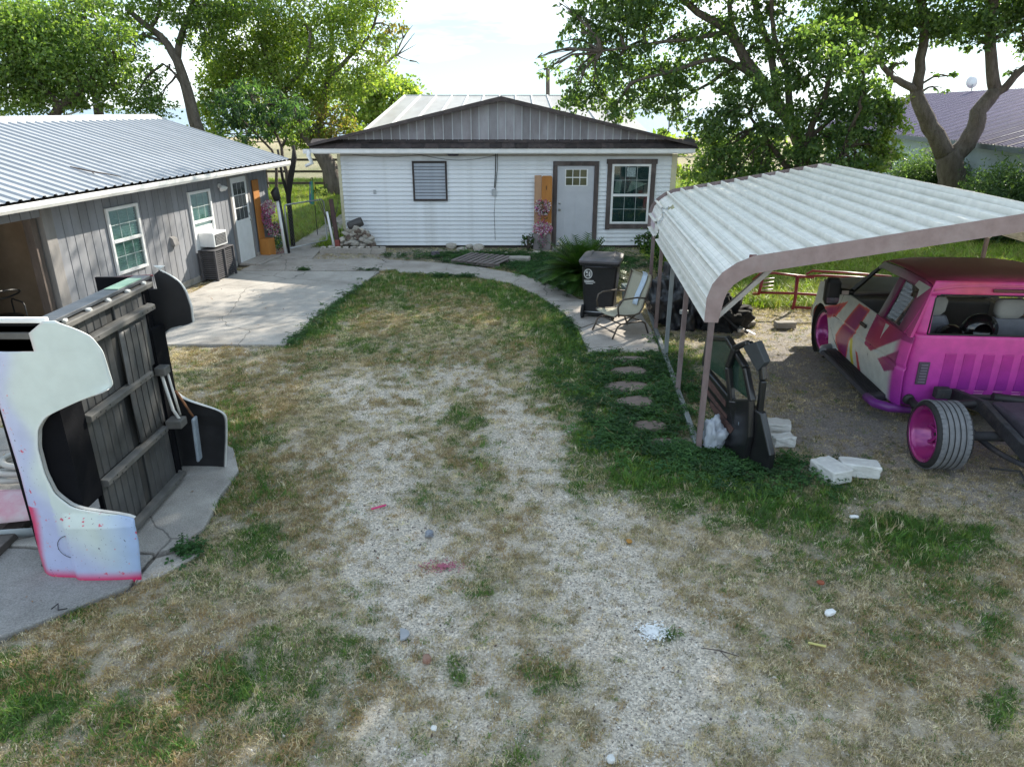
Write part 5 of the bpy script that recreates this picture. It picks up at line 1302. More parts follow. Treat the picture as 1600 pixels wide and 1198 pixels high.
# wheels
tyrem = mat('tyre_rubber', (.028, .028, .03), (.018, .018, .02), rough=.75, scale=18)
tyred = mat('tyre_dusty', (.20, .205, .22), (.14, .145, .155), rough=.9, scale=14, bump=.15)
rimm = mat('magenta_rim', (.42, .03, .20), (.30, .02, .22), rough=.25, scale=2.5, coat=.6, metal=.25)
def wheel(x, s_, r_, wd, flip, dusty, steer=0.0, camber=0.0):
    wv = bpy.data.objects.new('wheel', None); COL.objects.link(wv); wv.parent = TK; wv.location = (x, s_, r_); wv.rotation_euler = (0, camber, steer)
    sg = 1 if not flip else -1
    h = wd / 2; rr_ = r_ - .075
    # tyre profile along x (outer face at -h)
    prof = [(rr_, -h + .03), (rr_ + .015, -h), (rr_ + .045, -h - .004), (r_ - .014, -h + .02), (r_ - .004, -h + .035)]
    xs = -h + .045
    for gidx in range(4):
        gx = -h + wd * (.27 + gidx * .16)
        prof += [(r_, gx - .006), (r_ - .010, gx - .004), (r_ - .010, gx + .004), (r_, gx + .006)]
    prof += [(r_ - .004, h - .035), (r_ - .014, h - .02), (rr_ + .045, h + .004), (rr_ + .015, h), (rr_, h - .03), (rr_, -h + .03)]
    prof = [(a, b * sg) for a, b in prof]
    ty = MB().lathe(prof, (0, 0, 0), 'x', 56).build('tyre', [tyrem, tyred], wv)
    if dusty:
        for p_ in ty.data.polygons:
            rad = math.hypot(p_.center.y, p_.center.z)
            p_.material_index = 1 if rad > r_ - .0052 else 0
    # shoulder blocks
    tb_ = MB()
    for k in range(44):
        a0 = 2 * math.pi * k / 44; a1 = a0 + 2 * math.pi / 44 * .82
        for (x0, x1) in ((-h + .030, -h + wd * .2), (h - wd * .2, h - .030)):
            V = []
            for aa in (a0, a1):
                for rr2 in (r_ - .003, r_ + .004):
                    for xx_ in (x0, x1): V.append((xx_ * sg, rr2 * math.cos(aa), rr2 * math.sin(aa)))
            tb_.add(V, [(0, 1, 3, 2), (4, 6, 7, 5), (2, 3, 7, 6), (0, 4, 5, 1), (0, 2, 6, 4), (1, 5, 7, 3)])
    tb_.build('tread_blocks', tyred if dusty else tyrem, wv, kind='stuff', fix=False)
    rm_ = MB().lathe([(rr_ + .018, (-h - .006) * sg), (rr_ + .022, (-h + .004) * sg), (rr_ - .012, (-h + .008) * sg), (rr_ - .03, (-h + .05) * sg), (rr_ - .055, (-h + wd * .55) * sg), (rr_ - .10, (-h + wd * .62) * sg), (.07, (-h + wd * .6) * sg), (.05, (-h + wd * .52) * sg), (0, (-h + wd * .52) * sg)], (0, 0, 0), 'x', 48).build('rim', rimm, wv)
    for k in range(8):
        a = 2 * math.pi * k / 8
        MB().beam(((-h + wd * .56) * sg, .07 * math.cos(a), .07 * math.sin(a)), ((-h + wd * .50) * sg, (rr_ - .05) * math.cos(a), (rr_ - .05) * math.sin(a)), .034, .03, (1, 0, 0)).build('spoke', rimm, rm_, bevel=.006)
        MB().lathe([(0, 0), (.02, 0), (.02, .004)], ((-h + wd * .565) * sg - .012 * sg, .105 * math.cos(a + .39), .105 * math.sin(a + .39)), 'x', 10).build('lug_hole', seam, rm_)
    return wv
wheel(-.02, .02, .355, .34, False, True)
wheel(.09, 3.66, .355, .26, False, False, steer=.06)
wheel(TW_ - .1 + .02, .02, .355, .34, True, True)
wheel(TW_ - .19, 3.66, .355, .26, True, False, steer=.06)
# wheel well lining of front wheel
MB().lathe([(.42, -.1), (.42, .35)], (.02, 3.66, .38), 'x', 30).build('wheel_well', darkin, TK)
# chassis
fm = mat('frame_grime', (.045, .047, .055), (.025, .025, .028), rough=.75, scale=12, bump=.3, dirt=(.11, .095, .085), dirt_amt=.6)
for x0 in (.50, 1.40):
    MB().box(x0, -1.5, .34, x0 + .07, -.45, .50).build('frame_rail', fm, TK, bevel=.01)
    MB().beam((x0 + .035, -.47, .42), (x0 + .035, .35, .55), .07, .14).beam((x0 + .035, .33, .55), (x0 + .035, 1.2, .40), .07, .14).build('frame_rail', fm, TK, bevel=.01)
for (yy, zz) in ((-1.42, .40), (-.55, .40), (.62, .46)):
    MB().box(.57, yy, zz, 1.40, yy + .09, zz + .09).build('cross_member', fm, TK, bevel=.01)
MB().tube([(.1, .02, .355), (1.75, .02, .355)], .05, 12).build('axle_tube', fm, TK)
MB().lathe([(0, -.16), (.1, -.14), (.15, 0), (.1, .14), (0, .16)], (.93, .02, .355), 'y', 16).build('differential', fm, TK)
for x0 in (.42, 1.52):
    MB().grid(lambda u, v: (x0 + v, u, .30 + .10 * ((u) / .75) ** 2), list(np.linspace(-.75, .75, 11)), [-.03, .03]).build('leaf_spring', fm, TK, solid=.03)
MB().tube([(.08, .93, .36), (.1, .78, .34), (.22, .66, .38), (.36, .55, .48), (.5, .45, .54), (.75, .4, .55)], .045, 12).build('filler_hose', mat('hose_black', (.03, .028, .032), rough=.6), TK)
MB().lathe([(0, 0), (.06, 0), (.065, .03), (.05, .05)], (.06, .92, .37), 'y', 16).build('hose_cap', MATS['hose_black'], TK)
MB().tube([(.7, .5, .60), (1.0, .45, .58), (1.3, .2, .55), (1.75, .1, .50)], .05, 12).tube([(.9, .1, .5), (1.3, -.15, .48), (1.8, -.2, .44)], .05, 12).build('air_hose', MATS['hose_black'], TK)
MB().box(.60, -.3, .46, 1.1, .35, .62).build('fuel_tank', mat('tank_grime', (.07, .065, .085), (.045, .042, .055), rough=.6, scale=8, bump=.2), TK, bevel=.04, seg=3)
MB().box(.28, .8, .44, .44, .9, .56).build('body_mount', fm, TK, bevel=.01)
MB().box(.42, -1.28, .06, .56, -1.12, .34).box(.58, -1.18, .02, .70, -1.02, .34).build('jack_stand', mat('black_block', (.015, .015, .015), rough=.8), TK, bevel=.01)
MB().lathe([(0, 0), (.05, .0), (.05, .05), (0, .06)], (.49, -1.2, .34), 'z', 12).build('rusty_cap', mat('cap_beige', (.25, .2, .16), rough=.7), TK)
MB().tube([(.75, -.5, .55), (.9, -.8, .52), (1.0, -.6, .58), (1.15, -.9, .5)], .015, 6).tube([(.8, -.3, .5), (.85, -.6, .6), (.7, -.9, .5), (.9, -1.2, .45)], .012, 6).tube([(.3, -.4, .2), (.45, -.6, .28), (.4, -.9, .22), (.47, -1.1, .2)], .012, 6).build('loose_wiring', MATS['dark_cable'], TK)
MB().box(.85, -1.0, .42, 1.05, -.7, .55).lathe([(.10, -.02), (.12, 0), (.10, .02), (.07, .02), (.07, -.02)], (1.2, -.75, .5), 'z', 18).build('brackets', fm, TK, bevel=.01)

# red brush guard lying beyond the truck nose
RG = thing('red_brush_guard', 'red tubular brush guard standing in the grass beyond the truck nose', 'brush guard', (5.55, 12.75, 0), R(-4))
redt = mat('red_tube', (.30, .035, .045), (.2, .02, .03), rough=.4, scale=6)
MB().tube([(-.05, 0, .62), (-.9 + .15, .05, .68), (-.95, .25, .62), (-1.0, .5, .45)], .022, 8).build('upper_bar', redt, RG)
MB().tube([(-.35, 0, .02), (-.33, 0, .2), (-.35, 0, .66)], [.03, .03, .035], 8).build('upright', redt, RG)
MB().tube([(-.35, 0, .62), (.1, 0, .66), (.6, 0, .64), (1.3, 0, .60)], .022, 8).tube([(-.2, 0, .68), (-.1, 0, .74), (.5, 0, .72), (1.3, 0, .66)], .02, 8).build('upper_bar', redt, RG)
MB().tube([(-.95, .1, .30), (-.35, 0, .32), (.5, 0, .28), (1.3, 0, .26)], .024, 8).build('middle_bar', redt, RG)
MB().tube([(-.35, 0, .06), (.5, 0, .03), (1.3, 0, .02)], .024, 8).build('lower_bar', redt, RG)
MB().tube([(-.98, .4, .2), (-.97, .1, .28), (-.95, .05, .6)], .03, 8).build('side_upright', redt, RG)
for k in range(4): MB().tube([(-.95, .1, .34 + k * .07), (-.72, .12, .36 + k * .07)], .012, 6).build('light_guard', mat('pale_tube', (.5, .4, .38), rough=.4), RG)

# black car doors leaning together by the carport front leg
BD = thing('black_car_door', 'black car door shell standing upright against the first, open window frame to the right', 'car door', (2.78, 6.95, 0), R(72))
bpt = mat('door_black', (.016, .016, .018), (.010, .010, .012), rough=.3, scale=6, coat=.4)
def car_door(parent, m_, win=True, glass=None):
    # local x = length, z = up
    out = [(0, 0), (.95, 0), (1.0, .25), (.98, .62)]
    MB().prism([(0.02, 0), (.98, 0), (1.02, .3), (1.0, .64), (.0, .66), (-.02, .3)], lambda u, v, tt: (u, tt + .03 * math.sin(v * 3.2), v), -.04, .04).build('door_skin', m_, parent, bevel=.015)
    MB().beam((.03, 0, .64), (.30, .06, 1.10), .05, .05).beam((.30, .06, 1.10), (.78, .08, 1.17), .05, .06).beam((.78, .08, 1.17), (.92, .05, .66), .05, .07).build('window_frame', m_, parent, bevel=.012)
    if glass: MB().prism([(.06, .64), (.31, 1.08), (.77, 1.14), (.88, .66)], lambda u, v, tt: (u, tt + (v - .64) * .13, v), -.003, .003).build('window_glass', glass, parent)
# two door shells, standing on their front ends: built upright in place
D1 = thing('black_car_door', 'black car door with green tinted glass leaning behind the carport corner leg', 'car door', (2.36, 6.95, .0), 0)
bpy.data.objects.remove(BD)
def door_on_end(parent, pts_skin, pts_frame, pts_glass, m_, gl, lean, thick=.07, trim=None):
    def pt(u, v, tt): return (u * lean[0] + tt * lean[2], u * lean[1] + tt * lean[3], v)
    MB().prism(pts_skin, pt, -thick / 2, thick / 2).build('door_skin', m_, parent, bevel=.018, seg=3)
    fr_ = MB()
    for a, b in zip(pts_frame[:-1], pts_frame[1:]): fr_.beam(pt(a[0], a[1], 0), pt(b[0], b[1], 0), .07, .06)
    fr_.build('window_frame', m_, parent, bevel=.015)
    if pts_glass: MB().prism(pts_glass, pt, -.004, .004).build('window_glass', gl, parent)
    if trim:
        for q_ in trim: MB().prism(q_, pt, -thick / 2 - .006, -thick / 2 - .001).build('inner_trim', mat('brown_trim', (.12, .06, .05), (.05, .03, .03), rough=.7, scale=20), parent)
gtint = mat('tinted_green', (.03, .06, .045), (.02, .045, .035), rough=.08, coat=.5)
# first door: seen edge-on-ish, runs away from the camera
door_on_end(D1, [(0.0, .0), (.32, .0), (.36, .35), (.30, .75), (-.02, .62), (-.62, .78), (-.66, .55), (-.2, .25)], [(.30, .72), (.12, 1.02), (-.25, 1.22), (-.62, 1.12), (-.66, .78)], [(.26, .72), (.1, 1.0), (-.25, 1.19), (-.6, 1.1), (-.62, .79)], bpt, gtint, (.27, -.963, .963, .27), .07,
            trim=[[(-.55, .62), (-.1, .50), (-.1, .56), (-.55, .72)], [(-.5, .50), (-.05, .38), (-.05, .42), (-.5, .56)], [(-.4, .38), (.05, .25), (.1, .33), (-.4, .45)]])
D2 = thing('black_car_door', 'black car door shell with empty oval window frame standing nearest the gravel', 'car door', (2.44, 6.80, 0), 0)
door_on_end(D2, [(.26, -.02), (.40, .0), (.40, .22), (.22, .62), (.0, .66), (-.22, .60), (-.1, .3), (.12, .08)], [(-.20, .60), (-.30, .95), (-.24, 1.18), (-.08, 1.28), (.10, 1.18), (.16, .95), (.17, .6)], None, bpt, gtint, (.52, -.85, .85, .52), .09)
MB().prism([(-.1, 1.24), (.06, 1.34), (.20, 1.16), (.12, 1.04)], lambda u, v, tt: (u * .52 + tt * .85, -u * .85 + tt * .52, v), -.06, .03).build('corner_gusset', mat('grey_black', (.05, .055, .06), rough=.5), D2, bevel=.01)
MB().box(-.06, -.05, .40, .06, -.02, .44).build('door_pull', mat('pull_grey', (.20, .24, .28), rough=.25), D2, bevel=.008, rot=(0, 0, -.4))
# clear plastic bag
BG = link('plastic_bag', crumple('plastic_bag', .115, .11, .23, 21, mat('milky_plastic', (.42, .45, .50), (.30, .33, .38), rough=.25, scale=5, bump=.3), 4, .45, 2.2), None, None, (2.20, 7.0, .15))
tag(BG, 'milky clear plastic bag slumped between the carport corner leg and the car doors', 'bag')

# ==================================================================== TRUCK BED on end
TB = thing('truck_bed', 'white pickup bed shell with pink overspray standing upright on its front end', 'truck bed', (0, 0, 0))
bp_ = paint_mat('bed_paint', .35, .5, noise=.05, coat=.3, speck=[((.60, .10, .16), 17, .655, 1.3), ((.08, .08, .14), 60, .665, 5.1), ((.70, .22, .2), 30, .68, 9.1)])
XR = [(0, -2.94), (.35, -2.90), (.58, -2.90), (.60, -2.95), (.61, -3.15), (.655, -3.34), (.78, -3.455), (.95, -3.49), (1.16, -3.49), (1.32, -3.45), (1.42, -3.37), (1.49, -3.22), (1.56, -3.06), (1.60, -2.92), (1.62, -2.87), (1.9, -2.89), (2.02, -2.94), (2.09, -3.04), (2.135, -3.16)]
XL = [(0, -3.74), (.1, -3.765), (.2, -3.765), (.5, -3.71), (.94, -3.69), (1.2, -3.70), (1.90, -3.73), (1.915, -3.33), (2.05, -3.335), (2.135, -3.22)]
def smooth_edge(tab, z): return sum(interp(tab, z + d_) for d_ in (-.03, -.018, -.008, 0, .008, .018, .03)) / 7
zs_ = sorted(set([round(float(a), 4) for a in np.arange(0, 2.136, .0175)] + [a for a, _ in XR] + [a for a, _ in XL]))
XRF = [(0, -2.97), (.35, -2.90), (.60, -2.86), (.66, -2.88), (.70, -2.95), (.75, -3.10), (.80, -3.24), (.9, -3.35), (1.04, -3.41), (1.2, -3.41), (1.37, -3.38), (1.48, -3.33), (1.55, -3.22), (1.57, -3.03), (1.75, -3.02), (1.90, -3.05), (1.99, -3.10), (2.05, -3.18), (2.135, -3.34)]
def bed_side(Y0, sgn, nm, painted):
    mb = MB()
    def fn(u, v):
        xl_, xr_ = interp(XL, u), smooth_edge(XR if painted else XRF, u)
        x = xl_ + (xr_ - xl_) * v
        k_ = max(0, min(1, (x + 3.46) / .05)); k_ = k_ * k_ * (3 - 2 * k_)
        low = max(0, min(1, (.62 - u) / .12))
        hi = max(0, min(1, (u - 1.5) / .15))
        off = .035 * k_ * max(low, 0) + .05 * max(0, (x + 3.12) / .25) ** 2 * -1 * (hi + low * .4)
        rail = .05 * max(0, (-3.62 - x) / .12) ** 2
        bl = .02 * math.sin((x + 3.75) / .85 * math.pi)
        return (x, Y0 - sgn * (off + bl - rail), u + .0)
    mb.grid(fn, zs_, list(np.linspace(0, 1, 34)))
    o = mb.build(nm, [bp_] if painted else [bp_, mat('bed_inner_black', (.018, .018, .02), (.012, .012, .012), rough=.7)], TB, fix=False)
    return o
def bed_col(c):
    top = (.58, .66, .63); mid = (.44, .48, .70)
    x, z = c.x, c.z
    # grey-green upper right part, lilac splattered lower and left part, magenta lower left edge
    fac = 1 / (1 + math.exp(-((z - .72 + .9 * (x + 3.5) + (.25 if x > -3.5 else 0)) * 14)))
    left = 1 / (1 + math.exp((x + 3.56 + .05 * math.sin(z * 9)) * 40))
    col = lerp(mid, top, min(1, fac) * (1 - left * .9))
    if z < .6: col = lerp((.36, .48, .72), col, min(1, max(0, (-2.95 - x) / .25)))
    em_ = max(0, 1.3 - (z - .0) / .085)
    e2 = max(0, 1.3 - (x - interp(XL, z)) / .075) if z < .66 else max(0, 1 - (x - interp(XL, z)) / .03) * .15
    e = max(em_, e2); col = lerp(col, (.62, .03, .13), min(1, e * 1.15))
    rim_ = max(0, 1 - (interp(XR, z) - x) / .03)
    col = lerp(col, (.72, .74, .74), .6 * min(1, rim_) if z > .6 else 0)
    return col
near_ = bed_side(4.72, 1, 'bed_side', True)
md = near_.modifiers.new('thick', 'SOLIDIFY'); md.thickness = .012; md.offset = 0
set_paint(near_.data, bed_col)
set_paint(near_.data, lambda c: (1, 1, 1) if (c.z < .62 or c.x < -3.58 + .06 * math.sin(c.z * 8)) else (.0, .0, .0), 'speckmask')
far_ = bed_side(6.52, -1, 'bed_side', False)
md = far_.modifiers.new('thick', 'SOLIDIFY'); md.thickness = .014; md.offset = 0
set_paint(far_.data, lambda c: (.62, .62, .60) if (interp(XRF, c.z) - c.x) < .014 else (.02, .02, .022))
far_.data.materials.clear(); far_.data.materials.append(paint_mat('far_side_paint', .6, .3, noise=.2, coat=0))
# flanges on the cut edges (turned lips)
lipm = mat('primer_lip', (.60, .60, .58), (.45, .44, .42), rough=.5, scale=10)
for (Y0, dy, XQ) in ((4.715, .03, XR), (6.53, -.03, XRF)):
    seg_ = [(smooth_edge(XQ, z), z) for z in np.arange(.56, 1.64, .02)]
    mbf = MB()
    for a, b in zip(seg_[:-1], seg_[1:]): mbf.add([(a[0], Y0, a[1]), (b[0], Y0, b[1]), (b[0], Y0 + dy, b[1]), (a[0], Y0 + dy, a[1])], [(0, 1, 2, 3)])
    mbf.build('arch_flange', lipm, TB, fix=False, solid=.004)
# inner faces, wheel housings
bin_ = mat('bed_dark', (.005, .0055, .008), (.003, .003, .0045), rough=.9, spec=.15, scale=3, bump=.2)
FX = -3.33
MB().box(-3.80, 4.83, .03, FX - .02, 4.86, 2.06).build('inner_side', bin_, TB)
MB().box(-3.80, 6.38, .03, FX - .02, 6.41, 2.06).build('inner_side', bin_, TB)
for (ya, yb) in ((4.76, 5.03), (6.24, 6.48)):
    c_ = (FX + .03, 1.10)
    prof_ = [(c_[0] - .32 * math.sin(a), c_[1] + .50 * math.cos(a)) for a in np.linspace(0, math.pi, 17)]
    MB().prism(prof_, lambda u, v, tt: (u, tt, v), ya, yb).build('wheel_housing', bin_, TB)
    yy_ = yb if ya < 5 else ya
    MB().box(FX - .01, min(yy_, yy_ - .0) - .012, .03, FX + .02, yy_ + .012, 2.05).build('housing_edge', bin_, TB)
# floor underside: long ribs run up, sills cross
fl1 = mat('floor_grey', (.125, .125, .128), (.06, .06, .062), rough=.5, metal=.35, scale=3, bump=.05, fine=.12, dirt=(.08, .075, .07), dirt_amt=.5)
MB().box(FX - .03, 5.04, .05, FX - .012, 6.24, 2.05).build('bed_floor', mat('floor_black', (.03, .03, .03), rough=.8), TB)
yy = 5.05
for k in range(12):
    if k == 6: 
        pass
    wv_ = .082
    segs_ = [(0.06, .64), (.70, 1.22), (1.28, 1.78), (1.84, 2.04)]
    for (za, zb_) in segs_:
        if k in (6,) : continue
        MB().box(FX - .012, yy + .004, za, FX - .002 + (.010 if k > 6 else 0), yy + .094, zb_).build('floor_rib', fl1, TB, bevel=.005, seg=1)
    yy += .099
sill_z = [.10, .67, 1.25, 1.81]
slm = mat('sill_grey', (.13, .126, .12), (.08, .077, .073), rough=.65, scale=6, bump=.12, dirt=(.10, .09, .08), dirt_amt=.5)
for z0, (ya, yb) in zip(sill_z, ((5.0, 6.3), (5.06, 6.12), (5.03, 6.05), (5.08, 6.3))):
    MB().prism([(FX + .007, z0 - .035), (FX + .05, z0 - .03), (FX + .075, z0 - .022), (FX + .075, z0 + .022), (FX + .05, z0 + .03), (FX + .007, z0 + .035)], lambda u, v, tt: (u, tt, v), ya, yb).build('cross_sill', slm, TB, bevel=.004)
    hb = MB()
    for k in range(4): hb.lathe([(0, .001), (.009, .001)], (FX + .0755, ya + .06 + k * .07, z0 + (.008 if k % 2 else -.01)), 'x', 8)
    for k in range(3): hb.lathe([(0, .001), (.009, .001)], (FX + .0755, yb - .06 - k * .09, z0), 'x', 8)
    hb.build('bolt_holes', seam, TB, kind='stuff')
# bowed splash sheet on the far half of the floor
MB().grid(lambda u, v: (FX + .025 + .03 * math.sin((u - .6) * 3.4), 5.70 + .05 * math.sin(u * 4.3) + v * .42, u), list(np.linspace(.72, 1.74, 16)), list(np.linspace(0, 1, 6))).build('floor_sheet', fl1, TB, solid=.006)
for k in range(4):
    MB().tube([(FX + .03 + .03 * math.sin((z - .6) * 3.4), 5.78 + k * .1 + .05 * math.sin(z * 4.3), z) for z in np.linspace(.74, 1.72, 12)], .004, 4).build('sheet_crease', seam, TB)
# tail end frame across the top
tailm = mat('tail_grey', (.06, .07, .085), (.035, .04, .05), rough=.45, scale=6, bump=.15, dirt=(.2, .2, .19), dirt_amt=.3)
MB().box(FX - .12, 4.92, 2.045, FX + .03, 6.40, 2.075).build('tail_flange', tailm, TB, bevel=.006)
MB().box(FX + .0, 5.0, 1.985, FX + .07, 6.35, 2.03).build('tail_sill', slm, TB, bevel=.008)
MB().box(FX - .10, 5.85, 2.076, FX + .02, 6.25, 2.082).build('green_patch', mat('sage_paint', (.17, .32, .22), (.2, .3, .24), rough=.5, scale=8), TB)
for k in range(5): link('bent_tab', rock_mesh('bent_tab', .035, .03, .02, 700 + k, lipm, 1), None, TB, (FX + .03 + .01 * (k % 2), 5.05 + k * .3, 2.04))
MB().box(-4.3, 4.76, 2.10, -3.24, 4.80, 2.14).build('tail_post', whitew, TB, bevel=.01)
MB().box(-4.3, 4.83, 1.80, -3.32, 4.86, 2.10).build('lamp_pocket', bin_, TB)
MB().box(-4.3, 4.80, 1.97, -3.36, 4.829, 2.02).build('pocket_rail', slm, TB, bevel=.008)
# front wall at the foot
MB().box(-3.82, 4.84, .02, FX, 6.42, .05).build('front_wall', fl1, TB)
# struts and bracket on far side
MB().tube([(FX + .06, 6.20, 1.22), (FX + .10, 6.22, .82), (FX + .16, 6.2, .72)], .016, 7).tube([(FX + .09, 6.26, 1.20), (FX + .13, 6.28, .74)], .012, 7).build('stay_rod', lipm, TB)
MB().box(FX + .05, 6.12, .66, FX + .20, 6.26, .74).box(FX + .02, 6.16, 1.18, FX + .12, 6.28, 1.26).build('bracket', slm, TB, bevel=.01)
MB().beam((FX + .20, 6.40, .66), (FX + .17, 6.42, .18), .10, .03, (1, 0, 0)).build('pale_channel', mat('pale_blue_metal', (.30, .35, .40), (.2, .23, .27), rough=.5, scale=15), TB, bevel=.015)
MB().tube([(FX + .12, 6.3, .98), (FX + .16, 6.36, .8), (FX + .2, 6.38, .68)], .012, 6).build('rusty_cable', mat('rust_brown', (.28, .12, .05), (.1, .05, .03), rough=.8, scale=20), TB)
# fuel flap ring and pen marks
rg_ = MB()
fy = lambda x: 4.72 - .02 * math.sin((x + 3.75) / .85 * math.pi) - .012 - (.035 if x > -3.41 else 0)
rg_.tube([(-3.33 - .10 + .10 * math.cos(a), fy(-3.43) - .0, .32 + .10 * math.sin(a)) for a in np.linspace(0, 2 * math.pi, 28)], .0025, 4)
rg_.build('fuel_flap_ring', seam, TB)
# ------- black panel standing behind the bed
KP = thing('black_tailgate', 'black tailgate panel with chipped maroon edge standing behind the truck bed', 'tailgate', (-4.42, 7.5, .03), R(4))
MB().prism([(0.06, 0), (.44, 0), (.56, 1.0), (.58, 1.79), (-.04, 1.77)], lambda u, v, tt: (u * .9, tt + .1 * (1 - v / 1.9), v), 0, .06).build('panel', mat('tailgate_black', (.012, .012, .016), (.03, .02, .03), rough=.35, scale=6), KP, bevel=.012)
MB().tube([(0.05, .10, .0), (-.036, -.0, 1.77), (.56, -.0, 1.79)], .012, 6).build('maroon_lip', mat('maroon_lip', (.16, .05, .06), rough=.5), KP)
# ------- pieces at the lower left
FN = thing('painted_fender', 'white fender with magenta patch lying at the left edge beside the truck bed', 'fender', (-4.5, 5.42, .03), 0)
MB().grid(lambda u, v: (-.5 + u * .9, -.25 + v * .5 + .1 * u, .12 + .22 * math.sin(math.pi * v) * (1 - .4 * u) + .05 * u), list(np.linspace(0, 1, 12)), list(np.linspace(0, 1, 10))).build('fender_skin', mat('fender_white', (.55, .58, .58), (.5, .03, .12), rough=.35, scale=1.6), FN, solid=.01)
MB().grid(lambda u, v: (-.4 + u * .8, -.30 + .1 * u + v * .06, .12 - .12 * v), [0, .3, .6, 1], [0, 1]).build('fender_lip', mat('fender_grey', (.4, .44, .46), rough=.4), FN, solid=.008)
WB = thing('weathered_beam', 'weathered grey timber beam on the slab running left from the bed foot', 'beam', (0, 0, 0))
pa, pb_ = spot(62, 790, .06), spot(-60, 905, .06)
MB().beam(pa, pb_, .16, .07).build('timber', mat('beam_wood', (.13, .115, .105), (.07, .06, .055), rough=.9, scale=9, bump=.5, stretch=(1, 1, 1)), WB, bevel=.008)
HSE = thing('coiled_hose', 'pale grey coiled hose on the slab at the left picture edge', 'hose', (-5.0, 6.3, .03))
MB().tube([(.35 * math.cos(a) + .02 * a, .22 * math.sin(a), .04 + .012 * a) for a in np.linspace(0, 18, 90)], .03, 8).build('hose', mat('pale_hose', (.48, .46, .42), rough=.6), HSE)
# power cord of the wall etc: roof twig
RT = thing('roof_twig', 'bent dead twig lying across the shed roof above the gutter', 'twig', SH.location, SH.rotation_euler[2])
MB().tube([(-.42, -4.05, 2.57), (-.25, -4.05, 2.535), (-.1, -3.98, 2.49), (.08, -3.8, 2.43), (.22, -3.68, 2.38)], [.008, .014, .012, .010, .007], 6).tube([(-.1, -3.98, 2.49), (.0, -4.05, 2.46)], .008, 5).build('twig', woodd, RT)

# ==================================================================== PLANTS (code-built)
# sago palm by the door
SG = thing('sago_palm', 'dark green sago palm with dense feather fronds behind the black bin', 'palm', (1.42, 14.3, 0))
def sago(parent, scale_, nf, seed, h0=.25):
    r_ = random.Random(seed); V = []; CC = []
    st_ = MB()
    C_, A_, S_, col_ = [], [], [], []
    verts = []; faces = []; cols = []
    for f_ in range(nf):
        az = r_.uniform(0, 6.283); el = r_.uniform(.25, 1.35); ln = scale_ * r_.uniform(.8, 1.1)
        pts_ = []; p = Vector((0, 0, h0)); d = Vector((math.cos(az) * math.cos(el), math.sin(az) * math.cos(el), math.sin(el)))
        nseg = 22; stp = ln / nseg
        base_c = r_.choice([(.03, .075, .015), (.045, .10, .02), (.06, .13, .02), (.025, .06, .015)])
        for k in range(nseg):
            pts_.append(p.copy()); p = p + d * stp; d = (d + Vector((0, 0, -.045))).normalized()
            if k > 1:
                side_ = d.cross(Vector((0, 0, 1))).normalized(); upv = side_.cross(d)
                L_ = scale_ * .21 * math.sin(math.pi * (k + 1.5) / (nseg + 3)) ** .6
                for sg in (-1, 1):
                    tip = p + side_ * sg * L_ + d * L_ * .45 + upv * L_ * .3
                    wv_ = d * .014 * scale_ / .8
                    o_ = len(verts); verts += [p - wv_, p + wv_, tip]; faces.append((o_, o_ + 1, o_ + 2)); cols += [base_c] * 3
        st_.tube(pts_[::4] + [pts_[-1]], .008, 4, False)
    me_ = bpy.data.meshes.new('fronds'); me_.from_pydata([tuple(v) for v in verts], [], faces); me_.update()
    ca_ = me_.color_attributes.new('tint', 'FLOAT_COLOR', 'POINT'); a_ = np.ones((len(verts), 4), np.float32); a_[:, :3] = np.array(cols); ca_.data.foreach_set('color', a_.ravel())
    me_.materials.append(LEAFD); link('fronds', me_, None, parent)
    st_.build('frond_stalks', mat('stalk_green', (.08, .12, .03), rough=.7), parent, kind='stuff', fix=False)
    MB().lathe([(.12, 0), (.14, .1), (.12, .25), (.05, .35)], (0, 0, 0), 'z', 12).build('stem', mat('palm_stem', (.10, .07, .05), rough=.95, scale=15, bump=.6), parent)
sago(SG, .92, 170, 4)
def bush(name, label, cat, loc, blobs_, per, size, pal, seed, leafm=None, aspect=.5, group=None, droop=0):
    t_ = thing(name, label, cat, loc, 0, group)
    pts_ = cluster_pts([(Vector(c), a, b, c2, 1) for (c, a, b, c2) in blobs_], per, seed)
    pts_ = pts_[pts_[:, 2] > .02 - loc[2]]
    S_ = size * (.6 + .8 * np.random.default_rng(seed).random(len(pts_)))
    link('foliage', leaf_mesh('foliage', pts_, S_, leaf_cols(len(pts_), pal, seed + 3), leafm or LEAF, aspect, droop, seed=seed + 5), None, t_)
    sb = MB(); r_ = random.Random(seed)
    for k in range(9):
        c, a, b, c2 = r_.choice(blobs_); tp_ = Vector(c) + Vector((r_.uniform(-a, a) * .7, r_.uniform(-b, b) * .7, c2 * .5))
        sb.tube([(c[0] * .2, c[1] * .2, 0), (tp_.x * .6, tp_.y * .6, tp_.z * .5), tuple(tp_)], [.02, .014, .005], 5)
    sb.build('stems', woodd, t_)
    return t_
DG = [(.035, .085, .02), (.05, .11, .03), (.07, .14, .03), (.025, .06, .02)]
bush('leafy_shrub', 'small leafy shrub under the front window right of the door', 'shrub', (3.75, 18.3, 0), [((0, 0, .35), .55, .4, .38), ((-.3, 0, .3), .3, .3, .3), ((.35, -.1, .3), .4, .3, .3)], 6000, .09, DG, 20)
bush('leafy_shrub', 'narrow weed clump beside the flower board left of the door', 'shrub', (.42, 18.75, 0), [((0, 0, .25), .25, .2, .25)], 14000, .07, DG, 21)
bush('leafy_shrub', 'green bush behind the torn side of the carport', 'shrub', (3.4, 15.6, 0), [((0, 0, .5), .5, .5, .5), ((.5, .3, .4), .5, .5, .4)], 5000, .09, DG, 22)
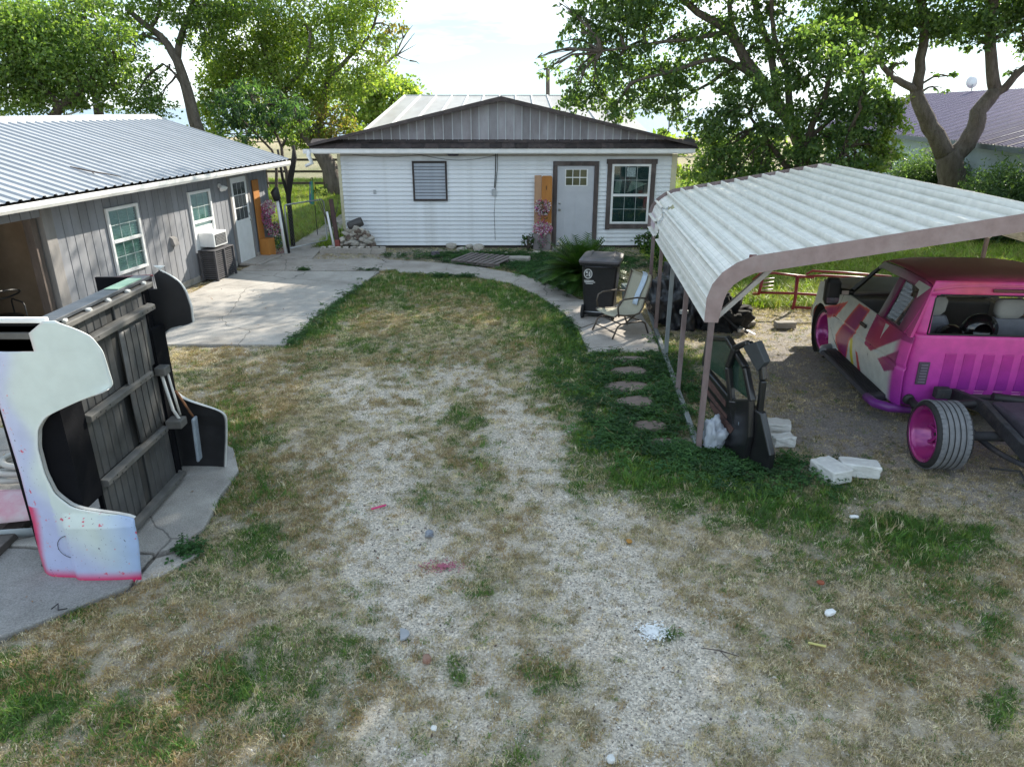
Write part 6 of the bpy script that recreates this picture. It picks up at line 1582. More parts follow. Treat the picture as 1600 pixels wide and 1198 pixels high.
OL = [(.07, .12, .06), (.10, .16, .09), (.13, .20, .12), (.05, .09, .04)]
for (px0, py0, Yb, rx, rz, lab, sd) in ((1445, 268, 26, 1.25, 1.12, 'rounded grey green oleander bush left of the forked tree trunk', 31), (1575, 282, 20.0, 1.15, 1.10, 'rounded grey green oleander bush at the right edge beyond the carport', 32)):
    c = on_plane(px0, py0, Yb)
    bush('oleander_bush', lab, 'bush', (c.x, c.y, 0), [((0, 0, rz * .95), rx, 1.2, rz), ((rx * .5, -.3, rz * .7), rx * .7, .9, rz * .8), ((-rx * .5, -.2, rz * .65), rx * .6, .9, rz * .7)], 5200, .13, OL, sd, aspect=.3, group='oleander bushes by the blue house')

# ---- trees
bark = mat('grey_bark', (.20, .165, .14), (.105, .085, .072), rough=.95, scale=9, bump=.9, stretch=(1, 1, .3), dirt=(.28, .26, .23), dirt_amt=.3)
bark2 = mat('brown_bark', (.13, .10, .08), (.07, .055, .045), rough=.95, scale=9, bump=.9, stretch=(1, 1, .3))
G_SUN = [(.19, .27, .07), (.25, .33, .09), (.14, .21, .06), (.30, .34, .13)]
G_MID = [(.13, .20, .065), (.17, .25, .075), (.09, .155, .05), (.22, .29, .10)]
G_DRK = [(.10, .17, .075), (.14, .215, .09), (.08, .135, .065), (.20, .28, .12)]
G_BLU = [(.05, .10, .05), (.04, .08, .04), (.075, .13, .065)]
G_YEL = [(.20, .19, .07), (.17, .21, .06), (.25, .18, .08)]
def wobble_path(pts, r_, amp):
    o = [pts[0]]
    for a, b in zip(pts[:-1], pts[1:]):
        mid = a.lerp(b, .5) + Vector((r_.uniform(-amp, amp), r_.uniform(-amp, amp), r_.uniform(-amp, amp) * .5))
        o += [mid, b]
    return o
def tree(name, label, Yb, limbs, crown, leaf, per, pal, seed, barkm=bark, group=None, depth=1.6, base=None, extra=None, aspect=.62, droop=.5, twigs=1, cat='tree'):
    """limbs: list of (pixel polyline, r0, r1, dY list or 0); crown: (px,py,rx,ry[,dY[,palette]]) in photo pixels at distance Yb"""
    r_ = random.Random(seed)
    k0 = pxscale(Yb)
    root = base if base else on_plane(limbs[0][0][0][0], limbs[0][0][0][1], Yb)
    t_ = thing(name, label, cat, (root.x, root.y, 0), 0, group)
    o = Vector((root.x, root.y, 0))
    tm = MB(); tips = []
    for (pl, r0, r1, dy) in limbs:
        pts = [on_plane(p[0], p[1], Yb + dy * i / max(1, len(pl) - 1)) - o for i, p in enumerate(pl)]
        if pl is limbs[0][0]: pts[0].z = -.1
        pts = wobble_path(pts, r_, .05)
        n_ = len(pts); rad = [r0 + (r1 - r0) * (i / (n_ - 1)) ** .9 for i in range(n_)]
        tm.tube(pts, rad, 10 if r0 > .08 else 6)
        tips += pts[n_ // 2:]
    cl = []
    for c in crown:
        px0, py0, rx, ry = c[:4]; dY = c[4] if len(c) > 4 else 0
        p = on_plane(px0, py0, Yb + dY) - o
        cl.append((p, rx / k0, min(depth, max(rx, ry) / k0 * 1.1), ry / k0, 1.0, c[5] if len(c) > 5 else None))
    if extra: cl += [(Vector(e[0]) - o, e[1], e[2], e[3], e[4] if len(e) > 4 else 1.0, None) for e in extra]
    # twigs reach from limbs into clusters
    for (p, a, b, c2, wt, _) in cl:
        near = sorted(tips, key=lambda q_: (q_ - p).length)[:2]
        for q_ in near[:1]:
            if (q_ - p).length < 7:
                path = wobble_path([q_, q_.lerp(p, .5) + Vector((0, 0, .15)), p], r_, .12)
                tm.tube(path, [.05, .04, .03, .022, .012], 5)
                for j in range(2 + 2 * twigs):
                    e = p + Vector((r_.uniform(-a, a), r_.uniform(-b, b), r_.uniform(-c2, c2))) * .85
                    tm.tube(wobble_path([path[2 + j % 3], e], r_, .1), [.018, .012, .005], 4, False)
    tm.build('trunk', barkm, t_, fix=False)
    P_, S_, K_ = [], [], []
    for i, (p, a, b, c2, wt, pl_) in enumerate(cl):
        q_ = cluster_pts([(p, a, b, c2, wt)], per, seed * 50 + i)
        P_.append(q_); K_.append(leaf_cols(len(q_), pl_ or pal, seed * 31 + i) * (.85 + .3 * r_.random()))
    P_ = np.concatenate(P_); K_ = np.concatenate(K_)
    S_ = leaf * (.65 + .7 * np.random.default_rng(seed).random(len(P_)))
    link('crown', leaf_mesh('crown', P_, S_, K_, LEAF, aspect, droop, seed=seed + 9), None, t_)
    return t_, len(P_)
cnt = 0
# L1 far left, over the shed
cl = [(20, 30, 60, 45), (70, 70, 60, 50), (30, 120, 60, 45), (110, 110, 55, 45), (150, 60, 50, 40), (60, 160, 60, 25), (160, 120, 45, 35), (90, 20, 40, 25, 1), (190, 95, 25, 30), (120, 160, 30, 14), (10, 75, 50, 50), (-60, 60, 80, 70), (-60, 150, 80, 40), (140, 10, 50, 20, 1), (185, 60, 30, 30), (40, 40, 60, 40, 1.5), (110, 60, 60, 40, 1.5), (80, 130, 70, 40, 1.5), (150, 150, 34, 20)]
tree('broadleaf_tree', 'leafy tree at the far left rising behind the shed ridge', 25, [([(60, 330), (75, 200), (95, 165), (130, 135), (170, 100)], .22, .07, 0), ([(95, 165), (60, 130), (30, 90)], .10, .04, 0), ([(130, 135), (185, 132), (205, 140)], .09, .04, 1), ([(170, 100), (140, 50), (130, 0)], .07, .03, 1)], cl, .12, 1500, G_MID, 1, bark2)
# L2: curving grey trunk with open crown
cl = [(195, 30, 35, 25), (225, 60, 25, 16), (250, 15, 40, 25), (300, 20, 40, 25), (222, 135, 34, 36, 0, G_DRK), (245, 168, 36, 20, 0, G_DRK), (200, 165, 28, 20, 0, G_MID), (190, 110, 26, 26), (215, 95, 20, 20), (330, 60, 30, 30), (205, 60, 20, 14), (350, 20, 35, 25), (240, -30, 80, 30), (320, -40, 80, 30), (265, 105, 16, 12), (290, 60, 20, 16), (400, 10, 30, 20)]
tree('broadleaf_tree', 'tree with curving bare grey trunk and thin crown behind the shed roof end', 29, [([(335, 330), (318, 225), (303, 185), (292, 140), (277, 95), (262, 70), (235, 45), (200, 15)], .30, .09, 0), ([(277, 95), (285, 50), (300, 10), (305, -30)], .14, .06, .5), ([(292, 140), (275, 118), (255, 100)], .07, .03, 0), ([(235, 45), (250, 15), (245, -30)], .08, .04, 0), ([(262, 70), (225, 55), (190, 60)], .06, .03, -.4)], cl, .12, 1700, G_MID, 2)
# L3: leaning trunk beside the house, big sunlit crown
cl = [(365, 90, 45, 40), (420, 60, 45, 40), (470, 40, 45, 35), (400, 20, 50, 22), (350, 40, 35, 25), (440, 110, 50, 35), (500, 80, 40, 30), (530, 30, 40, 30), (560, 70, 30, 26), (520, 120, 40, 30), (480, 150, 35, 26), (450, 180, 35, 20), (520, 180, 35, 24, 0, G_YEL), (545, 150, 26, 22), (600, 70, 28, 20), (610, 45, 26, 14, 0, G_YEL), (570, 10, 45, 18), (340, 10, 40, 20), (510, 205, 30, 14, 0, G_YEL), (420, 150, 40, 26), (460, -30, 110, 30), (590, -20, 50, 25), (345, 120, 22, 30), (490, 215, 18, 8), (345, 190, 30, 30), (370, 225, 30, 16), (480, 200, 30, 20), (540, 200, 26, 18, 0, G_YEL), (470, 225, 24, 12), (330, 160, 24, 26), (560, 120, 34, 26), (380, 130, 50, 40, 1.5), (440, 80, 60, 40, 1.5), (500, 140, 50, 40, 1.5), (420, 190, 50, 26, 1.5), (338, 130, 26, 46, .8), (326, 195, 20, 30, .8), (470, 212, 50, 18, .8), (555, 205, 30, 14, .8), (320, 70, 26, 30, .8), (550, 40, 40, 30, 1), (590, 100, 30, 24, 1)]
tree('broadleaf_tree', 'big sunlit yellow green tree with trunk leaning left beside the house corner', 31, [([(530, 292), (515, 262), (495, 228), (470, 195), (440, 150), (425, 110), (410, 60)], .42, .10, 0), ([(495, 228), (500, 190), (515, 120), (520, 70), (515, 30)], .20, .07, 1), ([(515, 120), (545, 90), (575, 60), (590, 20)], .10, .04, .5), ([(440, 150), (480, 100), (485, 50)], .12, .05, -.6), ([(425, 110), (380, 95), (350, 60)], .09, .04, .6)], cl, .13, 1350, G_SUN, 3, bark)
# bare forked branch
BB = thing('bare_tree', 'small bare forked tree poking above the bright foliage left of the roof', 'tree', (on_plane(600, 200, 42).x, 42, 0))
def P2(px0, py0, Yb=42): return on_plane(px0, py0, Yb) - Vector((on_plane(600, 200, 42).x, 42, 0))
bt = MB(); P0 = P2(590, 150); P0g = Vector((P0.x, 0, 0))
bt.tube([P0g, P0, P2(602, 100), P2(618, 85), P2(630, 60)], [.2, .16, .1, .07, .03], 7)
rb_ = random.Random(4)
for (a, b) in (((602, 100), (598, 60)), ((618, 85), (640, 95)), ((618, 85), (612, 50)), ((630, 60), (645, 40)), ((612, 92), (650, 70)), ((640, 95), (655, 100)), ((598, 60), (588, 45)), ((620, 88), (648, 52)), ((630, 60), (622, 38))):
    bt.tube(wobble_path([P2(*a), P2(*b)], rb_, .1), [.05, .03, .012], 5)
bt.build('trunk', bark, BB, fix=False)
# L4: dark round tree in front
cl = [(385, 150, 40, 30), (360, 185, 30, 28), (410, 185, 34, 30), (385, 205, 30, 16), (430, 165, 24, 26), (345, 160, 22, 26), (440, 200, 24, 18, 0, G_MID), (470, 195, 18, 18, 0, G_MID), (455, 165, 30, 26)]
tree('small_tree', 'small round blue green tree with slender stems beyond the shed end', 23, [([(452, 318), (448, 270), (440, 230), (420, 195), (395, 160)], .07, .03, 0), ([(436, 310), (432, 270), (425, 235), (380, 190)], .06, .03, 0), ([(440, 230), (455, 200), (470, 180)], .04, .02, 0)], cl, .17, 1500, G_BLU, 4, bark2, droop=1.2, aspect=.4)
# L5: pale tree behind, right of L3
cl = [(590, 130, 40, 24), (620, 140, 40, 20), (560, 150, 40, 30), (600, 165, 40, 20), (640, 135, 26, 14), (560, 185, 30, 20), (590, 180, 40, 16), (655, 150, 18, 8)]
tree('broadleaf_tree', 'bright green rounded tree between the house roof and the leaning tree', 40, [([(590, 250), (588, 200), (592, 150)], .2, .08, 0), ([(588, 200), (570, 170), (560, 150)], .1, .05, 0), ([(592, 180), (620, 150), (635, 140)], .1, .04, 0)], cl, .22, 560, G_SUN, 5, bark2)
# R1: tall dark tree right of the house
SHADE_LEAVES = [((3.6, 22.0, 8.6), 1.6, 1.6, 1.0, .3), ((7.4, 20.4, 9.2), 2.0, 2.0, 1.3, .45), ((9.2, 19, 9.2), 2.4, 2.4, 1.3, .6), ((11.8, 17.5, 9), 2.3, 2.3, 1.3, .6),  # unseen leaf clusters above the frame, added to shade the yard
        ((6.8, 16.2, 8.8), 2.4, 2.2, 1.2, .65), ((9.4, 15.2, 8.6), 2.4, 2.3, 1.2, .65), ((5.6, 16.2, 8.4), 1.8, 1.5, 1.0, .5), ((7.4, 13.2, 8.3), 2.3, 2.0, 1.1, .65),
        ((8.0, 22.5, 11), 2.4, 2.2, 1.3, .5), ((10.6, 12.6, 8.6), 2.3, 2.2, 1.2, .65), ((4.6, 14.6, 8.4), 2.1, 1.8, 1.0, .6), ((2.4, 16.6, 8.6), 1.8, 1.6, 1.0, .45),
        ((1.2, 21.5, 9.0), 1.8, 1.8, 1.0, .25), ((9.0, 10.4, 8.3), 2.0, 2.0, 1.1, .6)]
cl = [(900, 20, 30, 18), (950, 40, 50, 30), (930, 75, 40, 26), (985, 80, 45, 30), (1030, 110, 50, 30), (960, 120, 50, 28), (900, 120, 32, 20), (865, 95, 14, 12), (850, 110, 14, 12), (880, 65, 14, 16), (920, 155, 45, 22), (980, 160, 45, 24), (1040, 160, 36, 26), (1065, 190, 18, 24), (1060, 130, 40, 30), (1010, 30, 45, 28), (1070, 60, 40, 26), (1100, 90, 40, 30), (1130, 40, 40, 26), (1140, 120, 40, 26), (890, 150, 26, 18), (1045, 205, 14, 20), (960, 185, 30, 14), (1000, 10, 60, 22), (900, 45, 20, 16), (1180, 70, 34, 28), (875, 5, 12, 10), (840, 90, 10, 8)]
cl += [(960, -30, 90, 30), (1080, -30, 90, 30), (1200, -30, 90, 30), (1190, 20, 40, 26), (1230, 60, 40, 34)]
tree('broadleaf_tree', 'tall dark tree overhanging the right side of the house roof', 21, [([(1275, 330), (1262, 250), (1235, 190), (1185, 125), (1165, 95), (1140, 50), (1090, 20), (1040, -20)], .24, .07, 0), ([(1165, 95), (1150, 60), (1140, 10), (1140, -30)], .10, .05, .6), ([(1215, 165), (1205, 90), (1190, 40), (1175, -10)], .12, .06, .5), ([(1235, 190), (1230, 110), (1210, 60), (1205, -10)], .11, .05, -.4), ([(1185, 125), (1130, 92), (1100, 95), (1040, 115), (985, 130)], .09, .03, -.8), ([(1140, 50), (1080, 62), (1010, 70), (940, 80)], .07, .025, -.6), ([(1165, 95), (1110, 130), (1060, 160)], .06, .025, .4)],
     cl, .12, 2200, G_DRK, 6, bark, droop=.8, extra=SHADE_LEAVES)
# R1b: dense thicket below it
cl = []
rt = random.Random(9)
for (px0, py0) in ((1110, 200), (1150, 170), (1200, 140), (1250, 120), (1310, 100), (1120, 240), (1160, 230), (1210, 200), (1260, 180), (1310, 160), (1350, 140), (1150, 270), (1200, 260), (1250, 240), (1300, 220), (1340, 200), (1370, 170), (1310, 260), (1360, 240), (1300, 60), (1260, 70), (1340, 80), (1095, 275), (1240, 285), (1290, 290), (1330, 280), (1180, 290)):
    cl.append((px0, py0, 36, 30, rt.uniform(-.8, .8)))
for c in ((1390, 170, 26, 26), (1400, 200, 22, 24), (1375, 220, 26, 20), (1390, 240, 20, 14), (1350, 260, 26, 14)): cl.append((*c, -.5, G_SUN))
tree('dense_thicket_tree', 'dense dark green thicket tree beyond the carport roof centre', 20, [([(1250, 340), (1245, 280), (1260, 220), (1290, 150), (1300, 90)], .16, .05, 0), ([(1245, 280), (1200, 220), (1170, 180)], .09, .03, 0), ([(1300, 290), (1320, 230), (1345, 170)], .08, .03, -1.2), ([(1260, 220), (1330, 160), (1350, 120)], .07, .03, .5)], cl, .12, 3900, G_DRK, 7, bark2, droop=.6)
# R2: forked trunk
cl = [(1300, 20, 50, 26), (1360, 20, 60, 26), (1340, 50, 40, 22), (1400, 40, 40, 22), (1380, 80, 34, 20), (1450, 25, 50, 30), (1500, 30, 45, 32), (1540, 40, 40, 28), (1590, 20, 40, 30), (1430, 65, 26, 14), (1525, 70, 26, 10), (1350, 100, 26, 14), (1410, 100, 20, 10), (1470, 55, 30, 20), (1600, 70, 20, 12), (1395, 120, 12, 10), (1585, 115, 14, 8), (1480, 118, 22, 5), (1465, 140, 12, 5)]
cl += [(1300, -35, 100, 34), (1420, -40, 100, 34), (1540, -40, 100, 34), (1640, -20, 70, 60), (1640, 60, 50, 30)]
ext = [((24 + i * 2.2, 22 + (i % 3) * 2, 9.5 + (i % 2)), 2.0, 2.0, 1.3, .35) for i in range(0, 1)]
tree('forked_tree', 'large rough trunk forking low into two limbs in front of the blue house', 24, [([(1492, 345), (1488, 290), (1484, 262), (1478, 240)], .46, .36, 0), ([(1478, 245), (1462, 210), (1448, 185), (1436, 160), (1432, 140)], .30, .19, 0), ([(1433, 143), (1438, 110), (1442, 75), (1445, 40), (1440, 0), (1430, -40)], .17, .10, 0), ([(1434, 142), (1410, 130), (1392, 122), (1380, 105), (1366, 92), (1372, 60)], .13, .05, -.4), ([(1488, 245), (1510, 225), (1524, 200), (1528, 175), (1545, 155), (1556, 140)], .30, .20, 0), ([(1556, 145), (1550, 110), (1547, 70), (1548, 40), (1550, -20)], .19, .12, 0), ([(1552, 148), (1570, 138), (1585, 120), (1605, 103), (1640, 85)], .14, .08, -.6), ([(1447, 50), (1420, 30), (1400, 15)], .06, .03, 0), ([(1556, 60), (1590, 45), (1620, 25)], .08, .04, 0)],
     cl, .13, 2000, G_DRK, 8, bark, droop=.8)

# tall trees just outside the frame on the right: they cast the shade over the yard
def shade_tree(label, loc, blobs_, seed, per=90):
    t_ = thing('broadleaf_tree', label, 'tree', loc)
    MB().tube([(0, 0, -.1), (.1, .05, 2), (-.1, .1, 4.2), (.1, 0, 6)], [.3, .24, .18, .1], 10).tube([(-.1, .1, 4), (-1.2, -.8, 5.4), (-2.2, -1.2, 6.3)], [.12, .09, .05], 8).tube([(0, 0, 3.6), (1.2, .8, 5), (2, 1.6, 6)], [.12, .09, .05], 8).build('trunk', bark2, t_)
    pts_ = cluster_pts([(Vector(c), a, b, c2, 1) for (c, a, b, c2) in blobs_], per, seed)
    link('crown', leaf_mesh('crown', pts_, .24 * (.7 + .6 * np.random.default_rng(seed).random(len(pts_))), leaf_cols(len(pts_), G_MID, seed), LEAF, .7, .5, seed=seed), None, t_)
shade_tree('broad tree standing off to the right beyond the carport side', (12.5, 9.5, 0), [((0, 0, 6.2), 2.6, 2.6, 1.7), ((-1.6, -1.2, 5.6), 1.8, 1.8, 1.3), ((1.8, 1.6, 6), 2, 2, 1.6), ((0, .5, 8), 2, 2, 1.3)], 61)
shade_tree('broad tree standing far right between carport and blue house', (15.5, 14.0, 0), [((0, 0, 7), 2.8, 2.8, 1.8), ((-1.8, -1.5, 6.2), 2.0, 2.0, 1.4), ((1.8, 1.6, 6.6), 2, 2, 1.6), ((-.5, .5, 9), 2.4, 2.4, 1.4)], 62)
shade_tree('broad tree at the right of the driveway outside the yard', (10.5, 4.5, 0), [((0, 0, 5.6), 2.2, 2.2, 1.4), ((-.8, -1.4, 5.2), 1.6, 1.8, 1.2), ((1.2, 1.0, 6.3), 2, 2, 1.4)], 63)

# ---- blue house at right
def bh(s_, off, z):
    d = Vector((.187, .982)); nn = Vector((.982, -.187))
    p = Vector((15.1, 22.0)) + d * s_ + nn * off; return (p.x, p.y, z)
BH = thing('blue_house', 'pale blue neighbouring house with purple ribbed metal roof at the right', 'house', (0, 0, 0))
blu = mat('pale_blue_wall', (.36, .44, .47), (.31, .38, .41), rough=.7, scale=3, fine=.03)
zlev = [0.1 + i * .2 for i in range(12)]
for i in range(11):
    mb = MB(); z0, z1 = .1 + i * .205, .1 + (i + 1) * .205
    mb.add([bh(-4, 0, z0), bh(26, 0, z0), bh(26, .02, z1), bh(-4, .02, z1), bh(26, .02, z0), bh(-4, .02, z0)], [(0, 1, 2, 3), (0, 5, 4, 1)])
    mb.build('wall_board', blu, BH)
MB().add([bh(26, 0.03, 0), bh(26, 9, 0), bh(26, 9, 2.4), bh(26, .03, 2.4)], [(0, 1, 2, 3)]).build('end_wall', blu, BH)
purp = mat('purple_metal', (.17, .13, .20), (.13, .10, .16), rough=.42, metal=.35, scale=2, fine=.05)
s_ = -4
while s_ < 26.5:
    mb = MB(); pr_ = [(0, .04), (.05, .04), (.1, 0), (.2, 0), (.25, .04), (.3, .04), (.35, 0), (.45, 0), (.5, .04), (.55, .04), (.6, 0), (.75, 0), (.8, .04), (.85, .04), (.9, 0), (1.0, 0)]
    mb.grid(lambda u, v: bh(s_ + v[0], -.5 + 5.6 * u, 2.42 + 1.85 * u + v[1]), [0, .5, 1], pr_, False)
    mb.build('roof_sheet', purp, BH, fix=False); s_ += 1.0
MB().add([bh(-4, 5.1, 4.25), bh(27, 5.1, 4.25), bh(27, 10.6, 2.4), bh(-4, 10.6, 2.4)], [(0, 1, 2, 3)]).build('roof_back', purp, BH)
MB().add([bh(-4, -.5, 2.28), bh(27, -.5, 2.28), bh(27, -.5, 2.44), bh(-4, -.5, 2.44)], [(0, 1, 2, 3)]).build('fascia', mat('blue_fascia', (.10, .13, .15), rough=.6), BH, solid=.03)
MB().add([bh(-4, -.49, 2.3), bh(27, -.49, 2.3), bh(27, .01, 2.34), bh(-4, .01, 2.34)], [(0, 1, 2, 3)]).build('soffit', blu, BH)
wb_ = MB().add([bh(12.0, -.03, .75), bh(15.2, -.03, .75), bh(15.2, -.03, 1.75), bh(12.0, -.03, 1.75)], [(0, 1, 2, 3)]).build('window_bank', mat('dark_window', (.04, .045, .05), rough=.15), BH, solid=.03)
for k in range(5): MB().add([bh(12.0 + k * .78, -.06, .75), bh(12.06 + k * .78, -.06, .75), bh(12.06 + k * .78, -.06, 1.75), bh(12.0 + k * .78, -.06, 1.75)], [(0, 1, 2, 3)]).build('mullion', mat('mullion', (.16, .12, .11), rough=.6), wb_, solid=.03)
dw = MB().add([bh(4.5, -.03, .2), bh(6.8, -.03, .2), bh(6.8, -.03, 2.1), bh(4.5, -.03, 2.1)], [(0, 1, 2, 3)]).build('garage_door', mat('blue_door', (.27, .34, .37), rough=.6), BH, solid=.03)
for k in range(6): MB().add([bh(7.2, -.03, .4 + k * .28), bh(8.3, -.03, .4 + k * .28), bh(8.3, -.05, .6 + k * .28), bh(7.2, -.05, .6 + k * .28)], [(0, 1, 2, 3)]).build('jalousie_slat', mat('jalousie', (.30, .34, .36), rough=.3), BH, solid=.01)
q_ = Vector(bh(18.5, 5.0, 4.3))
DS = thing('satellite_dish', 'small white satellite dish on the ridge of the blue house', 'satellite dish', q_)
MB().tube([(0, 0, 0), (0, 0, .3)], .03, 6).build('mast', gal, DS); MB().lathe([(0, .0), (.2, .05), (.3, .12)], (0, 0, .42), 'y', 18).build('dish', whitew, DS, solid=.01)
# pole behind the main roof, antenna
for (px0, y0, y1, nm, lab, r_) in ((856, 108, 160, 'utility_pole', 'thin wooden pole beyond the roof ridge under the tree branches', .09), (150, 140, 190, 'utility_pole', 'leaning grey pole behind the shed ridge at the left', .16)):
    t0 = on_plane(px0 + (6 if px0 < 200 else 0), y1, 33 if px0 > 200 else 27); t1 = on_plane(px0, y0, 33 if px0 > 200 else 27)
    o = MB().tube([(t0.x + (t0.x - t1.x) * 2, t0.y, 0), tuple(t0), tuple(t1)], r_, 10).build(nm, bark, None); tag(o, lab, 'pole')
a_ = on_plane(-40, 200, 24); b_ = on_plane(160, 158, 27)
o = MB().tube([a_.lerp(b_, k / 8) - Vector((0, 0, .25 * math.sin(math.pi * k / 8))) for k in range(9)], .03, 6).build('power_line', white); tag(o, 'pale power line sagging from the left edge to the leaning pole', 'cable')
# ---- fences behind
def fence(label, x0, x1, Yf, zs, step=2.6, hgt=1.5):
    F = thing('rail_fence', label, 'fence', (x0, Yf, 0))
    x = 0
    while x <= x1 - x0 + .01:
        MB().box(x - .06, -.06, 0, x + .06, .06, hgt).build('fence_post', woodd, F, bevel=.01); x += step
    for z in zs: MB().box(-.1, -.09, z - .05, x1 - x0 + .1, -.061, z + .05).build('fence_rail', woodd, F)
fence('dark wooden rail fence across the lawn behind the shed and house gap', -24, -4, 33, (.35, .85, 1.35))
fence('far wooden rail fence beyond the pale field on the left', -60, 0, 68, (.6, 1.3), 4, 1.7)
# far treeline on the right
bush('far_hedge', 'low green hedgerow far beyond the right side of the house', 'hedge', (14.5, 58, 0), [((-5 + i * 1.6, 0, .9), 1.4, 1.2, 1.2) for i in range(9)], 60, .45, G_SUN, 70)
bush('far_hedge', 'tall field grass and brush edging the meadow right of the house', 'hedge', (8.7, 38, 0), [((-1.6 + i * .8, 0, .4), .7, .7, .6) for i in range(5)], 500, .25, G_YEL + G_SUN, 71)

# ==================================================================== SCATTER (grass, clover, gravel) as stuff
def proto(name, V, F, m):
    me_ = bpy.data.meshes.new(name); me_.from_pydata(V, [], F); me_.materials.append(m); me_.update()
    return bpy.data.objects.new(name, me_)
def scatter(name, P, rot, scl, tint, prot):
    me_ = bpy.data.meshes.new(name); n_ = len(P)
    me_.vertices.add(n_); me_.vertices.foreach_set('co', P.astype(np.float32).ravel())
    a = me_.attributes.new('rot', 'FLOAT_VECTOR', 'POINT'); a.data.foreach_set('vector', rot.astype(np.float32).ravel())
    a = me_.attributes.new('scl', 'FLOAT_VECTOR', 'POINT'); a.data.foreach_set('vector', scl.astype(np.float32).ravel())
    a = me_.attributes.new('tint', 'FLOAT_COLOR', 'POINT'); a.data.foreach_set('color', np.concatenate([tint, np.ones((n_, 1))], 1).astype(np.float32).ravel())
    o = link(name, me_); o['kind'] = 'stuff'
    g = bpy.data.node_groups.new(name, 'GeometryNodeTree')
    g.interface.new_socket('Geometry', in_out='INPUT', socket_type='NodeSocketGeometry'); g.interface.new_socket('Geometry', in_out='OUTPUT', socket_type='NodeSocketGeometry')
    gi = g.nodes.new('NodeGroupInput'); go = g.nodes.new('NodeGroupOutput')
    ip = g.nodes.new('GeometryNodeInstanceOnPoints'); ob = g.nodes.new('GeometryNodeObjectInfo'); ob.inputs['Object'].default_value = prot
    ra = g.nodes.new('GeometryNodeInputNamedAttribute'); ra.data_type = 'FLOAT_VECTOR'; ra.inputs['Name'].default_value = 'rot'
    sa = g.nodes.new('GeometryNodeInputNamedAttribute'); sa.data_type = 'FLOAT_VECTOR'; sa.inputs['Name'].default_value = 'scl'
    er = g.nodes.new('FunctionNodeEulerToRotation')
    g.links.new(gi.outputs[0], ip.inputs['Points']); g.links.new(ob.outputs['Geometry'], ip.inputs['Instance'])
    g.links.new(ra.outputs['Attribute'], er.inputs[0]); g.links.new(er.outputs[0], ip.inputs['Rotation']); g.links.new(sa.outputs['Attribute'], ip.inputs['Scale'])
    g.links.new(ip.outputs[0], go.inputs[0])
    md = o.modifiers.new('spread', 'NODES'); md.node_group = g
    return o
GRASSM = leaf_mat('grass_blade', .6, .3, 'INSTANCER', (1.3, 1.4, .6))
def tuft(nb, h, wd, spread, lean, seed):
    r_ = random.Random(seed); V = []; F = []
    for k in range(nb):
        x, y = r_.gauss(0, spread), r_.gauss(0, spread); az = r_.uniform(0, 6.28); l_ = lean * r_.uniform(.3, 1.3); hh = h * r_.uniform(.5, 1.2)
        dx, dy = math.cos(az), math.sin(az); sx, sy = -dy * wd / 2, dx * wd / 2
        o_ = len(V)
        V += [(x - sx, y - sy, -.01), (x + sx, y + sy, -.01), (x + dx * l_ * .4 - sx * .7, y + dy * l_ * .4 - sy * .7, hh * .6), (x + dx * l_ * .4 + sx * .7, y + dy * l_ * .4 + sy * .7, hh * .6), (x + dx * l_, y + dy * l_, hh * (1 if l_ < h else .75))]
        F += [(o_, o_ + 1, o_ + 3, o_ + 2), (o_ + 2, o_ + 3, o_ + 4)]
    return V, F
pA = proto('tuft_short', *tuft(16, .045, .006, .035, .04, 1), GRASSM)
pB = proto('tuft_tall', *tuft(14, .09, .008, .03, .07, 2), GRASSM)
def clover(n_, rad, seed):
    r_ = random.Random(seed); V = []; F = []
    for k in range(n_):
        x, y = r_.gauss(0, rad), r_.gauss(0, rad); z = r_.uniform(.02, .07); s_ = r_.uniform(.012, .022)
        for j in range(3):
            a = j * 2.094 + r_.random(); o_ = len(V)
            V += [(x, y, z), (x + s_ * math.cos(a - .5), y + s_ * math.sin(a - .5), z + .006), (x + 1.5 * s_ * math.cos(a), y + 1.5 * s_ * math.sin(a), z), (x + s_ * math.cos(a + .5), y + s_ * math.sin(a + .5), z + .006)]
            F.append((o_, o_ + 1, o_ + 2, o_ + 3))
    return V, F
pC = proto('clover_clump', *clover(18, .05, 3), GRASSM)
GX0, GX1, GY0, GY1 = -8.4, 8.4, 2.2, 20.0
def sample_pts(n_, seed, x0=GX0, x1=GX1, y0=GY0, y1=GY1, power=1.0):
    r_ = np.random.default_rng(seed)
    y = y0 + (y1 - y0) * r_.random(n_) ** power
    x = x0 + (x1 - x0) * r_.random(n_)
    keep = np.abs(x) < (y * .93 + 1.3) * .80 + .5
    return x[keep], y[keep], r_
def mask_hard(x, y):
    mk = inpoly_np(x, y, SLAB) | inpoly_np(x, y, SLAB2) | inpoly_np(x, y, APRON) | inpoly_np(x, y, PATHPOLY)
    mk |= (y > 19.05) & (x > -4.5) & (x < 4.3)
    a = math.atan(.143); sx0 = (x + 6.5) * math.cos(a) - (y - 16.5) * math.sin(a); mk |= (sx0 < .03) & (y < 18.7)
    for (sx1, sy1, rx, ry) in STEPS: mk |= ((x - sx1) / rx) ** 2 + ((y - sy1) / ry) ** 2 < 1.25
    return mk
def zat(x, y): return (fbm(x * 1.1, y * 1.1, 3) - .5) * 0.03 + (fbm(x * 9, y * 9, 3) - .5) * 0.016 - 0.012
def rots(n_, r_, tilt=.25): return np.stack([r_.normal(0, tilt, n_), r_.normal(0, tilt, n_), r_.random(n_) * 6.283], 1)
pal_g = np.array([(.07, .16, .03), (.10, .21, .04), (.16, .25, .045), (.075, .14, .035)])
pal_d = np.array([(.62, .53, .36), (.52, .43, .28), (.40, .32, .19), (.25, .23, .11), (.72, .64, .47)])
pal_b = np.array([(.40, .28, .15), (.32, .22, .11), (.44, .34, .19)])
